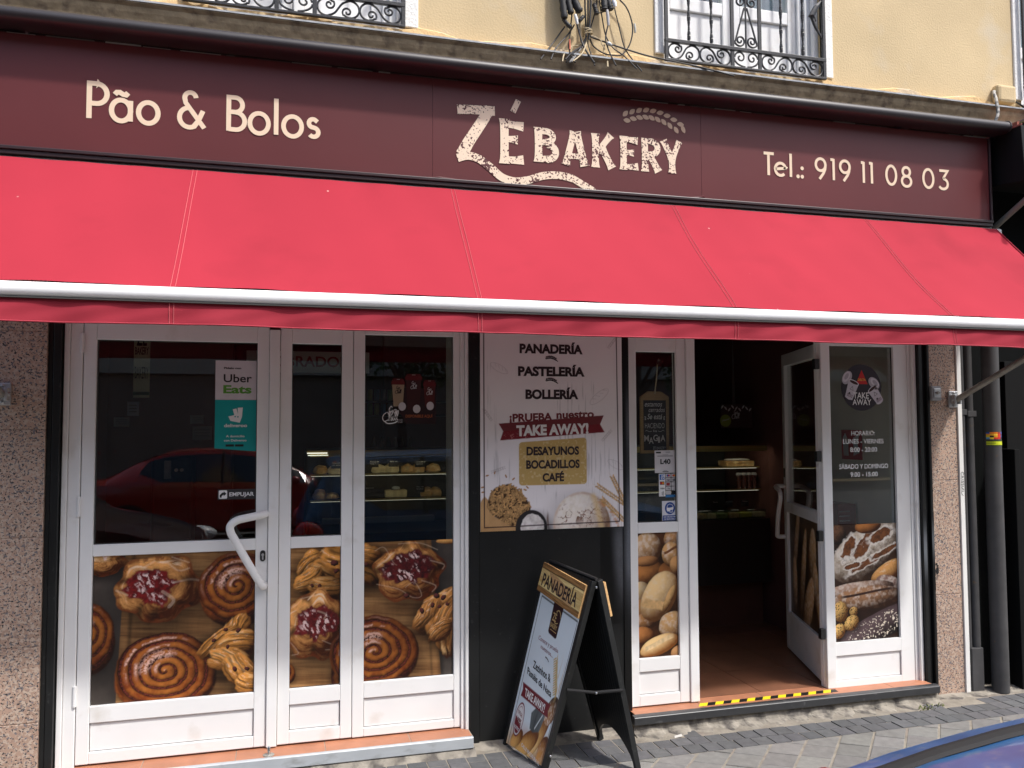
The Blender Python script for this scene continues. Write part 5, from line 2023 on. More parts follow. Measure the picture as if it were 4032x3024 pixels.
for (x, z, a) in ((1.04, 1.64, 2.2), (1.70, 2.03, 0.9), (1.66, 1.53, 0.8), (1.05, 1.37, 0.3)):
    for k in range(6):
        for sgn in (-1, 1):
            u, v = local(cv, x + 0.012 * k * math.cos(a), z + 0.012 * k * math.sin(a), 0.012, 0.004, a + sgn * 0.6)
            r = np.hypot(u, v)
            cv.put((1 - sst(0.0, 0.35, np.abs(r - 0.9))) * 0.35, lin(160, 148, 150))
# ribbon and box
rib = cv.poly([(1.082, 1.617), (1.664, 1.659), (1.643, 1.613), (1.669, 1.569), (1.089, 1.530), (1.106, 1.578)], 0.0014)
spk = sst(0.70, 0.74, vnoise(cv.X * 160, cv.Z * 160, 19)) * sst(0.5, 0.6, fbm(cv.X * 9, cv.Z * 9, 20))
cv.put(rib, lin(124, 30, 40))
cv.put(rib * spk * 0.5, lin(190, 130, 130))
def rrect(x0, x1, z0, z1, r, dz=0.0):
    out = []
    for cx, cz, a in ((x1 - r, z1 - r, 0), (x0 + r, z1 - r, PI / 2), (x0 + r, z0 + r, PI), (x1 - r, z0 + r, 1.5 * PI)):
        for k in range(5):
            t = a + k * PI / 8
            px = cx + r * math.cos(t)
            out.append((px, cz + r * math.sin(t) + dz * (px - x0) / (x1 - x0) * (1 if cz > (z0 + z1) / 2 else 0)))
    return out
box_ = cv.poly(rrect(1.190, 1.565, 1.295, 1.519, 0.018, 0.023), 0.0016)
cv.put(box_, lin(196, 164, 100))
cv.put(box_ * sst(0.72, 0.76, vnoise(cv.X * 120, cv.Z * 120, 29)) * 0.35, lin(235, 220, 180))
# frame line, broken by the bowl
ln = cv.line([(1.003, 2.14), (1.0045, 1.084), (1.749, 1.092), (1.741, 2.14)], 0.0062, 0.0012)
cv.put(ln * 0.95, lin(54, 24, 30))
cv.put((1 - sst(0.94, 1.0, np.hypot(*local(cv, 1.256, 1.075, 0.088, 0.094, 0)))) * ln * (1 - (1 - sst(0.94, 1.0, np.hypot(*local(cv, 1.262, 1.075, 0.066, 0.074, 0))))), lin(38, 34, 36))
cv.sheet('sheet', wall_fn(PY), M['paper'], po)
b = MB()
b.box(0.984, 1.772, PY + 0.0008, -0.0225, 1.064, 2.115)
b.build('backing', M['white'], po)
TF = wall_fn(PY - 0.0012)
for s_, x0, x1, z, h, bo in (('PANADERÍA', 1.196, 1.547, 1.9885, 0.0475, 0.050), ('PASTELERÍA', 1.187, 1.557, 1.8690, 0.0475, 0.050), ('BOLLERÍA', 1.227, 1.520, 1.7480, 0.0475, 0.050),
                             ('DESAYUNOS', 1.231, 1.522, 1.4530, 0.0425, 0.044), ('BOCADILLOS', 1.229, 1.525, 1.3830, 0.0425, 0.044), ('CAFÉ', 1.318, 1.437, 1.3150, 0.0415, 0.044)):
    b = MB()
    lay_text(b, s_, x0, x1, z, h, TF, bo)
    b.build('lettering', M['ink'], po)
for s_, x0, x1, z, h, bo in (('¡PRUEBA', 1.140, 1.374, 1.6270, 0.040, 0.040), ('nuestro', 1.397, 1.608, 1.6430, 0.041, 0.034)):
    b = MB()
    lay_text(b, s_, x0, x1, z, h, wall_fn(PY - 0.0008), bo, slope=0.058 * (x1 - x0) / 0.45)
    b.build('lettering', M['ink_red'], po)
# the ribbon overlaps the feet of that line
b = MB()
flat_poly(b, [(1.0835, 1.6155), (1.663, 1.6575), (1.6435, 1.613), (1.106, 1.578)], wall_fn(PY - 0.0014))
b.build('ribbon', M['ink_red'], po)
b = MB()
lay_text(b, 'TAKE AWAY!', 1.176, 1.576, 1.5545, 0.053, wall_fn(PY - 0.0022), 0.050, slope=0.026)
b.build('lettering', M['ink_white'], po)
b = MB()
for zz in (1.958, 1.841):
    for k in range(7):
        for sgn in (-1, 1):
            t = k / 6
            leaf(b, 1.343 + 0.052 * t, zz + 0.012 * math.sin(PI * (0.15 + 0.7 * t)) + sgn * 0.0045 - 0.006 * t, 0.013, 0.0065, 0.5 - 1.1 * t + sgn * 0.6, wall_fn(PY - 0.001 - 0.0001 * (k * 2 + (sgn > 0))))
    ribbon(b, [(1.395, zz - 0.002), (1.407, zz - 0.014)], 0.004, wall_fn(PY - 0.001))
b.build('wheat_ear', M['ink'], po)
# ------------------------------------------------------------------ sandwich board
F1, F2 = Vector((1.104, -0.070, 0.0)), Vector((1.197, -0.420, 0.0))
T1, T2 = Vector((1.317, -0.110, 0.904)), Vector((1.430, -0.470, 0.868))
NB = (T2 - T1).cross(F1 - T1).normalized()
if NB.x > 0:
    NB = -NB           # points to the street side, away from the other leaf


def bfn(u, v, d=0.0):
    p = (T1 * (1 - u) + T2 * u) * (1 - v) + (F1 * (1 - u) + F2 * u) * v
    return p + NB * d


def b_layer(d):
    return lambda u, v: tuple(bfn(u, v, d))


sb_ = thing('sandwich_board', 'open black pavement board with white bakery print and wooden header strip', 'pavement board', (1.37, -0.29, 0))


def slab(mb, P, t, n):
    a = [p + n * (t / 2) for p in P]
    c = [p - n * (t / 2) for p in P]
    mb.add([tuple(p) for p in a + c], [(0, 1, 2, 3), (7, 6, 5, 4), (0, 4, 5, 1), (1, 5, 6, 2), (2, 6, 7, 3), (3, 7, 4, 0)])


b = MB()
# front leaf: two posts, top rail and board; legs run on below the arched foot
slab(b, [bfn(-0.03, 0.0), bfn(0.02, 0.0), bfn(0.02, 1.0), bfn(-0.03, 1.0)], 0.030, NB)
slab(b, [bfn(0.955, 0.0), bfn(1.02, 0.0), bfn(1.02, 1.0), bfn(0.955, 1.0)], 0.030, NB)
b.build('front_post', M['black'], sb_, bevel=0.002)
b = MB()
vs, fs = [], []
for i in range(13):
    for j in range(13):
        u, v = 0.0205 + 0.934 * i / 12, -0.005 + 0.98 * j / 12
        vs += [tuple(bfn(u, v, 0.009)), tuple(bfn(u, v, -0.009))]
for i in range(12):
    for j in range(12):
        a = 2 * (i * 13 + j)
        fs += [(a, a + 26, a + 28, a + 2), (a + 1, a + 3, a + 29, a + 27)]
b.add(vs, fs)
fl_ = b.build('front_board', M['black'], sb_)
B1, B2 = Vector((1.590, -0.127, 0.0)), Vector((1.612, -0.554, 0.0))
U1, U2 = Vector((1.345, -0.113, 0.912)), Vector((1.460, -0.473, 0.872))
N2 = (U2 - U1).cross(B1 - U1).normalized()
if N2.x < 0:
    N2 = -N2


def rfn(u, v, d=0.0):
    return (U1 * (1 - u) + U2 * u) * (1 - v) + (B1 * (1 - u) + B2 * u) * v + N2 * d


b = MB()
slab(b, [rfn(-0.03, 0.0), rfn(0.04, 0.0), rfn(0.04, 1.0), rfn(-0.03, 1.0)], 0.030, N2)
slab(b, [rfn(0.95, 0.0), rfn(1.01, 0.0), rfn(1.01, 1.0), rfn(0.95, 1.0)], 0.030, N2)
b.build('back_post', M['black'], sb_, bevel=0.002)
b = MB()
# rear board with an arched foot
n = 16
top = [rfn(0.0405, -0.002), rfn(0.9495, -0.002)]
vs_a, fs = [], []
for i in range(n + 1):
    u = 0.0405 + 0.909 * i / n
    vv = 0.985 - 0.14 * math.sin(PI * i / n) ** 0.6
    vs_a.append((rfn(u, -0.002, 0.009), rfn(u, vv, 0.009), rfn(u, vv, -0.009), rfn(u, -0.002, -0.009)))
flat = [tuple(p) for q in vs_a for p in q]
for i in range(n):
    for j in range(4):
        a = i * 4 + j
        c = i * 4 + (j + 1) % 4
        fs.append((a, c, c + 4, a + 4))
b.add(flat, fs)
b.build('back_board', M['black'], sb_)
b = MB()
hm1, hm2 = (T1 + U1) / 2 + Vector((0, 0, 0.006)), (T2 + U2) / 2 + Vector((0, 0, 0.006))
b.tube([tuple(hm1), tuple(hm2)], 0.009, 8)
b.lathe([(0.006, 0), (0.006, 0.004), (0.003, 0.006)], tuple(bfn(1.02, 0.028) + Vector((0.008, -0.012, 0))), (0.2, -1, 0), 10)
b.build('hinge', M['rubber'], sb_)
b = MB()
for u in (1.03, -0.04):
    m_ = (bfn(u, 0.575) + rfn(u, 0.575)) / 2 + Vector((0, 0, -0.012))
    b.tube([tuple(bfn(u, 0.575)), tuple(m_), tuple(rfn(u, 0.575))], 0.008, 6, flat=0.5)
b.build('brace', M['rubber'], sb_)
b = MB()
for p in (bfn(1.02, 0.028) + Vector((0.010, -0.014, 0.0)), (bfn(1.03, 0.575) + rfn(1.03, 0.575)) / 2 + Vector((0.002, -0.008, -0.012)), bfn(1.025, 0.92) + Vector((0.0, -0.008, 0))):
    b.lathe([(0.006, 0), (0.006, 0.003), (0.003, 0.006)], tuple(p), (0.25, -1, 0.1), 10)
b.build('rivet', M['chrome'], sb_)
# printed face in (u, v)
D0 = 0.0105
cv = Canvas(0.03, 0.955, 0.155, 0.985, 0.004, (214, 224, 228))
U, V = cv.X, cv.Z
cv.img *= (0.96 + 0.07 * fbm(U * 3, V * 9, 3))[..., None]
low = sst(0.80, 0.97, V + 0.10 * (U - 0.5) + 0.10 * (fbm(U * 3, V * 8, 61) - 0.5))
bread = mixc(lin(170, 96, 34), lin(236, 206, 156), np.clip(fbm(U * 5, V * 14, 62) * 1.5 - 0.25, 0, 1))
cv.put(low * 0.95, bread)
# loaves at the foot
def uvlobe(u, v, a, b_, g, l, d, s, **k):
    lobe(cv, u, v, a, b_, g, l, d, s, 0.5, **k)
uvlobe(0.72, 0.86, 0.20, 0.075, -0.6, (238, 190, 116), (170, 92, 30), 4, gl=0.4)
uvlobe(0.50, 0.93, 0.25, 0.07, -0.3, (236, 178, 98), (166, 88, 28), 5, gl=0.4)
uvlobe(0.25, 0.93, 0.14, 0.05, -0.2, (226, 168, 94), (158, 84, 30), 6)
uvlobe(0.88, 0.93, 0.12, 0.09, -0.4, (214, 150, 78), (140, 72, 26), 7, flour=0.3)
uvlobe(0.86, 0.71, 0.13, 0.075, -0.3, (164, 112, 66), (78, 44, 24), 8, flour=0.9)
# dark coffee cup with a pale stripe
cv.put(cv.poly([(0.45, 0.77), (0.60, 0.70), (0.76, 0.75), (0.71, 0.84), (0.58, 0.86), (0.49, 0.85)], 0.006), mixc(lin(40, 46, 48), lin(122, 132, 134), fbm(U * 14, V * 5, 63)))
cv.put(cv.line([(0.60, 0.835), (0.70, 0.755)], 0.012, 0.003), lin(205, 212, 214))
# wheat at the right
for k in range(16):
    t = k / 15
    u0, v0 = 0.69 + 0.16 * t, 0.455 + 0.17 * t
    for sg_ in (-1, 1):
        uu, vv = local(cv, u0 + sg_ * 0.02, v0, 0.034, 0.0055, 0.9 * sg_ + 0.6)
        cv.put((1 - sst(0.7, 1.1, np.hypot(uu, vv))) * 0.9, lin(196 - 20 * (k % 2), 156, 88))
cv.put(sst(0.5, 0.7, fbm(U * 40, V * 10, 64)) * np.exp(-(((U - 0.86) / 0.08) ** 2 + ((V - 0.56) / 0.09) ** 2)) * 0.7, lin(190, 150, 86))
# frame
cv.put(cv.line([(0.019 + 0.06, 0.98), (0.079, 0.176), (0.925, 0.226), (0.930, 0.98)], 0.009, 0.003) * 0.9, lin(60, 60, 62))
# ribbon, logo plate, stamp
cv.put(cv.poly([(0.100, 0.646), (0.819, 0.682), (0.790, 0.716), (0.823, 0.752), (0.117, 0.718), (0.135, 0.682)], 0.003), lin(112, 26, 38))
cv.put(cv.poly([(0.370, 0.168), (0.592, 0.183), (0.589, 0.352), (0.570, 0.360), (0.41, 0.346), (0.386, 0.335)], 0.003), lin(48, 18, 22))
uu, vv = (U - 0.205) / 0.112, (V - 0.837) / 0.093
q = np.hypot(uu, vv)
cv.put(1 - sst(0.96, 1.0, q), lin(118, 30, 44))
cv.put(1 - sst(0.86, 0.90, q), lin(226, 222, 220))
cv.put((1 - sst(0.78, 0.82, q)) * sst(0.10, 0.16, vv - 0.35 * uu), lin(118, 30, 44))
cv.put((1 - sst(0.0, 0.03, np.abs(q - 0.74))), lin(118, 30, 44))
cv.sheet('printed_face', b_layer(D0), M['paper'], fl_)


def quad_fn(bl, br, tl, tr, d):
    def f(x, z):
        u = (bl[0] * (1 - x) + br[0] * x) * (1 - z) + (tl[0] * (1 - x) + tr[0] * x) * z
        v = (bl[1] * (1 - x) + br[1] * x) * (1 - z) + (tl[1] * (1 - x) + tr[1] * x) * z
        return tuple(bfn(u, v, d))
    return f


def board_text(s, bl, br, tl, tr, m, bold=0.0, d=D0 + 0.0012):
    mb = MB()
    lay_text(mb, s, 0, 1, 0, 1, quad_fn(bl, br, tl, tr, d), bold)
    return mb.build('lettering', m, fl_)


board_text('Conoce y prueba', (0.218, 0.400), (0.700, 0.421), (0.223, 0.377), (0.692, 0.399), mat('faded_wine_ink', (0.30, 0.09, 0.11), 0.5))
board_text('nuestros...', (0.319, 0.438), (0.618, 0.456), (0.310, 0.416), (0.608, 0.434), bpy.data.materials['faded_wine_ink'])
board_text('Zezinhos &', (0.248, 0.550), (0.698, 0.580), (0.228, 0.512), (0.663, 0.541), M['ink_black'], 0.018)
board_text('Pastéis de Nata', (0.152, 0.595), (0.783, 0.647), (0.131, 0.559), (0.763, 0.613), M['ink_black'], 0.018)
board_text('TAKE AWAY!', (0.214, 0.707), (0.715, 0.736), (0.189, 0.667), (0.711, 0.694), M['ink_white'], 0.03)
board_text('CALLE ESCOSURA 12', (0.400, 0.953), (0.894, 0.994), (0.400, 0.937), (0.885, 0.975), M['ink_white'], 0.012)
board_text('100%', (0.145, 0.853), (0.275, 0.866), (0.145, 0.822), (0.275, 0.834), M['ink_red'], 0.03)
board_text('PORTUGAL', (0.150, 0.806), (0.268, 0.822), (0.150, 0.788), (0.268, 0.803), M['ink_red'], 0.01)
board_text('NUESTRO', (0.140, 0.884), (0.262, 0.897), (0.140, 0.869), (0.262, 0.880), M['ink_white'], 0.012)
gold = mat('gold_print', (0.50, 0.34, 0.14), 0.45)
board_text('ZÉ', (0.415, 0.272), (0.500, 0.277), (0.410, 0.230), (0.500, 0.236), gold, 0.02)
board_text('BAKERY', (0.405, 0.308), (0.560, 0.318), (0.398, 0.284), (0.556, 0.294), gold, 0.02)
mb = MB()
ribbon(mb, [(0.42, 0.322), (0.565, 0.331)], 0.0035, b_layer(D0 + 0.0012))
ribbon(mb, smooth2([(0.415, 0.274), (0.455, 0.270), (0.50, 0.284), (0.55, 0.278)]), 0.005, b_layer(D0 + 0.0016))
ribbon(mb, smooth2([(0.47, 0.222), (0.52, 0.213), (0.565, 0.228), (0.585, 0.25)]), 0.006, b_layer(D0 + 0.0014))
mb.build('logo', gold, fl_)
mb = MB()
for k in range(6):
    leaf(mb, 0.47 + 0.016 * k, 0.474 + 0.0017 * k * k * 0.3 - 0.004, 0.022, 0.006, 0.3, b_layer(D0 + 0.0012 + 0.0001 * k))
mb.build('wheat_ear', M['ink'], fl_)
# wooden header, standing proud of the leaf
hq = [(-0.019, 0.153), (0.950, 0.207), (0.001, -0.002), (0.948, 0.030)]


def hfn(d):
    def f(x, z):
        u = (hq[0][0] * (1 - x) + hq[1][0] * x) * (1 - z) + (hq[2][0] * (1 - x) + hq[3][0] * x) * z
        v = (hq[0][1] * (1 - x) + hq[1][1] * x) * (1 - z) + (hq[2][1] * (1 - x) + hq[3][1] * x) * z
        return tuple(bfn(u, v, d))
    return f


mb = MB()
fa, fb_ = hfn(0.0102), hfn(0.0235)
mb.hexa([fa(0, 0), fa(1, 0), fb_(1, 0), fb_(0, 0), fa(0, 1), fa(1, 1), fb_(1, 1), fb_(0, 1)])
hd = mb.build('header', M['wood'], sb_)
cv = Canvas(0, 1, 0, 1, 0.0075, (216, 186, 118))
g = fbm(cv.X * 3 + 0.4 * np.sin(cv.Z * 9), cv.Z * 16 + 1.2 * np.sin(cv.X * 5), 71)
cv.img = mixc(lin(170, 128, 66), lin(240, 216, 150), np.clip(g * 1.5 - 0.2, 0, 1))
edge_ = np.maximum(sst(0.80, 0.84, cv.Z), 1 - sst(0.16, 0.20, cv.Z))
cv.put(edge_, mixc(lin(96, 62, 32), lin(176, 132, 80), np.clip(fbm(cv.X * 6, cv.Z * 40, 72) * 1.5 - 0.2, 0, 1)))
cv.put(cv.line([(0.0, 0.82), (1, 0.82)], 0.03, 0.01) * 0.8, lin(40, 26, 18))
cv.put(cv.line([(0.0, 0.18), (1, 0.18)], 0.025, 0.01) * 0.7, lin(60, 40, 22))
cv.sheet('header_print', hfn(0.0242), M['paper'], hd)
mb = MB()
lay_text(mb, 'PANADERÍA', 0.07, 0.90, 0.25, 0.42, hfn(0.0250), 0.022)
mb.build('lettering', M['ink'], hd)
mb = MB()
slab(mb, [rfn(0.02, 0.02, 0.022), rfn(1.01, 0.02, 0.022), rfn(1.01, 0.20, 0.022), rfn(0.02, 0.20, 0.022)], 0.012, N2)
mb.build('header', M['wood'], sb_)

# ------------------------------------------------------------------ stickers and notices on the glass
SYG = 0.0225         # just outside the panes


def sticker(name, label, cat, x0, x1, z0, z1, color, y=SYG, group=None, m=None):
    mb = MB()
    mb.box(x0, x1, y - 0.0004, y + 0.0004, z0, z1)
    o = mb.build(name, m or mat(name, color, 0.45, var=0.05, vscale=20), None)
    tag(o, label, cat, group)
    return o


def on(parent, mb, m, name='lettering'):
    return mb.build(name, m, parent)


LG = wall_fn(SYG - 0.0012)
s1 = sticker('delivery_sticker', 'white sticker with black and green lettering in the corner of the closed door', 'sticker', -0.3105, -0.1215, 1.7365, 1.926, lin(205, 200, 203))
mb = MB(); lay_text(mb, 'Pídelo con', -0.272, -0.193, 1.885, 0.0095, LG, 0.03); on(s1, mb, M['ink_black'])
mb = MB(); lay_text(mb, 'Uber', -0.273, -0.143, 1.822, 0.038, LG, 0.015); on(s1, mb, M['ink_black'])
mb = MB(); lay_text(mb, 'Eats', -0.274, -0.144, 1.769, 0.038, LG, 0.035); on(s1, mb, mat('leaf_green_ink', lin(88, 150, 50), 0.5))
mb = MB()
mb.prism_y([(-0.3105, 1.7355), (-0.1205, 1.7355), (-0.1205, 1.487), (-0.3105, 1.503)], SYG - 0.0004, SYG + 0.0004)
s2 = mb.build('delivery_sticker', mat('teal_sticker', lin(0, 150, 148), 0.4, var=0.05, vscale=15), None)
tag(s2, 'teal sticker with a white animal head emblem, below the white sticker on the closed door', 'sticker')
mb = MB()
px = lambda x, y: (-0.31 + (x - 1042) / (1375 - 1042) * 0.190, 1.926 - (y - 185) / (500 - 185) * 0.190)
flat_poly(mb, [px(*t) for t in ((1222, 563), (1264, 561), (1258, 635), (1240, 683), (1165, 668), (1148, 632), (1196, 622), (1183, 575), (1213, 569), (1226, 614))], LG)
on(s2, mb, M['ink_white'], 'emblem')
mb = MB()
for t in ((1203, 634), (1225, 636)):
    c = px(*t)
    flat_poly(mb, disc(c[0], c[1], 0.0035, 0.0035, 12), wall_fn(SYG - 0.0020))
on(s2, mb, bpy.data.materials['teal_sticker'], 'emblem')
mb = MB(); lay_text(mb, 'deliveroo', -0.268, -0.163, 1.605, 0.016, LG, 0.02); on(s2, mb, M['ink_white'])
mb = MB()
lay_text(mb, 'A domicilio', -0.259, -0.174, 1.556, 0.0105, LG, 0.015)
lay_text(mb, 'con Deliveroo', -0.268, -0.165, 1.536, 0.0105, LG, 0.015)
on(s2, mb, M['ink_white'])
mb = MB()
mb.box(-0.260, -0.222, SYG - 0.0012, SYG - 0.0005, 1.511, 1.5215)
mb.box(-0.217, -0.178, SYG - 0.0012, SYG - 0.0005, 1.511, 1.5215)
on(s2, mb, M['ink_black'], 'app_badge')

s3 = sticker('push_sign', 'small black push sign with white arrow and lettering beside the V handle', 'sign', -0.2935, -0.1185, 1.258, 1.307, lin(48, 44, 46))
mb = MB()
flat_poly(mb, rrect(-0.288, -0.250, 1.2625, 1.3025, 0.005), LG)
on(s3, mb, M['ink_white'], 'pictogram')
mb = MB()
flat_poly(mb, [(-0.284, 1.268), (-0.284, 1.280), (-0.272, 1.292), (-0.266, 1.292), (-0.266, 1.298), (-0.253, 1.286), (-0.266, 1.275), (-0.266, 1.282), (-0.275, 1.275), (-0.275, 1.268)], wall_fn(SYG - 0.0018))
on(s3, mb, M['ink_black'], 'pictogram')
mb = MB(); lay_text(mb, 'EMPUJAR', -0.240, -0.127, 1.2735, 0.0185, LG, 0.022); on(s3, mb, M['ink_white'])

# drinks film in the fixed window
gc = thing('window_sticker', 'translucent drinks film with three lidded cups and white script in the fixed window', 'sticker', (0.62, SYG, 1.62))
dk = lin(74, 30, 28)
CREAM = lin(150, 132, 108)


def cup_print(cx, zt, zb, w, body, name='cup_print'):
    mb = MB()
    n = lambda k: SYG - 0.0006 - 0.0003 * k
    flat_poly(mb, [(cx - w / 2, zt - 0.03), (cx + w / 2, zt - 0.03), (cx + w * 0.38, zb), (cx - w * 0.38, zb)], wall_fn(n(0)), body)
    flat_poly(mb, [(cx - w * 0.56, zt - 0.031), (cx + w * 0.56, zt - 0.031), (cx + w * 0.54, zt - 0.012), (cx - w * 0.54, zt - 0.012)], wall_fn(n(1)), lin(92, 26, 28))
    flat_poly(mb, [(cx - w * 0.46, zt - 0.0115), (cx + w * 0.46, zt - 0.0115), (cx + w * 0.44, zt), (cx - w * 0.44, zt)], wall_fn(n(1)), lin(82, 24, 26))
    flat_poly(mb, [(cx - w * 0.12, zt - 0.006), (cx + w * 0.12, zt - 0.006), (cx + w * 0.12, zt - 0.003), (cx - w * 0.12, zt - 0.003)], wall_fn(n(2)), lin(150, 130, 130))
    o = mb.build(name, M['flatcol'], gc)
    mb = MB()
    pale = body[0] > 0.15
    script(mb, 'Go', cx - 0.010, zt - 0.055, 0.017, n(3))
    script(mb, 'Chill', cx - 0.016, zt - 0.076, 0.017, n(3))
    mb.build('lettering', M['ink'] if pale else M['ink_grey'], gc)
    return o


SCR = {  # simple joined script, unit height 1
    'G': ([(0.55, 0.85), (0.35, 1.0), (0.1, 0.75), (0.08, 0.35), (0.3, 0.2), (0.5, 0.45), (0.52, 0.6), (0.54, 0.1), (0.35, -0.25), (0.1, -0.15)], 0.62),
    'o': ([(0.35, 0.55), (0.12, 0.45), (0.1, 0.15), (0.3, 0.0), (0.45, 0.25), (0.35, 0.55), (0.5, 0.5)], 0.5),
    'C': ([(0.75, 0.75), (0.6, 1.0), (0.25, 0.8), (0.05, 0.4), (0.2, 0.0), (0.55, 0.05), (0.7, 0.2)], 0.66),
    'h': ([(0.0, 0.0), (0.2, 0.6), (0.28, 1.05), (0.15, 1.0), (0.1, 0.0), (0.2, 0.4), (0.38, 0.45), (0.36, 0.05), (0.5, 0.1)], 0.48),
    'i': ([(0.0, 0.1), (0.12, 0.5), (0.1, 0.05), (0.25, 0.1)], 0.24),
    'l': ([(0.0, 0.1), (0.22, 0.7), (0.25, 1.1), (0.12, 0.9), (0.1, 0.1), (0.22, 0.05)], 0.22),
}


def script(mb, s, x, z, h, y, w=None):
    for k, ch in enumerate(s):
        p, adv = SCR[ch]
        ribbon(mb, smooth2([(x + a * h, z + c * h + k * h * 0.03) for a, c in p]), w or h * 0.13, wall_fn(y - 0.0001 * k))
        x += adv * h
    return x


mb = MB()
flat_poly(mb, [(0.565, 1.80), (0.763, 1.80), (0.763, 1.618), (0.61, 1.618), (0.575, 1.68)], wall_fn(SYG + 0.0002), lin(44, 26, 28))
mb.build('film', M['flatcol'], gc)
cup_print(0.568, 1.848, 1.706, 0.062, CREAM)
cup_print(0.729, 1.842, 1.706, 0.060, lin(80, 32, 30))
cup_print(0.647, 1.872, 1.690, 0.080, lin(60, 30, 30))
mb = MB()
script(mb, 'Go', 0.520, 1.670, 0.036, SYG - 0.002, 0.0036)
script(mb, 'Chill', 0.487, 1.632, 0.044, SYG - 0.0021, 0.0038)
ribbon(mb, smooth2([(0.498, 1.632), (0.515, 1.620), (0.545, 1.622), (0.565, 1.632)]), 0.005, wall_fn(SYG - 0.002))
mb.build('lettering', M['ink_white'], gc)
mb = MB()
for x, z in ((0.588, 1.706), (0.6625, 1.6935), (0.732, 1.709)):
    flat_poly(mb, disc(x, z, 0.019, 0.0215, 24), wall_fn(SYG - 0.0030))
mb.build('price_dot', M['ink_grey'], gc)
mb = MB(); lay_text(mb, 'DISPONIBLE AQUÍ', 0.606, 0.744, 1.650, 0.014, LG, 0.02); mb.build('lettering', mat('dull_orange_ink', lin(160, 84, 44), 0.5), gc)
mb = MB()
lay_text(mb, 'A STATE', 0.566, 0.590, 1.634, 0.006, LG, 0.02)
lay_text(mb, 'OF LIFE', 0.566, 0.590, 1.624, 0.006, LG, 0.02)
mb.build('lettering', M['ink_grey'], gc)

# hanging chalk tag behind the sidelight
ch_ = thing('chalk_sign', 'tag-shaped chalkboard in a pale wooden frame hanging behind the narrow right pane', 'chalkboard', (2.022, 0.1, 1.45))
mb = MB()
out_ = [(1.934, 1.448), (2.111, 1.448), (2.113, 1.765), (2.065, 1.796), (1.983, 1.796), (1.936, 1.765)]
mb.prism_y(out_, 0.098, 0.112)
mb.build('frame', mat('tag_wood', lin(168, 138, 92), 0.6, var=0.15, vscale=20, stretch=(1, 1, 6)), ch_, bevel=0.002)
mb = MB()
mb.box(1.954, 2.092, 0.0965, 0.0978, 1.466, 1.746)
mb.build('board', mat('slate', lin(36, 36, 40), 0.7, var=0.2, vscale=15), ch_)
CF = wall_fn(0.0955)
mb = MB()
lay_text(mb, 'estamos', 1.960, 2.066, 1.711, 0.028, CF, 0.004, lean=0.2)
lay_text(mb, 'cerrados', 1.984, 2.082, 1.680, 0.026, CF, 0.004, lean=0.2)
lay_text(mb, 'Se está', 1.976, 2.066, 1.640, 0.030, CF, 0.012, lean=0.2)
lay_text(mb, 'HACIENDO', 1.962, 2.081, 1.589, 0.028, CF, -0.006)
lay_text(mb, 'la', 2.012, 2.034, 1.568, 0.012, CF, 0.0, lean=0.2)
for k, (c_, x, dz) in enumerate((('M', 1.956, 0), ('A', 1.984, -0.013), ('G', 2.011, 0.002), ('I', 2.040, -0.008), ('A', 2.056, 0))):
    lay_text(mb, c_, x, x + (0.012 if c_ == 'I' else 0.029), 1.516 + dz, 0.034, wall_fn(0.0955 - 0.0002 * k), 0.02)
lay_text(mb, 'ZÉ BAKERY', 2.008, 2.087, 1.470, 0.015, CF, 0.0)
for sgn in (-1, 1):
    for k in range(3):
        a = 2.022 + sgn * 0.053
        ribbon(mb, [(a, 1.650 - 0.006 * k), (a + sgn * 0.009, 1.655 - 0.009 * k)], 0.004, wall_fn(0.0953 - 0.0001 * k))
    ribbon(mb, smooth2([(2.022 + sgn * 0.018, 1.573), (2.022 + sgn * 0.035, 1.570), (2.022 + sgn * 0.05, 1.577), (2.022 + sgn * 0.058, 1.572)]), 0.002, CF)
mb.build('lettering', mat('chalk', lin(214, 212, 210), 0.9), ch_)
mb = MB()
mb.tube([(2.022, 0.097, 1.782), (2.024, 0.075, 1.86), (2.026, 0.06, 1.948)], 0.003, 6)
mb.tube([(2.026, 0.098, 1.782), (2.028, 0.078, 1.86), (2.026, 0.06, 1.948)], 0.003, 6)
mb.build('string', M['cable_beige'], ch_)
mb = MB()
mb.lathe([(0.021, 0.0), (0.017, 0.008), (0.006, 0.014), (0.005, 0.028)], (2.027, 0.031, 1.955), (0, 1, 0), 18)
hk = mb.build('suction_hook', M['case_glass'], None)
tag(hk, 'clear suction hook on the narrow pane holding the chalkboard string', 'hook')

s4 = sticker('licence_notice', 'white paper notice with bold black code below the chalkboard', 'notice', 1.984, 2.1085, 1.342, 1.466, lin(206, 203, 204))
mb = MB(); lay_text(mb, 'L40', 2.017, 2.079, 1.392, 0.0265, LG, 0.04); on(s4, mb, M['ink_black'])
mb = MB()
mb.box(1.992, 2.022, SYG - 0.0012, SYG - 0.0005, 1.450, 1.459)
mb.box(2.050, 2.078, SYG - 0.0012, SYG - 0.0005, 1.457, 1.4585)
mb.box(2.050, 2.076, SYG - 0.0012, SYG - 0.0005, 1.4525, 1.454)
mb.box(2.000, 2.094, SYG - 0.0012, SYG - 0.0005, 1.4335, 1.4365)
mb.box(2.030, 2.066, SYG - 0.0012, SYG - 0.0005, 1.441, 1.4425)
mb.box(2.030, 2.066, SYG - 0.0012, SYG - 0.0005, 1.3465, 1.3505)
mb.box(2.036, 2.058, SYG - 0.0012, SYG - 0.0005, 1.354, 1.3555)
on(s4, mb, M['ink_black'], 'small_print')

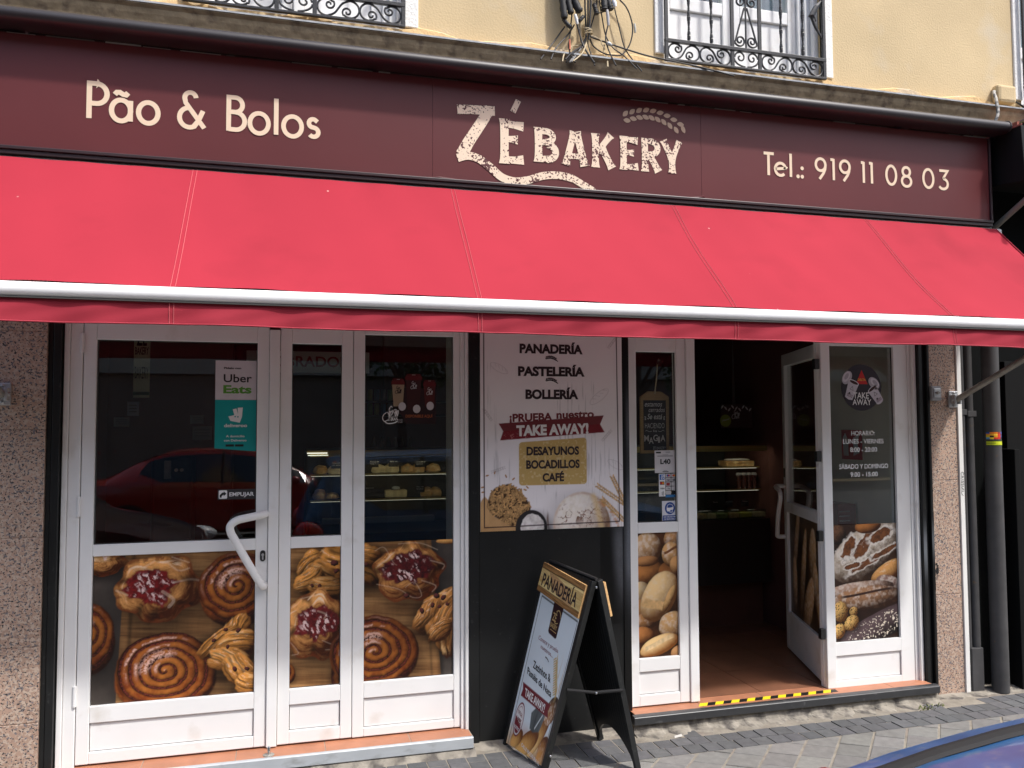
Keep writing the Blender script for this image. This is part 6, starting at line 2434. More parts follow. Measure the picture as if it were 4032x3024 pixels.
pc = thing('card_stickers', 'column of small payment card emblems below the white paper notice', 'sticker', (2.06, SYG, 1.21))
mb = MB()
mb.box(2.0075, 2.0455, SYG - 0.0004, SYG + 0.0004, 1.213, 1.3375)
mb.build('backing', M['ink_white'], pc)
mb = MB()
mb.box(2.0465, 2.117, SYG - 0.0004, SYG + 0.0004, 1.2075, 1.2205)
mb.build('backing', mat('sticker_blue', lin(40, 110, 165), 0.5), pc)
mb = MB()
for c_ in range(2):
    for r_ in range(5):
        x = 2.0485 + 0.0345 * c_
        z = 1.3165 - 0.0235 * r_
        flat_poly(mb, rrect(x, x + 0.031, z, z + 0.0205, 0.003), wall_fn(SYG), lin(30, 30, 32) if (c_, r_) == (1, 4) else lin(196, 194, 194))
mb.build('card_emblem', M['flatcol'], pc)
mb = MB()
WF = wall_fn(SYG - 0.0010)
flat_poly(mb, [(2.011, 1.3335), (2.042, 1.3335), (2.042, 1.3035), (2.011, 1.3035)], WF, lin(44, 104, 180))
flat_poly(mb, [(2.013, 1.295), (2.040, 1.295), (2.040, 1.277), (2.013, 1.277)], WF, lin(50, 26, 24))
for x, col in ((2.0225, (200, 40, 36)), (2.0315, (226, 150, 40))):
    flat_poly(mb, disc(x, 1.286, 0.0065, 0.0068, 16), wall_fn(SYG - 0.0014 - x * 1e-5), lin(*col))
for x, col in ((2.060, (40, 70, 160)), (2.068, (190, 40, 50))):
    flat_poly(mb, disc(x, 1.327, 0.0055, 0.006, 16), wall_fn(SYG - 0.0010 - x * 1e-4), lin(*col))
for x, col in ((2.0945, (200, 44, 40)), (2.1025, (226, 150, 50))):
    flat_poly(mb, disc(x, 1.327, 0.0055, 0.006, 16), wall_fn(SYG - 0.0010 - x * 1e-4), lin(*col))
flat_poly(mb, [(2.052, 1.287), (2.074, 1.287), (2.072, 1.272), (2.052, 1.272)], WF, lin(150, 50, 56))
for z in (1.3055, 1.2965):
    flat_poly(mb, [(2.050, z), (2.078, z), (2.078, z + 0.0015), (2.050, z + 0.0015)], WF, lin(60, 66, 110))
    flat_poly(mb, [(2.0845, z), (2.112, z), (2.112, z + 0.0015), (2.0845, z + 0.0015)], WF, lin(60, 66, 110))
mb.build('card_emblem', M['flatcol'], pc)
mb = MB()
lay_text(mb, 'VISA', 2.0135, 2.041, 1.2525, 0.0085, WF, 0.03, lean=0.2)
lay_text(mb, 'VISA', 2.054, 2.073, 1.299, 0.006, WF, 0.03, lean=0.2)
lay_text(mb, 'VISA', 2.0885, 2.108, 1.299, 0.006, WF, 0.03, lean=0.2)
lay_text(mb, 'Pay', 2.060, 2.074, 1.252, 0.008, WF, 0.01)
for k in range(3):
    ribbon(mb, ell(2.018, 1.229, 0.008 + 0.005 * k, 0.009 + 0.005 * k, -0.8, 0.8, 8), 0.0022, WF)
mb.build('lettering', M['ink_black'], pc)
mb = MB()
lay_text(mb, 'AM', 2.020, 2.041, 1.320, 0.011, wall_fn(SYG - 0.0016), 0.02)
lay_text(mb, 'EX', 2.020, 2.041, 1.307, 0.011, wall_fn(SYG - 0.0016), 0.02)
mb.build('lettering', M['ink_white'], pc)

blue = mat('safety_blue', lin(24, 66, 140), 0.5)
s5 = sticker('mask_sign', 'white and blue mask sign with a round head pictogram in the narrow pane', 'sign', 2.0245, 2.1185, 1.0735, 1.1875, lin(212, 212, 216))
mb = MB()
flat_poly(mb, disc(2.0715, 1.1475, 0.031, 0.0335, 30), LG)
mb.box(2.028, 2.115, SYG - 0.0014, SYG - 0.0006, 1.080, 1.1085)
on(s5, mb, blue, 'pictogram')
mb = MB()
hd_ = [(2.0515, 1.137), (2.0515, 1.152), (2.056, 1.165), (2.070, 1.171), (2.084, 1.167), (2.092, 1.155), (2.092, 1.143), (2.0865, 1.136), (2.0865, 1.124), (2.069, 1.124), (2.068, 1.130), (2.056, 1.130)]
flat_poly(mb, hd_, wall_fn(SYG - 0.0020))
on(s5, mb, M['ink_white'], 'pictogram')
mb = MB()
flat_poly(mb, [(2.0545, 1.150), (2.057, 1.163), (2.070, 1.169), (2.083, 1.165), (2.089, 1.154), (2.071, 1.150)], wall_fn(SYG - 0.0026))
flat_poly(mb, [(2.0700, 1.128), (2.0725, 1.136), (2.084, 1.138), (2.0835, 1.127)], wall_fn(SYG - 0.0026))
on(s5, mb, blue, 'pictogram')
mb = MB()
lay_text(mb, 'USO OBLIGATORIO', 2.033, 2.111, 1.0965, 0.0072, wall_fn(SYG - 0.0022), 0.015)
lay_text(mb, 'DE MASCARILLA', 2.036, 2.108, 1.0845, 0.0072, wall_fn(SYG - 0.0022), 0.015)
on(s5, mb, M['ink_white'])

# round take-away sticker
tk = thing('takeaway_sticker', 'round dark sticker with two white paper cups and a red triangle on the right window', 'sticker', (3.335, SYG, 1.69))
mb = MB()
flat_poly(mb, disc(3.335, 1.826, 0.1405, 0.139, 48), wall_fn(SYG), lin(46, 38, 46))
flat_poly(mb, [(3.2965, 1.846), (3.379, 1.846), (3.339, 1.931)], wall_fn(SYG - 0.0008), lin(196, 34, 34))
mb.build('disc', M['flatcol'], tk)


def paper_cup(x, z, w, h, a, lx, lz, la):
    mb = MB()
    ca_, sa_ = math.cos(a), math.sin(a)
    R_ = lambda p: (x + p[0] * ca_ - p[1] * sa_, z + p[0] * sa_ + p[1] * ca_)
    flat_poly(mb, [R_(p) for p in ((-w / 2, h / 2), (w / 2, h / 2), (w * 0.36, -h / 2), (0, -h / 2 - 0.006), (-w * 0.36, -h / 2))], wall_fn(SYG - 0.0012), lin(198, 192, 200))
    flat_poly(mb, [R_(p) for p in ell(0, h / 2, w / 2, w * 0.17)], wall_fn(SYG - 0.0018), lin(214, 208, 214))
    flat_poly(mb, [R_(p) for p in ell(0, h / 2 - 0.001, w * 0.42, w * 0.12)], wall_fn(SYG - 0.0024), lin(62, 34, 32))
    flat_poly(mb, [R_(p) for p in ell(-0.006, -h * 0.22, 0.007, 0.009)], wall_fn(SYG - 0.0018), lin(40, 34, 36))
    for q in range(8):
        flat_poly(mb, [R_(p) for p in disc(-w * 0.2 + (q % 4) * w * 0.14, -h * 0.36 + (q // 4) * 0.010, 0.005, 0.005, 8)], wall_fn(SYG - 0.0018 - 0.0001 * q), lin(146 + 6 * (q % 3), 138, 146))
    c_, s_ = math.cos(la), math.sin(la)
    L_ = lambda p: (lx + p[0] * c_ - p[1] * s_, lz + p[0] * s_ + p[1] * c_)
    flat_poly(mb, [L_(p) for p in ell(0, 0, 0.044, 0.030)], wall_fn(SYG - 0.0012), lin(176, 170, 178))
    flat_poly(mb, [L_(p) for p in ell(0.002, 0.006, 0.036, 0.020)], wall_fn(SYG - 0.0018), lin(206, 200, 206))
    flat_poly(mb, [L_(p) for p in ell(0.004, 0.007, 0.022, 0.011)], wall_fn(SYG - 0.0024), lin(168, 162, 170))
    mb.build('cup_print', M['flatcol'], tk)
    mb = MB()
    ribbon(mb, [R_(p) for p in ((-0.012, 0.004), (0.012, 0.004), (0.0, 0.026))], 0.0022, wall_fn(SYG - 0.0022), True)
    mb.build('cup_print', M['ink_black'], tk)


paper_cup(3.263, 1.808, 0.074, 0.104, -0.38, 3.236, 1.884, 0.95)
paper_cup(3.438, 1.778, 0.070, 0.100, 0.62, 3.424, 1.852, -0.72)
mb = MB()
lay_text(mb, 'TAKE', 3.276, 3.384, 1.7600, 0.036, wall_fn(SYG - 0.0030), 0.012)
lay_text(mb, 'AWAY', 3.269, 3.400, 1.7215, 0.034, wall_fn(SYG - 0.0030), 0.012)
mb.build('lettering', M['ink_white'], tk)
mb = MB(); lay_text(mb, 'DELTA', 3.311, 3.366, 1.8655, 0.0135, wall_fn(SYG - 0.0020), 0.02); mb.build('lettering', mat('gold_yellow_ink', lin(220, 170, 50), 0.5), tk)

# opening hours in white letters on the glass
oh = thing('opening_hours', 'opening hours in white letters on the glass of the right window', 'lettering', (3.335, SYG, 1.3))
for s_, x0, x1, z, h in (('HORARIO:', 3.256, 3.421, 1.5405, 0.0265), ('LUNES - VIERNES', 3.197, 3.481, 1.4920, 0.0265), ('8:00 - 20:00', 3.246, 3.433, 1.4430, 0.0265),
                         ('SÁBADO Y DOMINGO', 3.167, 3.509, 1.3435, 0.0265), ('9:00 - 15:00', 3.243, 3.433, 1.2965, 0.0265)):
    mb = MB()
    lay_text(mb, s_, x0, x1, z, h, LG, 0.016)
    mb.build('lettering', M['ink_white'], oh)

# ------------------------------------------------------------------ small things on the front
# key switch
ks = thing('key_switch', 'grey square key switch box on the right granite pillar', 'switch', (3.79, -0.05, 1.745))
mb = MB(); mb.box(3.7565, 3.8285, -0.072, -0.0502, 1.7455, 1.8335); mb.build('housing', mat('grey_plastic', (0.27, 0.28, 0.29), 0.5), ks, bevel=0.006)
mb = MB(); mb.box(3.7700, 3.8170, -0.077, -0.0725, 1.7650, 1.8200); mb.build('face_plate', M['alu'], ks, bevel=0.002)
mb = MB()
mb.lathe([(0.010, 0), (0.010, 0.006), (0.007, 0.008)], (3.7935, -0.0772, 1.793), (0, -1, 0), 16)
mb.build('key_cylinder', M['arm'], ks)
mb = MB()
for dx in (-0.017, 0.017):
    mb.lathe([(0.003, 0), (0.003, 0.001)], (3.7935 + dx, -0.0772, 1.793), (0, -1, 0), 10)
mb.build('mark', M['ink_black'], ks)

# white corner strip with marker scrawl
ct = thing('corner_strip', 'white upright edge strip with black marker scrawl beside the right granite pillar', 'corner strip', (3.97, -0.055, 0))
mb = MB(); mb.box(3.9545, 3.9855, -0.060, 0.05, -0.02, 2.5); mb.build('strip', M['white_dirty'], ct, bevel=0.002)
mb = MB()
GF = lambda x, z: (3.970 + z, -0.0612, 1.315 - x)      # reads downwards
p_ = 0
for k, pts in enumerate([[(0.018, 0.009), (0.006, 0.012), (0.0, 0.0), (0.008, -0.009), (0.020, -0.006)], [(0.024, -0.010), (0.026, 0.010), (0.036, 0.006), (0.030, 0.0), (0.040, -0.010)], [(0.046, 0.010), (0.048, -0.010)],
                         [(0.064, 0.009), (0.055, 0.009), (0.056, 0.001), (0.064, -0.001), (0.062, -0.009), (0.053, -0.008)], [(0.080, 0.009), (0.071, 0.009), (0.072, 0.001), (0.080, -0.001), (0.078, -0.009), (0.069, -0.008)],
                         [(0.086, 0.009), (0.090, -0.010)], [(0.094, -0.010), (0.104, 0.010), (0.110, -0.010), (0.098, -0.002)], [(0.114, 0.011), (0.118, -0.009), (0.134, -0.006), (0.142, 0.004)]]):
    ribbon(mb, pts, 0.0028, GF)
mb.build('marker_scrawl', M['ink_black'], ct)

# drain pipes
for i, (x, y, r, z0, z1, lab) in enumerate([(4.004, -0.030, 0.021, 0.0, 2.7, 'thin grey pipe closest to the white edge strip'), (4.062, -0.030, 0.026, 0.02, 2.7, 'middle grey pipe with a riveted collar between the thin and thick pipes'),
                                            (4.180, -0.085, 0.049, 0.0, 2.75, 'thick grey downpipe with a yellow and a multicoloured sticker')]):
    dp = thing('drain_pipe', lab, 'pipe', (x, y, z0), 'grey pipes on the right wall')
    mb = MB(); mb.tube([(x, y, z0), (x, y, z0 + 0.3), (x, y, z0 + 0.9), (x, y, z1)], r, 20); mb.build('pipe', M['pipe'], dp, smooth=True)
    mb = MB()
    if i < 2:
        mb.box(x - r - 0.006, x + r + 0.006, y - r - 0.003, y + 0.02, 1.66 - 0.01 * i, 1.695 - 0.01 * i)
    else:
        mb.tube([(x, y, 2.2), (x, y, 2.26)], r + 0.006, 20)
    mb.build('collar', M['pipe'], dp, bevel=0.002)
mb = MB(); mb.box(4.0, 4.085, -0.062, 0.0, 0.0, 0.26); fc = mb.build('pipe_casing', M['pipe'], bld, bevel=0.004)
# stickers wrapped on the thick pipe
def pipe_sticker(z0, z1, a0, a1, cols, name, label):
    mb = MB()
    n = 10
    nz = len(cols)
    for r_ in range(nz):
        za, zb = z1 - (z1 - z0) * r_ / nz, z1 - (z1 - z0) * (r_ + 1) / nz
        for k in range(n):
            t0, t1 = a0 + (a1 - a0) * k / n, a0 + (a1 - a0) * (k + 1) / n
            R_ = 0.0497
            P0 = (4.180 + R_ * math.cos(t0), -0.085 + R_ * math.sin(t0))
            P1 = (4.180 + R_ * math.cos(t1), -0.085 + R_ * math.sin(t1))
            row = cols[r_]
            mb.quad((*P0, zb), (*P1, zb), (*P1, za), (*P0, za), lin(*row[k * len(row) // n]))
    o = mb.build(name, M['flatcol'], None)
    tag(o, label, 'sticker')
A0, A1 = PI * 1.02, PI * 1.72
pipe_sticker(1.513, 1.556, A0, A1, [[(40, 80, 150), (220, 120, 30), (220, 120, 30), (150, 60, 40), (60, 80, 150)], [(230, 150, 40), (230, 170, 40), (236, 190, 60), (200, 50, 36), (70, 60, 90)], [(210, 190, 40), (40, 36, 30), (214, 150, 40), (210, 60, 40), (60, 70, 120)], [(90, 160, 200), (230, 200, 60), (200, 50, 40), (190, 50, 40), (40, 40, 60)]],
             'pipe_sticker', 'multicoloured sticker above the yellow one on the thick grey pipe')
pipe_sticker(1.471, 1.506, A0, A1, [[(60, 70, 40), (60, 70, 40)], [(196, 206, 40), (200, 210, 50)], [(150, 170, 36), (196, 206, 40)], [(196, 206, 40), (196, 206, 40)], [(60, 70, 40), (60, 70, 40)]],
             'pipe_sticker', 'yellow green sticker below the multicoloured one on the thick grey pipe')

# neighbour: dark recess, projecting box and its awning arm
ng = thing('neighbour_shopfront', 'dark closed shopfront with a projecting black box sign at the right edge', 'shopfront', (5.0, 0.1, 0))
mb = MB()
mb.box(4.088, 9.0, 0.06, 0.3, -0.02, 3.43)
mb.build('dark_wall', mat('neighbour_dark', (0.004, 0.0045, 0.0045), 0.9, var=0.3, vscale=6, spec=0.08), ng)
mb = MB()
mb.prism_x([(0.055, 3.40), (-0.29, 3.398), (-0.31, 3.055), (0.055, 3.10)], 4.262, 8.5)
mb.build('box_sign', mat('box_sign_black', (0.008, 0.009, 0.009), 0.6, var=0.2, vscale=4, spec=0.2), ng, bevel=0.004)
mb = MB()
mb.box(4.256, 4.2615, -0.30, 0.05, 3.398, 3.406)
mb.build('red_edge', mat('faded_red', (0.35, 0.12, 0.10), 0.7), ng)
mb = MB()
mb.tube([(4.33, 0.0, 2.84), (4.33, -0.42, 3.05)], 0.018, 10)
mb.build('arm', mat('khaki_metal', (0.20, 0.19, 0.16), 0.5), ng)
mb = MB()
mb.box(4.33, 4.37, -0.10, 0.059, 0.0, 1.45)
mb.box(4.40, 4.9, 0.02, 0.059, 0.1, 2.0)
mb.build('shutter_rail', mat('dull_steel', (0.008, 0.008, 0.008), 0.8, spec=0.1), ng, bevel=0.004)
mb = MB()
for k in range(30):
    x = 4.262 + rnd.uniform(-0.03, 0.3)
    mb.box(x, x + rnd.uniform(0.02, 0.09), -0.18 - rnd.uniform(0, 0.1), -0.05, 3.41 + rnd.uniform(0, 0.05), 3.415 + rnd.uniform(0, 0.05), tuple(c * rnd.uniform(0.4, 1.2) for c in (0.30, 0.25, 0.19)))
mb.build('debris', M['tiles'], ng)

# beige junction box and its conduit
jx = thing('junction_box', 'beige painted junction box on the plaster at the right edge', 'junction box', (4.43, 0, 3.63))
mb = MB(); mb.box(4.345, 4.492, -0.062, -0.0005, 3.640, 3.758); mb.build('housing', M['plaster'], jx, bevel=0.02)
mb = MB(); mb.tube(smooth_path([(4.352, -0.03, 3.71), (4.318, -0.05, 3.70), (4.285, -0.10, 3.62), (4.262, -0.13, 3.53), (4.235, -0.13, 3.47)], 6), 0.010, 10); mb.build('conduit', mat('speckled_conduit', (0.42, 0.40, 0.36), 0.7, color2=(0.10, 0.10, 0.10), mixscale=30, mixlo=0.45, mixhi=0.55), jx, smooth=True)
mb = MB(); mb.tube(smooth_path([(4.492, -0.02, 3.68), (4.56, -0.015, 3.66), (4.66, -0.02, 3.60), (4.8, -0.02, 3.57)], 6), 0.006, 8); mb.build('cable', M['rubber'], jx)

# cable tangle on the plaster
CB = [
    ([(1.462, 3.772), (1.388, 3.666), (1.292, 3.53)], 0.004, 'k'), ([(1.513, 3.784), (1.478, 3.728), (1.393, 3.621), (1.346, 3.53)], 0.004, 'k'), ([(1.494, 3.776), (1.477, 3.677), (1.461, 3.609), (1.461, 3.55)], 0.0035, 'k'),
    ([(1.478, 3.687), (1.469, 3.63), (1.461, 3.609)], 0.004, 'r'), ([(1.461, 3.609), (1.429, 3.58), (1.413, 3.53)], 0.004, 'b'), ([(1.575, 4.3), (1.575, 3.931), (1.577, 3.853), (1.58, 3.756)], 0.005, 'k'),
    ([(1.589, 4.3), (1.589, 3.932), (1.589, 3.855), (1.585, 3.757)], 0.005, 'k'), ([(1.602, 4.3), (1.602, 3.934), (1.599, 3.856), (1.592, 3.758), (1.588, 3.70)], 0.005, 'k'), ([(1.594, 3.75), (1.594, 3.696), (1.595, 3.614), (1.595, 3.53)], 0.0032, 'k'),
    ([(1.66, 4.2), (1.645, 3.94), (1.628, 3.85), (1.6, 3.759)], 0.0038, 'k'), ([(1.65, 4.2), (1.656, 3.941), (1.671, 3.84), (1.692, 3.739), (1.734, 3.677), (1.782, 3.621), (1.831, 3.53)], 0.0035, 'k'),
    ([(1.7, 3.792), (1.686, 3.718), (1.698, 3.637), (1.705, 3.53)], 0.004, 'k'), ([(1.745, 3.95), (1.753, 3.913), (1.779, 3.812), (1.811, 3.697), (1.837, 3.606), (1.869, 3.53)], 0.0035, 'k'),
    ([(1.74, 4.0), (1.781, 3.959), (1.819, 3.922), (1.846, 3.863), (1.856, 3.796), (1.838, 3.716), (1.788, 3.647), (1.734, 3.623), (1.669, 3.633), (1.621, 3.679), (1.603, 3.718)], 0.004, 'k'),
    ([(1.592, 3.725), (1.672, 3.707), (1.78, 3.684), (1.944, 3.652), (2.112, 3.624), (2.282, 3.59), (2.42, 3.556)], 0.0045, 'k'), ([(1.521, 3.779), (1.541, 3.705), (1.556, 3.641), (1.582, 3.53)], 0.005, 'k'),
    ([(1.585, 3.75), (1.573, 3.689), (1.498, 3.613), (1.434, 3.53)], 0.0045, 'k'), ([(1.583, 3.745), (1.568, 3.683), (1.519, 3.616), (1.46, 3.53)], 0.004, 'g'), ([(1.59, 3.745), (1.578, 3.689), (1.53, 3.596), (1.466, 3.53)], 0.004, 'b'),
    ([(1.575, 3.72), (1.546, 3.66), (1.466, 3.584), (1.419, 3.53)], 0.0045, 'k'), ([(1.691, 3.698), (1.685, 3.656), (1.687, 3.615), (1.67, 3.53)], 0.0045, 'b'), ([(1.50, 3.86), (1.492, 3.786), (1.468, 3.768)], 0.004, 'k'),
    ([(1.543, 3.885), (1.542, 3.798), (1.541, 3.721), (1.549, 3.686)], 0.003, 'k'), ([(1.595, 3.727), (1.653, 3.709), (1.664, 3.684), (1.68, 3.655)], 0.003, 'b'), ([(1.57, 3.70), (1.535, 3.64), (1.500, 3.60), (1.452, 3.53)], 0.004, 'g'),
    ([(1.565, 3.70), (1.55, 3.66), (1.515, 3.61), (1.48, 3.53)], 0.004, 'k'), ([(1.56, 3.69), (1.53, 3.665), (1.50, 3.66), (1.47, 3.63)], 0.003, 'b'), ([(1.645, 3.86), (1.66, 3.86), (1.70, 3.885)], 0.003, 'k')]
cb = thing('cable_bundle', 'tied tangle of thin black and beige cables hanging down the ochre plaster', 'cables', (1.58, -0.04, 3.53))
CM = {'k': M['rubber'], 'r': M['cable_red'], 'b': M['cable_beige'], 'g': M['cable_grey']}
for i, (pts, r, c_) in enumerate(CB):
    P3 = []
    for (x, z) in pts:
        t = min(max((3.66 - z) / 0.10, 0), 1)
        P3.append((x, -0.03 - 0.010 * (i % 4) - 0.095 * t, z))
    mb = MB(); mb.tube(smooth_path(P3, 6), r, 7)
    mb.build('cable', CM[c_], cb, smooth=True)
mb = MB()
for k in range(4):
    mb.tube([(1.586 + 0.026 * math.cos(t), -0.048 + 0.026 * math.sin(t), 3.735 + 0.007 * k + 0.008 * math.cos(t + k)) for t in [j * 2 * PI / 14 for j in range(15)]], 0.003, 6)
mb.build('tie', M['cable_beige'], cb)
SP = [((1.43, 4.1), (1.435, 3.93), (1.447, 3.80), 0.020, 'black ribbed splice sleeve at the upper left of the cable tangle'), ((1.455, 4.1), (1.468, 3.92), (1.485, 3.83), 0.018, 'black splice sleeve next to the leftmost one in the cable tangle'),
      ((1.49, 4.1), (1.50, 3.93), (1.535, 3.845), 0.022, 'black splice sleeve with a grey cap above the white cable end'), ((1.445, 3.80), (1.46, 3.775), (1.483, 3.752), 0.012, 'small slanting black sleeve lowest at the left of the tangle'),
      ((1.56, 3.83), (1.545, 3.81), (1.532, 3.793), 0.010, 'small black sleeve slanting across beside the white cable end'), ((1.622, 3.905), (1.628, 3.875), (1.634, 3.845), 0.013, 'short black sleeve right of the upright cables'),
      ((1.675, 4.05), (1.678, 3.93), (1.68, 3.872), 0.020, 'thick black splice sleeve at the upper right of the tangle'), ((1.70, 4.05), (1.706, 3.93), (1.718, 3.880), 0.017, 'black splice sleeve with a white band at the right of the tangle')]
for a, b_, c_, r, lab in SP:
    mb = MB()
    mb.tube(smooth_path([(a[0], -0.055, a[1]), (b_[0], -0.062, b_[1]), (c_[0], -0.066, c_[1])], 6), [r * (0.85 + 0.18 * (k % 2)) for k in range(13)], 12)
    o = mb.build('splice_sleeve', M['rubber'], None, smooth=True)
    tag(o, lab, 'cable splice', 'black splice sleeves in the cable tangle')
WT = [((1.505, 3.822), (1.517, 3.770), 0.009, (0.75, 0.75, 0.75), 'white cable end hanging in the left of the tangle'), ((1.690, 3.872), (1.697, 3.785), 0.009, (0.42, 0.41, 0.41), 'long grey cable sleeve hanging below the right splice'),
      ((1.728, 3.935), (1.738, 3.895), 0.012, (0.80, 0.80, 0.80), 'white cable coupling at the top right of the tangle'), ((1.851, 3.815), (1.855, 3.765), 0.007, (0.45, 0.43, 0.38), 'pale sleeve on the looping cable'),
      ((1.690, 3.688), (1.712, 3.676), 0.011, (0.50, 0.52, 0.53), 'small grey clamp low in the tangle')]
for (x0, z0), (x1, z1), r, col, lab in WT:
    mb = MB(); mb.tube([(x0, -0.075, z0), ((x0 + x1) / 2, -0.078, (z0 + z1) / 2), (x1, -0.076, z1)], [r * 0.8, r, r * 0.7], 10)
    tag(mb.build('cable_sleeve', mat('sleeve', col, 0.5), None, smooth=True), lab, 'cable sleeve')
# hazard tape, floor bolt, weeds, litter
mb = MB()
Lt = 0.88
A_, B_ = Vector((2.182, -0.046, 0)), Vector((3.062, -0.040, 0))
n = 18
w = 0.042
for k in range(n):
    c_ = (0.80, 0.62, 0.02) if k % 2 == 0 else (0.015, 0.014, 0.012)
    s0, s1 = k / n, (k + 1) / n
    sk = 0.030
    pts = []
    for s_, top_ in ((s0, 0), (s1, 0), (s1, 1), (s0, 1)):
        x = A_.x + (B_.x - A_.x) * s_ + (sk if top_ else 0)
        x = min(max(x, A_.x), B_.x + 0.01)
        pts.append((x, A_.y + (B_.y - A_.y) * s_ - w / 2 + w * top_, 0.0896))
    mb.add([(p[0], p[1], 0.0889) for p in pts] + pts, [(4, 5, 6, 7), (0, 3, 2, 1), (0, 1, 5, 4), (1, 2, 6, 5), (2, 3, 7, 6), (3, 0, 4, 7)], c_)
tp = mb.build('hazard_tape', M['flatcol'], None)
tag(tp, 'yellow and black striped hazard tape on the terracotta threshold', 'floor tape')
fbq = thing('floor_bolt', 'small steel bolt stub standing on the tiles by the closed door', 'door bolt', (-0.045, -0.09, 0.08))
mb = MB(); mb.lathe([(0.026, 0), (0.026, 0.003), (0.016, 0.005)], (-0.045, -0.092, 0.0797), (0, 0, 1), 18); mb.build('plate', M['arm'], fbq)
mb = MB(); mb.lathe([(0.008, 0), (0.008, 0.030), (0.005, 0.036)], (-0.045, -0.092, 0.0848), (0, 0, 1), 14); mb.build('pin', M['chrome'], fbq, smooth=True)
for i, (x, y, lab) in enumerate([(3.62, -0.19, 'small green weed at the right end of the black nosing step'), (3.52, -0.215, 'low tuft of moss and weed left of the other weed under the step')]):
    mb = MB()
    for k in range(26):
        a = rnd.uniform(0, 6.28)
        L_ = rnd.uniform(0.012, 0.034)
        x0, y0 = x + rnd.uniform(-0.05, 0.05), y + rnd.uniform(-0.015, 0.015)
        t = Vector((math.cos(a) * 0.6, math.sin(a) * 0.6, rnd.uniform(0.4, 1.1))).normalized() * L_
        s_ = Vector((-math.sin(a), math.cos(a), 0)) * 0.004
        p0 = Vector((x0, y0, -0.008))
        mb.add([tuple(p0 - s_ * 0.5), tuple(p0 + s_ * 0.5), tuple(p0 + t * 0.6 + s_), tuple(p0 + t), tuple(p0 + t * 0.6 - s_)], [(0, 1, 2, 3, 4)])
    tag(mb.build('weed', mat('weed_green', (0.13, 0.15, 0.05), 0.8, var=0.3, vscale=60), None), lab, 'weed')
mb = MB(); mb.add([(1.965, -0.215, -0.004), (2.005, -0.222, 0.004), (2.012, -0.196, 0.006), (1.975, -0.190, -0.002)], [(0, 1, 2, 3)])
tag(mb.build('paper_scrap', mat('scrap_paper', (0.6, 0.58, 0.54), 0.8), None), 'crumpled white paper scrap on the grey paving below the step', 'litter')
# ------------------------------------------------------------------ inside the shop
IW = mat('dark_red_wall', (0.15, 0.060, 0.052), 0.8, var=0.15, vscale=3)
IG = mat('grey_green_wall', (0.70, 0.66, 0.56), 0.8, var=0.1, vscale=3)


def struct(name, mb, m):
    return mb.build(name, m, kind='structure')


mb = MB(); mb.box(-1.02, 3.70, 0.062, 4.3, -0.05, 0.084); struct('shop_floor', mb, M['grout'])
mb = MB()
x = -1.0
j = 0
while x < 3.62:
    y = 0.064
    while y < 4.2:
        mb.box(x, min(x + 0.405, 3.62) - 0.005, y, y + 0.40, 0.07, 0.0880)
        y += 0.405
    x += 0.405
struct('shop_floor', mb, mat('indoor_terracotta', (0.21, 0.092, 0.052), 0.4, var=0.2, vscale=6))
mb = MB(); mb.box(-1.06, 3.7, 0.30, 4.4, 2.62, 2.7); struct('shop_ceiling', mb, IW)
mb = MB(); mb.box(-1.06, 3.7, 4.25, 4.4, 0.0, 2.62); struct('shop_back_wall', mb, IW)
mb = MB(); mb.box(-1.06, -1.0, 0.30, 4.25, 0.0, 2.62); struct('shop_left_wall', mb, IW)
mb = MB(); mb.box(3.63, 3.7, 0.062, 0.86, 0.0, 2.62); struct('shop_right_wall', mb, IG)
mb = MB(); mb.box(3.62, 3.7, 0.861, 4.25, 0.0, 2.62); struct('shop_right_wall', mb, IW)
mb = MB(); mb.box(0.888, 1.818, 0.361, 0.40, 0.0, 2.62); mb.box(0.888, 0.9255, 0.071, 0.3605, 0.0, 2.62); mb.box(1.8125, 1.818, 0.071, 0.3605, 0.0, 2.62)
struct('pier_lining', mb, IG)
mb = MB(); mb.box(-1.0, 3.63, 0.0715, 0.30, 2.2, 2.62); struct('shop_front_header', mb, IW)
mb = MB(); mb.box(-1.0, -0.35, 2.3, 2.4, 0.088, 2.62); mb.box(0.85, 3.62, 3.0, 3.1, 0.088, 2.62); struct('shop_partition', mb, IW)

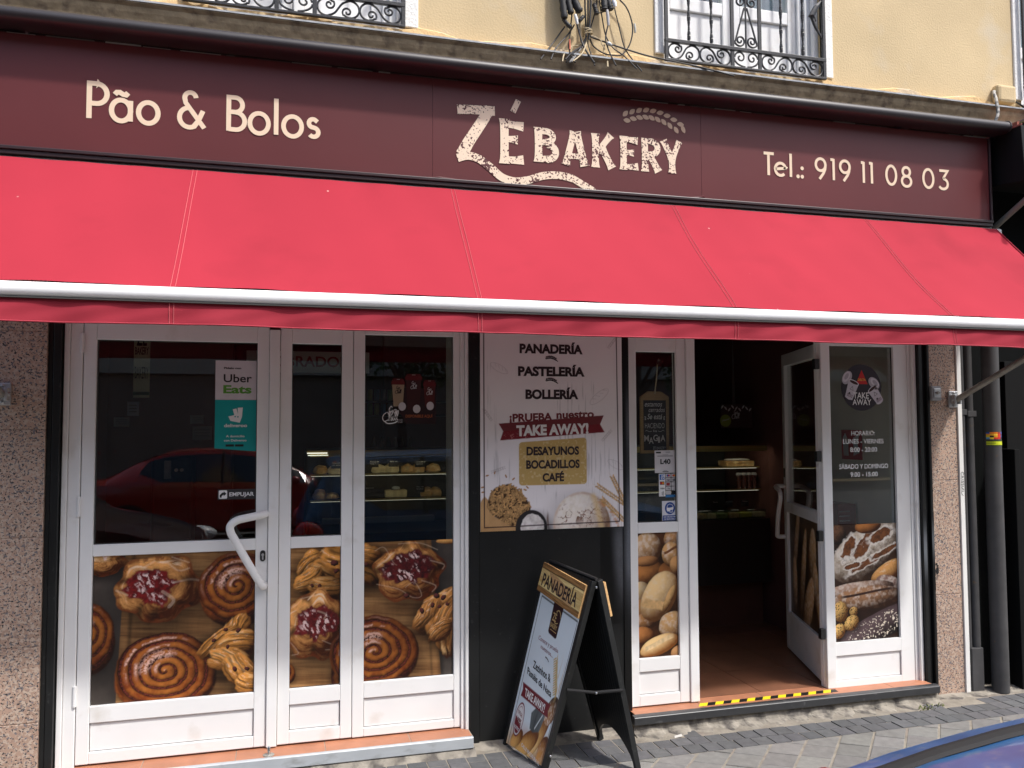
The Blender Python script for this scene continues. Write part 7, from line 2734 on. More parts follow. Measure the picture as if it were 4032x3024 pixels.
ct_ = thing('display_counter', 'long glass-fronted pastry counter with lit shelves seen through the door and panes', 'display counter', (1.85, 1.8, 0.09))
CX0, CX1 = 0.16, 3.58
mb = MB()
mb.box(CX0, CX1, 1.52, 2.1, 0.088, 0.42)
mb.build('kick_base', mat('counter_wood', (0.13, 0.055, 0.035), 0.5, var=0.2, vscale=6), ct_)
mb = MB()
mb.box(CX0, CX1, 1.40, 2.1, 0.4205, 0.90)
mb.build('body', mat('counter_body', (0.030, 0.022, 0.020), 0.35), ct_, bevel=0.004)
mb = MB()
mb.box(CX0, CX1, 2.06, 2.1, 0.9005, 1.43)
mb.box(CX0, CX0 + 0.02, 1.42, 2.059, 0.9005, 1.425)
mb.build('back_panel', mat('case_back', (0.035, 0.035, 0.035), 0.6), ct_)
for k, (z, y0) in enumerate([(1.115, 1.52), (1.285, 1.54)]):
    mb = MB()
    mb.box(CX0 + 0.021, CX1, y0, 2.05, z - 0.008, z)
    sh = mb.build('shelf', M['case_glass'], ct_)
    mb = MB()
    mb.box(CX0 + 0.021, CX1, y0 - 0.006, y0 - 0.0005, z - 0.010, z + 0.002)
    mb.build('shelf_edge', M.get('brass') or M.setdefault('brass', mat('brass_edge', (0.60, 0.45, 0.16), 0.35, metal=0.8)), sh)
    mb = MB()
    mb.box(CX0 + 0.03, CX1 - 0.02, y0 + 0.004, y0 + 0.016, z - 0.0125, z - 0.0085)
    mb.build('light_strip', M.get('led') or M.setdefault('led', mat('led_strip', (0.9, 0.85, 0.7), 0.4, emit=(1.0, 0.95, 0.75, 0.45))), sh)
mb = MB()
mb.box(CX0, CX1, 1.43, 2.1, 1.431, 1.450)
mb.build('top', mat('case_top', (0.06, 0.055, 0.05), 0.3), ct_, bevel=0.003)
LED = mat('led_strip', (0.9, 0.85, 0.7), 0.4, emit=(1.0, 0.86, 0.60, 2.0))
mb = MB()
mb.box(CX0 + 0.03, CX1 - 0.02, 1.455, 1.475, 1.4245, 1.4300)
mb.build('light_strip', LED, ct_)
mb = MB()
mb.box(CX0, CX1, 1.4255, 1.4295, 1.408, 1.450)
mb.build('top_lip', bpy.data.materials['brass_edge'], ct_)
mb = MB()
mb.box(2.7, 3.5, 1.452, 1.460, 1.420, 1.426)
mb.box(0.16, 0.29, 1.416, 1.422, 1.430, 1.436)
mb.box(0.165, 0.295, 1.416, 1.422, 1.416, 1.421)
mb.build('light_strip', mat('bright_tube', (0.9, 0.9, 0.8), 0.4, emit=(1.0, 0.98, 0.86, 0.7)), ct_)
mb = MB()
mb.box(CX0, CX1, 1.402, 1.408, 0.9005, 1.43)
mb.build('front_glass', M['case_glass'], ct_)
mb = MB()      # slotted air grille along the tray
x = 0.27
while x < 1.0:
    mb.box(x, x + 0.012, 1.409, 1.416, 0.975, 0.998)
    x += 0.019
mb.box(0.26, 1.0, 1.4165, 1.425, 0.965, 1.005)
mb.build('air_grille', mat('pale_grille', (0.30, 0.30, 0.30), 0.5), ct_)

CRUST = mat('pastry_crust', (0.42, 0.24, 0.09), 0.55, var=0.3, vscale=30, bump=0.4, bscale=80, color2=(0.55, 0.42, 0.22), mixscale=25, mixlo=0.5, mixhi=0.65)
PALE = mat('pastry_pale', (0.62, 0.50, 0.30), 0.6, var=0.25, vscale=30, bump=0.4, bscale=80)


def pastry(x, y, z, rx, ry, rz, m, lab, kind, grp, s):
    mb = MB()
    mb.blob((x, y, z + rz * 0.45), (rx, ry, rz), 16, 9, 0.13, 2.2, s, flatten=-0.45)
    o = mb.build(kind, m, None, smooth=True)
    tag(o, lab, 'pastry', grp)


TOPS = [(0.255, 'golden pastry first from the left on the upper counter shelf behind the narrow pane'), (0.350, 'pale domed pastry second from the left on the upper counter shelf'), (0.648, 'pale flat pastry on the upper shelf at the left of the fixed window'),
        (0.738, 'tall pale pastry mound beside the flat one on the upper shelf'), (0.850, 'wide golden pastry in the middle of the upper shelf'), (0.925, 'golden pastry right of the widest one on the upper shelf'), (1.030, 'golden pastry at the right end of the upper shelf, half hidden by the pier')]
for k, (x, lab) in enumerate(TOPS):
    pastry(x, 1.62, 1.286, 0.050, 0.05, 0.042 + 0.008 * (k == 3), PALE if k in (1, 2, 3) else CRUST, lab, 'pastry', 'pastries in the lit counter', 10 + k)
MID = [(0.25, 'rounded golden pastry on the lower shelf behind the narrow pane'), (0.335, 'low brown pastry next to the rounded one on the lower shelf'), (0.985, 'glossy golden roll on the lower shelf at the right of the fixed window'), (1.045, 'golden roll beside the glossy one on the lower shelf')]
for k, (x, lab) in enumerate(MID):
    pastry(x, 1.62, 1.116, 0.045, 0.05, 0.046 if k != 1 else 0.03, CRUST, lab, 'pastry', 'pastries in the lit counter', 30 + k)
for k, (x, lab) in enumerate([(0.718, 'square cake slice at the left on the lower shelf'), (0.768, 'square cake slice in the middle with white icing on top'), (0.815, 'square cake slice at the right of the iced one')]):
    t = thing('cake_slice', lab, 'cake', (x, 1.62, 1.116), 'cake slices on the lower shelf')
    mb = MB(); mb.prism_y([(x - 0.024, 1.1162), (x + 0.024, 1.1162), (x + 0.027, 1.165), (x + 0.01, 1.169), (x - 0.012, 1.166), (x - 0.026, 1.164)], 1.58, 1.66); mb.build('sponge', PALE, t, bevel=0.004)
    if k == 1:
        mb = MB(); mb.blob((x, 1.62, 1.178), (0.03, 0.038, 0.014), 14, 8, 0.1, 2, 5); mb.build('icing', M['ink_white'], t, smooth=True)
t = thing('boxed_cake', 'boxed cake with a clear lid on the upper counter shelf seen through the open door', 'cake', (3.44, 1.62, 1.286))
mb = MB(); mb.box(3.312, 3.556, 1.56, 1.70, 1.2865, 1.328); mb.build('cake', CRUST, t, bevel=0.008)
mb = MB(); mb.blob((3.44, 1.63, 1.336), (0.11, 0.06, 0.010), 16, 8, 0.1, 2, 6); mb.build('icing', M['ink_white'], t, smooth=True)
CT = mat('chalk_card', (0.02, 0.02, 0.022), 0.7)


def card(x, y, z, lab, words, grp='black price cards in the counter'):
    t = thing('price_card', lab, 'price card', (x, y, z), grp)
    mb = MB(); mb.box(x - 0.032, x + 0.032, y, y + 0.003, z, z + 0.046); mb.build('card', CT, t)
    mb = MB()
    fn = wall_fn(y - 0.0008)
    zz = z + 0.033
    for w_ in words:
        lay_text(mb, w_, x - 0.024, x + 0.006 + 0.003 * len(w_), zz, 0.009, fn, 0.0, lean=0.2)
        zz -= 0.014
    mb.build('lettering', bpy.data.materials['chalk'], t)


card(0.352, 1.515, 1.325, 'black price card reading Empanada over the pale domed pastry', ['Empanada', 'de atún'])
card(0.605, 1.515, 1.330, 'black price card over the pale flat pastry in the fixed window', ['Pastel de', 'Nata 1,20'])
card(0.737, 1.515, 1.330, 'black price card reading Bolo over the tall pale mound', ['Bolo de'])
card(0.918, 1.515, 1.325, 'black price card over the right golden pastries on the upper shelf', ['Caracola de', 'queso'])
card(0.572, 1.495, 1.155, 'black price card reading Queijada at the left of the lower shelf', ['Queijada'])
card(0.918, 1.495, 1.155, 'black price card over the glossy golden roll', ['Pan de', 'leche'])
for k, x in enumerate((3.15, 3.262, 3.40)):
    card(x, 1.455, 0.990, ['black price card left of the boxes seen through the door', 'black price card in the middle of the boxes seen through the door', 'black price card right of the middle among the boxes seen through the door'][k], [['Tarta'], ['Red Velvet'], ['Mousse']][k])
CL = add_glass('plastic_lid', (0.80, 0.88, 0.86), 0.12)
for k, (x, w_) in enumerate([(3.02, 0.05), (3.10, 0.045), (3.19, 0.05), (3.29, 0.045), (3.39, 0.055), (3.50, 0.06)]):
    t = thing('food_box', ['clear food box nearest the door post on the counter tray', 'second clear food box from the door post', 'third clear food box from the door post, behind a price card', 'fourth clear food box from the door post', 'clear food box with yellow filling on the counter tray', 'clear food box nearest the open door leaf'][k], 'food box', (x, 1.46, 0.905), 'clear food boxes on the counter tray')
    mb = MB(); mb.box(x - w_ + 0.004, x + w_ - 0.004, 1.424, 1.496, 0.9065, 0.945); mb.build('food', [CRUST, PALE, mat('filling_%s' % 'green', (0.25, 0.28, 0.10), 0.6), CRUST, mat('filling_yellow', (0.55, 0.45, 0.08), 0.6), PALE][k], t, bevel=0.006)
    mb = MB(); mb.box(x - w_, x + w_, 1.42, 1.50, 0.9055, 0.968); mb.build('lid', CL, t, bevel=0.006)
CUPM = mat('brown_cup', (0.10, 0.025, 0.02), 0.4, color2=(0.55, 0.5, 0.48), mixscale=35, mixlo=0.62, mixhi=0.64)
cup0 = None
for k, x in enumerate((3.437, 3.480, 3.527, 3.572)):
    if cup0 is None:
        cup0 = thing('drink_cup', 'brown lidded cup at the left end of the row on the counter shelf', 'cup', (x, 1.60, 1.1155), 'row of lidded cups on the counter shelf')
        mb = MB(); mb.lathe([(0.015, 0), (0.021, 0.10)], (x, 1.60, 1.1155), (0, 0, 1), 18); mb.build('cup', CUPM, cup0, smooth=True)
        mb = MB(); mb.lathe([(0.0225, 0.1005), (0.0225, 0.109), (0.018, 0.118)], (x, 1.60, 1.1155), (0, 0, 1), 18); mb.build('lid', M['ink_grey'], cup0, smooth=True)
    else:
        c2 = cup0.copy(); COL.objects.link(c2); c2.location = (x, 1.60, 1.1155)
        c2['label'] = ['', 'second brown lidded cup from the left in the shelf row', 'third brown lidded cup from the left in the shelf row', 'brown lidded cup at the right end of the shelf row'][k]
        for chd in list(cup0.children):
            d_ = chd.copy(); COL.objects.link(d_); d_.parent = c2
# hanging drinks card
hp_ = thing('hanging_card', 'dark drinks card with a round green badge hanging on strings over the counter', 'hanging card', (3.365, 1.5, 1.58))
mb = MB(); mb.box(3.232, 3.500, 1.498, 1.502, 1.585, 1.764); mb.build('card', mat('dark_card', (0.045, 0.016, 0.016), 0.5), hp_)
mb = MB()
for k in range(9):
    leaf(mb, 3.245 + 0.03 * k, 1.745 - 0.010 * (k % 3), 0.036, 0.013, 0.9 * ((-1) ** k), wall_fn(1.4972 - 0.0001 * k))
script(mb, 'Go', 3.345, 1.690, 0.030, 1.4970)
script(mb, 'Chill', 3.325, 1.655, 0.036, 1.4969)
mb.build('lettering', M['ink_grey'], hp_)
mb = MB(); flat_poly(mb, disc(3.272, 1.640, 0.047, 0.047, 28), wall_fn(1.4966)); bd_ = mb.build('badge', mat('green_badge', (0.20, 0.24, 0.03), 0.5), hp_)
mb = MB(); lay_text(mb, '¡Nuevo!', 3.240, 3.304, 1.632, 0.016, wall_fn(1.4960), 0.01, slope=0.25, lean=0.2); mb.build('lettering', M['ink_grey'], bd_)
mb = MB()
for x in (3.340, 3.356):
    mb.tube([(x, 1.5, 1.764), (3.345, 1.5, 2.2), (3.345, 1.5, 2.62)], 0.0015, 5)
mb.build('string', M['cable_grey'], hp_)
# back-of-shop sign and small notices
wb = thing('wall_sign', 'pale band sign with dull red capital letters high inside, seen in the narrow pane', 'sign', (0.25, 2.0, 2.0))
mb = MB(); mb.box(-0.25, 0.62, 2.0, 2.03, 2.0, 2.155); mb.build('board', mat('sign_beige', (0.80, 0.76, 0.66), 0.6), wb, bevel=0.003)
mb = MB(); lay_text(mb, 'OBRADOR', -0.068, 0.475, 2.045, 0.074, wall_fn(1.9985), 0.02); mb.build('lettering', mat('dull_red_ink', (0.36, 0.04, 0.03), 0.6), wb)
vb = thing('banner', 'tall narrow cream banner seen at the upper left of the closed door pane', 'banner', (-0.82, 1.2, 1.78))
mb = MB(); mb.box(-0.862, -0.772, 1.2, 1.205, 1.785, 2.35); mb.build('cloth', mat('banner_cream', (0.80, 0.74, 0.50), 0.7), vb)
mb = MB(); lay_text(mb, 'ZÉ', -0.848, -0.79, 2.10, 0.09, wall_fn(1.1985), 0.02); lay_text(mb, 'BAKERY', -0.855, -0.779, 2.045, 0.045, wall_fn(1.1985), 0.02); lay_text(mb, 'BAKERY', -0.855, -0.779, 1.90, 0.07, wall_fn(1.1985), 0.0); mb.build('lettering', M['ink'], vb)
mb = MB(); mb.box(-0.862, -0.772, 1.198, 1.1995, 1.80, 1.82); mb.build('stripe', mat('dark_green_ink', (0.06, 0.09, 0.03), 0.6), vb)
for x0, x1, z0, z1, col, lab in ((-0.893, -0.828, 1.676, 1.760, (0.50, 0.50, 0.56), 'plain pale sheet pinned below the cream banner'), (-0.965, -0.880, 1.612, 1.667, (0.36, 0.34, 0.32), 'small notice with rows of dark print, lower left of the plain sheet'),
                                 (-0.538, -0.462, 1.628, 1.679, (0.30, 0.29, 0.27), 'small notice with bold capitals in the middle of the door pane'), (-0.525, -0.413, 1.530, 1.612, (0.30, 0.29, 0.27), 'pair of white sheets of small print below the bold notice')):
    mb = MB(); mb.box(x0, x1, 1.2, 1.203, z0, z1)
    o = mb.build('notice', mat('notice_paper', col, 0.7), None)
    tag(o, lab, 'notice')
    mb = MB()
    for k in range(3):
        zz = z0 + (z1 - z0) * (0.25 + 0.22 * k)
        mb.box(x0 + 0.01, x1 - 0.012, 1.1985, 1.1995, zz, zz + (z1 - z0) * 0.09)
    mb.build('print', M['cable_grey'], o)
mb = MB(); mb.box(-1.0, -0.30, 1.2055, 1.26, 0.088, 2.62); struct('shop_partition', mb, IW)
cm = thing('coffee_machine', 'dark coffee machine with a steel column and two round dials inside the door pane', 'coffee machine', (-0.60, 1.0, 1.0))
mb = MB(); mb.box(-0.72, -0.50, 0.95, 1.19, 0.9, 1.44); mb.build('body', M['black'], cm, bevel=0.02)
mb = MB(); mb.box(-0.648, -0.612, 0.925, 0.9495, 1.31, 1.415); mb.build('column', M['arm'], cm, bevel=0.003)
for x in (-0.585, -0.555):
    mb = MB(); mb.lathe([(0.010, 0), (0.010, 0.008)], (x, 0.9495, 1.36), (0, -1, 0), 14); mb.build('dial', M['cream'], cm)
mb = MB(); mb.box(-1.0, -0.34, 0.90, 1.20, 0.088, 0.899)
tag(mb.build('side_counter', mat('side_counter', (0.03, 0.025, 0.025), 0.5), None, bevel=0.004), 'dark side counter under the coffee machine behind the closed door', 'counter')
# cans and bottles on the back shelf
sh = thing('wall_shelf', 'dark wall shelf with cans and bottles behind the fixed window', 'shelf', (0.9, 2.4, 1.4))
mb = MB()
for z in (1.40, 1.70, 1.81):
    mb.box(0.50, 1.6, 2.3, 2.55, z - 0.012, z)
mb.build('board', M['maroon_dark'], sh)
for r_, z in enumerate((1.70, 1.81)):
    for k in range(4):
        x = 0.665 + 0.052 * k
        mb = MB(); mb.lathe([(0.018, 0), (0.021, 0.006), (0.021, 0.078), (0.016, 0.088)], (x, 2.38, z + 0.0005), (0, 0, 1), 16)
        o = mb.build('drink_can', mat('can', [(0.25, 0.35, 0.10), (0.45, 0.42, 0.12), (0.10, 0.22, 0.38), (0.4, 0.4, 0.42)][(k + r_) % 4], 0.3, metal=0.6), None, smooth=True)
        tag(o, 'slim drink can on the dark shelf behind the drinks film', 'can', 'drink cans on the back shelf')
for k in range(6):
    x = 0.70 + 0.055 * k
    mb = MB(); mb.lathe([(0.020, 0), (0.021, 0.07), (0.009, 0.10), (0.009, 0.125)], (x, 2.38, 1.4005), (0, 0, 1), 14)
    o = mb.build('bottle', mat('bottle', [(0.12, 0.10, 0.08), (0.35, 0.34, 0.32)][k % 2], 0.2), None, smooth=True)
    tag(o, 'small bottle on the lower dark shelf behind the fixed window', 'bottle', 'bottles on the back shelf')
# fire sign, extinguisher box and plant-like stand on the right wall
fs_ = thing('fire_sign', 'red fire safety sign on the pale inner wall behind the opening hours', 'sign', (3.628, 0.5, 1.47))
mb = MB(); mb.box(3.624, 3.6295, 0.40, 0.60, 1.375, 1.57); mb.build('plate', mat('sign_red', (0.40, 0.02, 0.02), 0.5), fs_)
mb = MB()
mb.add([(3.6232, y, z) for y, z in ((0.58, 1.40), (0.53, 1.40), (0.53, 1.50), (0.56, 1.55), (0.585, 1.52))], [(0, 1, 2, 3, 4)])
mb.add([(3.6232, y, z) for y, z in ((0.48, 1.40), (0.42, 1.42), (0.44, 1.48), (0.42, 1.54), (0.48, 1.52))], [(0, 1, 2, 3, 4)])
mb.build('pictogram', M['ink_grey'], fs_)
fx = thing('first_aid_box', 'dark red box with white print behind the foot of the right window', 'box', (3.56, 0.6, 0.9))
mb = MB(); mb.box(3.47, 3.61, 0.45, 0.72, 0.90, 1.09); mb.build('box', mat('box_red', (0.16, 0.01, 0.02), 0.5), fx, bevel=0.003)
mb = MB()
for k in range(4):
    mb.box(3.48, 3.56, 0.4485, 0.4495, 0.95 + 0.03 * k, 0.956 + 0.03 * k)
mb.build('print', M['ink_grey'], fx)
mb = MB(); mb.box(3.46, 3.62, 0.42, 0.75, 0.088, 0.899)
tag(mb.build('cabinet', M['black'], None, bevel=0.004), 'low black cabinet carrying the dark red box inside the right window', 'cabinet')

# ------------------------------------------------------------------ parked cars, trees and houses across the street (seen in the panes and, for the blue car, directly)
TYRE = mat('tyre_rubber', (0.015, 0.015, 0.016), 0.8)
RIM = mat('rim_alloy', (0.45, 0.46, 0.47), 0.35, metal=0.8)
CGL = mat('car_glass', (0.012, 0.015, 0.018), 0.06, spec=0.8)
LAMP_R = mat('tail_lamp', (0.42, 0.012, 0.010), 0.12, spec=0.7)
LAMP_W = mat('head_lamp', (0.6, 0.62, 0.64), 0.1, spec=0.7)
TRIM = mat('car_rubber_trim', (0.020, 0.019, 0.019), 0.7, spec=0.2)


def make_car(label, paint, loc, yaw, flip=1, L=4.15, hgt=1.49, name='parked_car', hatch=True, road=-0.15):
    """x runs from tail (0) to nose (L); car centred on y = 0"""
    W = 0.86
    # station: x, roof z, belt z, half width at roof, half width at belt
    st = [(0.0, 0.84, 0.82, 0.62, 0.70), (0.03, 0.95, 0.90, 0.66, 0.78), (0.09, 1.08, 0.94, 0.65, 0.82), (0.20, 1.28, 0.97, 0.63, 0.845), (0.32, 1.425, 0.97, 0.61, 0.85), (0.70, 1.47, 0.965, 0.61, 0.86), (1.2, 1.485, 0.955, 0.605, 0.86), (1.75, 1.49, 0.945, 0.61, 0.86),
          (2.2, 1.455, 0.935, 0.60, 0.86), (2.6, 1.32, 0.925, 0.60, 0.86), (2.95, 1.12, 0.925, 0.64, 0.86), (3.15, 0.98, 0.92, 0.68, 0.855), (3.5, 0.915, 0.86, 0.62, 0.84), (3.8, 0.84, 0.77, 0.56, 0.80), (4.02, 0.74, 0.66, 0.50, 0.72), (4.15, 0.56, 0.52, 0.42, 0.60)]
    if not hatch:
        st[0:4] = [(0.0, 0.88, 0.85, 0.60, 0.70), (0.04, 0.95, 0.90, 0.64, 0.78), (0.30, 1.00, 0.94, 0.64, 0.83), (0.42, 1.06, 0.95, 0.63, 0.845)]
        st[4] = (0.75, 1.25, 0.96, 0.60, 0.855)
        st[5] = (1.15, 1.41, 0.96, 0.60, 0.86)
        st[6] = (1.5, 1.45, 0.955, 0.605, 0.86)
        st[7] = (1.9, 1.455, 0.945, 0.61, 0.86)
        st[8] = (2.3, 1.41, 0.935, 0.60, 0.86)
        st[9] = (2.7, 1.25, 0.925, 0.60, 0.86)
    kx, kz = L / 4.15, hgt / 1.49
    root = thing(name, label, 'car', loc)
    ca_, sa_ = math.cos(yaw), math.sin(yaw)

    def T(x, y, z):
        return (loc[0] + x * ca_ - y * sa_, loc[1] + x * sa_ + y * ca_, road + z)

    def sect(s):
        x, zr, zb, wr, wb = s
        zr *= kz
        zb *= kz
        return [(0, zr + 0.02), (wr * 0.6, zr + 0.012), (wr - 0.05, zr - 0.010), (wr, zr - 0.022), (wb - 0.012, zb + 0.005), (wb, zb - 0.03), (wb + 0.015, zb - 0.20), (wb + 0.01, 0.42), (wb - 0.02, 0.27), (wb - 0.12, 0.20), (0, 0.20)]

    # interpolate to more stations
    S_ = []
    for i in range(len(st) - 1):
        for k in range(4):
            t = k / 4
            p0, p1, p2, p3 = st[max(i - 1, 0)], st[i], st[i + 1], st[min(i + 2, len(st) - 1)]
            S_.append(tuple(0.5 * ((2 * b1) + (b2 - b0) * t + (2 * b0 - 5 * b1 + 4 * b2 - b3) * t * t + (3 * b1 - b0 - 3 * b2 + b3) * t ** 3) if q > 0 else b1 + (b2 - b1) * t for q, (b0, b1, b2, b3) in enumerate(zip(p0, p1, p2, p3))))
    S_.append(st[-1])

    def at(x):
        for i in range(len(S_) - 1):
            if S_[i][0] <= x <= S_[i + 1][0]:
                t = (x - S_[i][0]) / (S_[i + 1][0] - S_[i][0] + 1e-9)
                return tuple(a + (c - a) * t for a, c in zip(S_[i], S_[i + 1]))
        return S_[-1]
    mb = MB()
    vs = []
    m = None
    for s in S_:
        sec = sect(s)
        ring = [(s[0] * kx, y, z) for y, z in sec] + [(s[0] * kx, -y, z) for y, z in sec[-2:0:-1]]
        m = len(ring)
        vs += [T(*p) for p in ring]
    fs = []
    for i in range(len(S_) - 1):
        for j in range(m):
            a, c = i * m + j, i * m + (j + 1) % m
            fs.append((a, c, c + m, a + m))
    fs.append(tuple(range(m))[::-1])
    fs.append(tuple((len(S_) - 1) * m + j for j in range(m)))
    mb.add(vs, fs)
    body = mb.build('body', paint, root, smooth=True)
    # side windows with rounded ends
    x0, x1 = (0.42, 2.95) if hatch else (0.85, 3.0)
    for sy in (1, -1):
        mb = MB()
        vs = []
        n = 24
        for i in range(n + 1):
            x = x0 + (x1 - x0) * i / n
            s = at(x)
            sec = sect(s)
            (ya, za), (yb, zb_) = sec[3], sec[4]
            f = 0.10 + 0.80 * max(0.0, 1 - (2 * i / n) * 1.6) ** 2 if i < n * 0.31 else 0.10
            f = min(f, 0.9)
            g = 0.95
            if i < 3:
                g = 0.55 + 0.13 * i
            p = (ya + (yb - ya) * 0.10, za + (zb_ - za) * 0.10)
            q = (ya + (yb - ya) * g, za + (zb_ - za) * g)
            if i == 0:
                p = (ya + (yb - ya) * 0.42, za + (zb_ - za) * 0.42)
            vs += [T(x * kx, sy * (p[0] + 0.006), p[1] + 0.003), T(x * kx, sy * (q[0] + 0.006), q[1] + 0.003)]
        mb.add(vs, [(2 * i, 2 * i + 1, 2 * i + 3, 2 * i + 2) for i in range(n)])
        w_ = mb.build('side_window', CGL, root)
        mb = MB()
        for x in ((1.12, 1.95) if hatch else (1.9,)):
            sec = sect(at(x))
            (ya, za), (yb, zb_) = sec[3], sec[4]
            mb.tube([T(x * kx, sy * (ya + 0.006), za), T(x * kx, sy * (yb + 0.010), zb_)], 0.022, 6, flat=1.0)
        mb.build('pillar', TRIM, w_)
        mb = MB()
        pts = []
        for k in range(40):
            x = 0.36 + 2.75 * k / 39
            sec = sect(at(x))
            pts.append(T(x * kx, sy * (sec[2][0] + 0.004), sec[2][1] + 0.0015))
        mb.tube(pts, 0.004, 8, flat=2.2)
        mb.build('roof_trim', TRIM, root)
        mb = MB()
        lz = 0.80 * kz
        mb.blob(T(0.10 * kx, sy * 0.775, lz), (0.15, 0.13, 0.12), 14, 10)
        mb.build('tail_light', LAMP_R, root, smooth=True)
        mb = MB()
        mb.blob(T(0.318 * kx, sy * 0.572, 1.418 * kz), (0.018, 0.016, 0.014), 12, 8)
        mb.build('tail_light', LAMP_R, root, smooth=True)
        mb = MB()
        mb.blob(T(3.93 * kx, sy * 0.62, 0.68 * kz), (0.19, 0.15, 0.085), 14, 10)
        mb.build('headlight', LAMP_W, root, smooth=True)
        mb = MB()
        mb.blob(T(2.86 * kx, sy * 0.97, 0.99 * kz), (0.07, 0.09, 0.065), 12, 8)
        mb.build('wing_mirror', paint, root, smooth=True)
        for x in (0.72, 3.32):
            mb = MB()
            c = T(x * kx, sy * 0.70, 0.30)
            ax = (-sa_ * sy, ca_ * sy, 0)
            mb.lathe([(0.20, 0.0), (0.30, 0.01), (0.31, 0.03), (0.31, 0.16), (0.29, 0.185), (0.21, 0.19)], c, ax, 28)
            wh_ = mb.build('wheel', TYRE, root, smooth=True)
            mb = MB()
            mb.lathe([(0.205, 0.180), (0.19, 0.195), (0.12, 0.185), (0.05, 0.197), (0.0, 0.197)], c, ax, 20)
            mb.build('rim', RIM, wh_, smooth=True)
            mb = MB()
            mb.lathe([(0.36, 0.05), (0.36, 0.176)], c, ax, 28)
            mb.build('wheel_arch', TRIM, root)
        mb = MB()
        mb.box(0, 0.01, 0, 0.01, 0, 0.01)
    # front and rear screens
    for a, c, nm in ((0.11, 0.27, 'rear_window') if hatch else (0.46, 1.12, 'rear_window'), (2.28 if hatch else 2.36, 3.08, 'windscreen')):
        mb = MB()
        vs = []
        n = 8
        for i in range(n + 1):
            x = a + (c - a) * i / n
            sec = sect(at(x))
            w_ = sec[3][0] - 0.07
            for k in range(7):
                y = w_ * (k - 3) / 3
                z = sec[0][1] + (sec[2][1] - sec[0][1]) * (abs(k - 3) / 3) ** 1.6
                vs.append(T(x * kx, y, z + 0.008))
        mb.add(vs, [(i * 7 + k, i * 7 + k + 1, (i + 1) * 7 + k + 1, (i + 1) * 7 + k) for i in range(n) for k in range(6)])
        mb.build(nm, CGL, root, smooth=True)
    mb = MB()
    for x, z in ((-0.03, 0.5), (L - 0.05, 0.42)):
        p = [T(x, -0.72, z - 0.10), T(x + 0.10, -0.74, z - 0.10), T(x + 0.10, 0.74, z - 0.10), T(x, 0.72, z - 0.10), T(x, -0.72, z + 0.08), T(x + 0.10, -0.74, z + 0.08), T(x + 0.10, 0.74, z + 0.08), T(x, 0.72, z + 0.08)]
        mb.hexa(p)
    mb.build('bumper', paint, root, bevel=0.03)
    return root


PB = mat('blue_car_paint', (0.026, 0.085, 0.20), 0.30, spec=0.5, coat=0.35, var=0.2, vscale=30, color2=(0.10, 0.13, 0.18), mixscale=60, mixlo=0.58, mixhi=0.75)
blue_car = make_car('blue hatchback at the kerb, only its roof edge and red lamp in view', PB, (0.15, -4.12, 0.014), 0.0, road=-0.136)
make_car('dark maroon car parked behind the blue one, its bonnet mirrored in the closed door', mat('dark_car_paint', (0.035, 0.012, 0.014), 0.2, spec=0.6, coat=0.8), (-4.75, -4.20, 0), 0.0)
make_car('red saloon car across the street, mirrored in the closed door', mat('red_car_paint', (0.30, 0.016, 0.010), 0.25, spec=0.5, coat=0.7), (-2.9, -9.6, 0), 0.0, L=4.5, hgt=1.46, hatch=False)

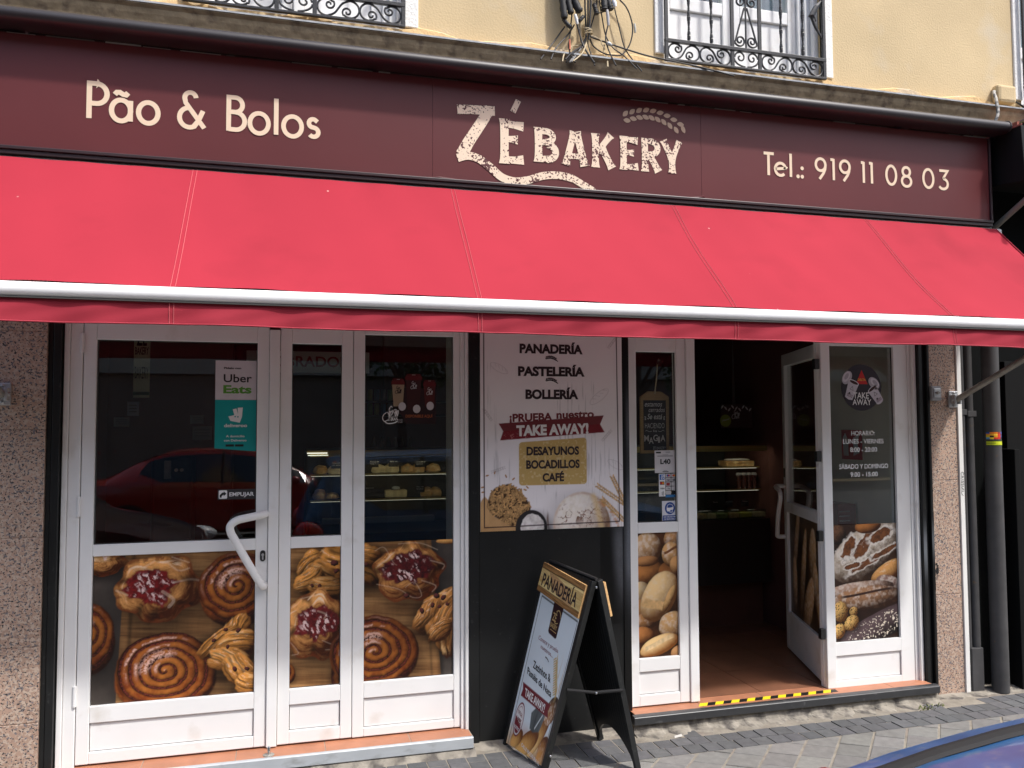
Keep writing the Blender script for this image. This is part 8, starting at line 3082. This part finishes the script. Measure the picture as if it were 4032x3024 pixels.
hs = thing('opposite_building', 'brownish building across the street with a pale stone band, mirrored in the panes', 'building', (0, -22, 0))
mb = MB()
mb.box(-30, 34, -26, -22, -0.1, 3.2)
mb.build('ground_floor', mat('brown_brick', (0.20, 0.155, 0.125), 0.9, var=0.2, vscale=2), hs)
mb = MB(); mb.box(-30, 34, -26, -21.8, 3.2005, 3.75); mb.build('stone_band', mat('pale_stone', (0.36, 0.33, 0.28), 0.85, var=0.1, vscale=3), hs)
mb = MB(); mb.box(-30, 34, -26, -22, 3.7505, 13.5); mb.build('wall', mat('warm_render', (0.36, 0.27, 0.18), 0.9, var=0.12, vscale=1), hs)
for i in range(14):
    for j in range(3):
        x = -28 + 4.3 * i
        z = 4.6 + 3.0 * j
        mb = MB(); mb.box(x, x + 1.3, -22.0 + 0.001, -21.95, z, z + 2.0)
        w_ = mb.build('window', M['white'], hs)
        mb = MB(); mb.box(x + 0.1, x + 1.2, -21.949, -21.94, z + 0.1, z + 1.9)
        mb.build('pane', CGL, w_)
LF = mat('tree_leaves', (0.05, 0.085, 0.025), 0.8, var=0.4, vscale=2)
for ti, (x, y, h, lab) in enumerate([(3.2, -19.0, 6.5, 'leafy street tree across the road opposite the narrow panes'), (10.5, -19.2, 7.0, 'leafy street tree across the road opposite the open door'), (-9.5, -19.0, 6.2, 'leafy street tree across the road at the left')]):
    t = thing('street_tree', lab, 'tree', (x, y, 0))
    mb = MB()
    mb.tube([(x, y, -0.1), (x + 0.05, y, 1.4), (x - 0.05, y + 0.05, 2.6), (x + 0.1, y, 4.2)], [0.16, 0.13, 0.11, 0.05], 10)
    for k in range(5):
        a = k * 1.26
        mb.tube([(x, y, 2.4 + 0.2 * k), (x + 0.8 * math.cos(a), y + 0.8 * math.sin(a), 3.4 + 0.25 * k), (x + 1.4 * math.cos(a), y + 1.4 * math.sin(a), 4.3 + 0.3 * k)], [0.06, 0.04, 0.015], 6)
    mb.build('trunk', mat('bark', (0.10, 0.075, 0.055), 0.9, var=0.3, vscale=12), t)
    mb = MB()
    cl = [(rnd.uniform(-1.5, 1.5), rnd.uniform(-1.5, 1.5), rnd.uniform(3.0, h - 0.4), rnd.uniform(0.5, 0.95)) for _ in range(16)]
    for k in range(2600):
        cx, cy, cz, r = rnd.choice(cl)
        d = Vector((rnd.gauss(0, 1), rnd.gauss(0, 1), rnd.gauss(0, 0.8))).normalized() * r * rnd.random() ** 0.4
        c = Vector((x + cx, y + cy, cz)) + d
        u = Vector((rnd.gauss(0, 1), rnd.gauss(0, 1), rnd.gauss(0, 1))).normalized() * 0.10
        v = u.orthogonal().normalized() * 0.06
        mb.add([tuple(c - u), tuple(c + v), tuple(c + u), tuple(c - v)], [(0, 1, 2, 3)])
    mb.build('crown', LF, t)
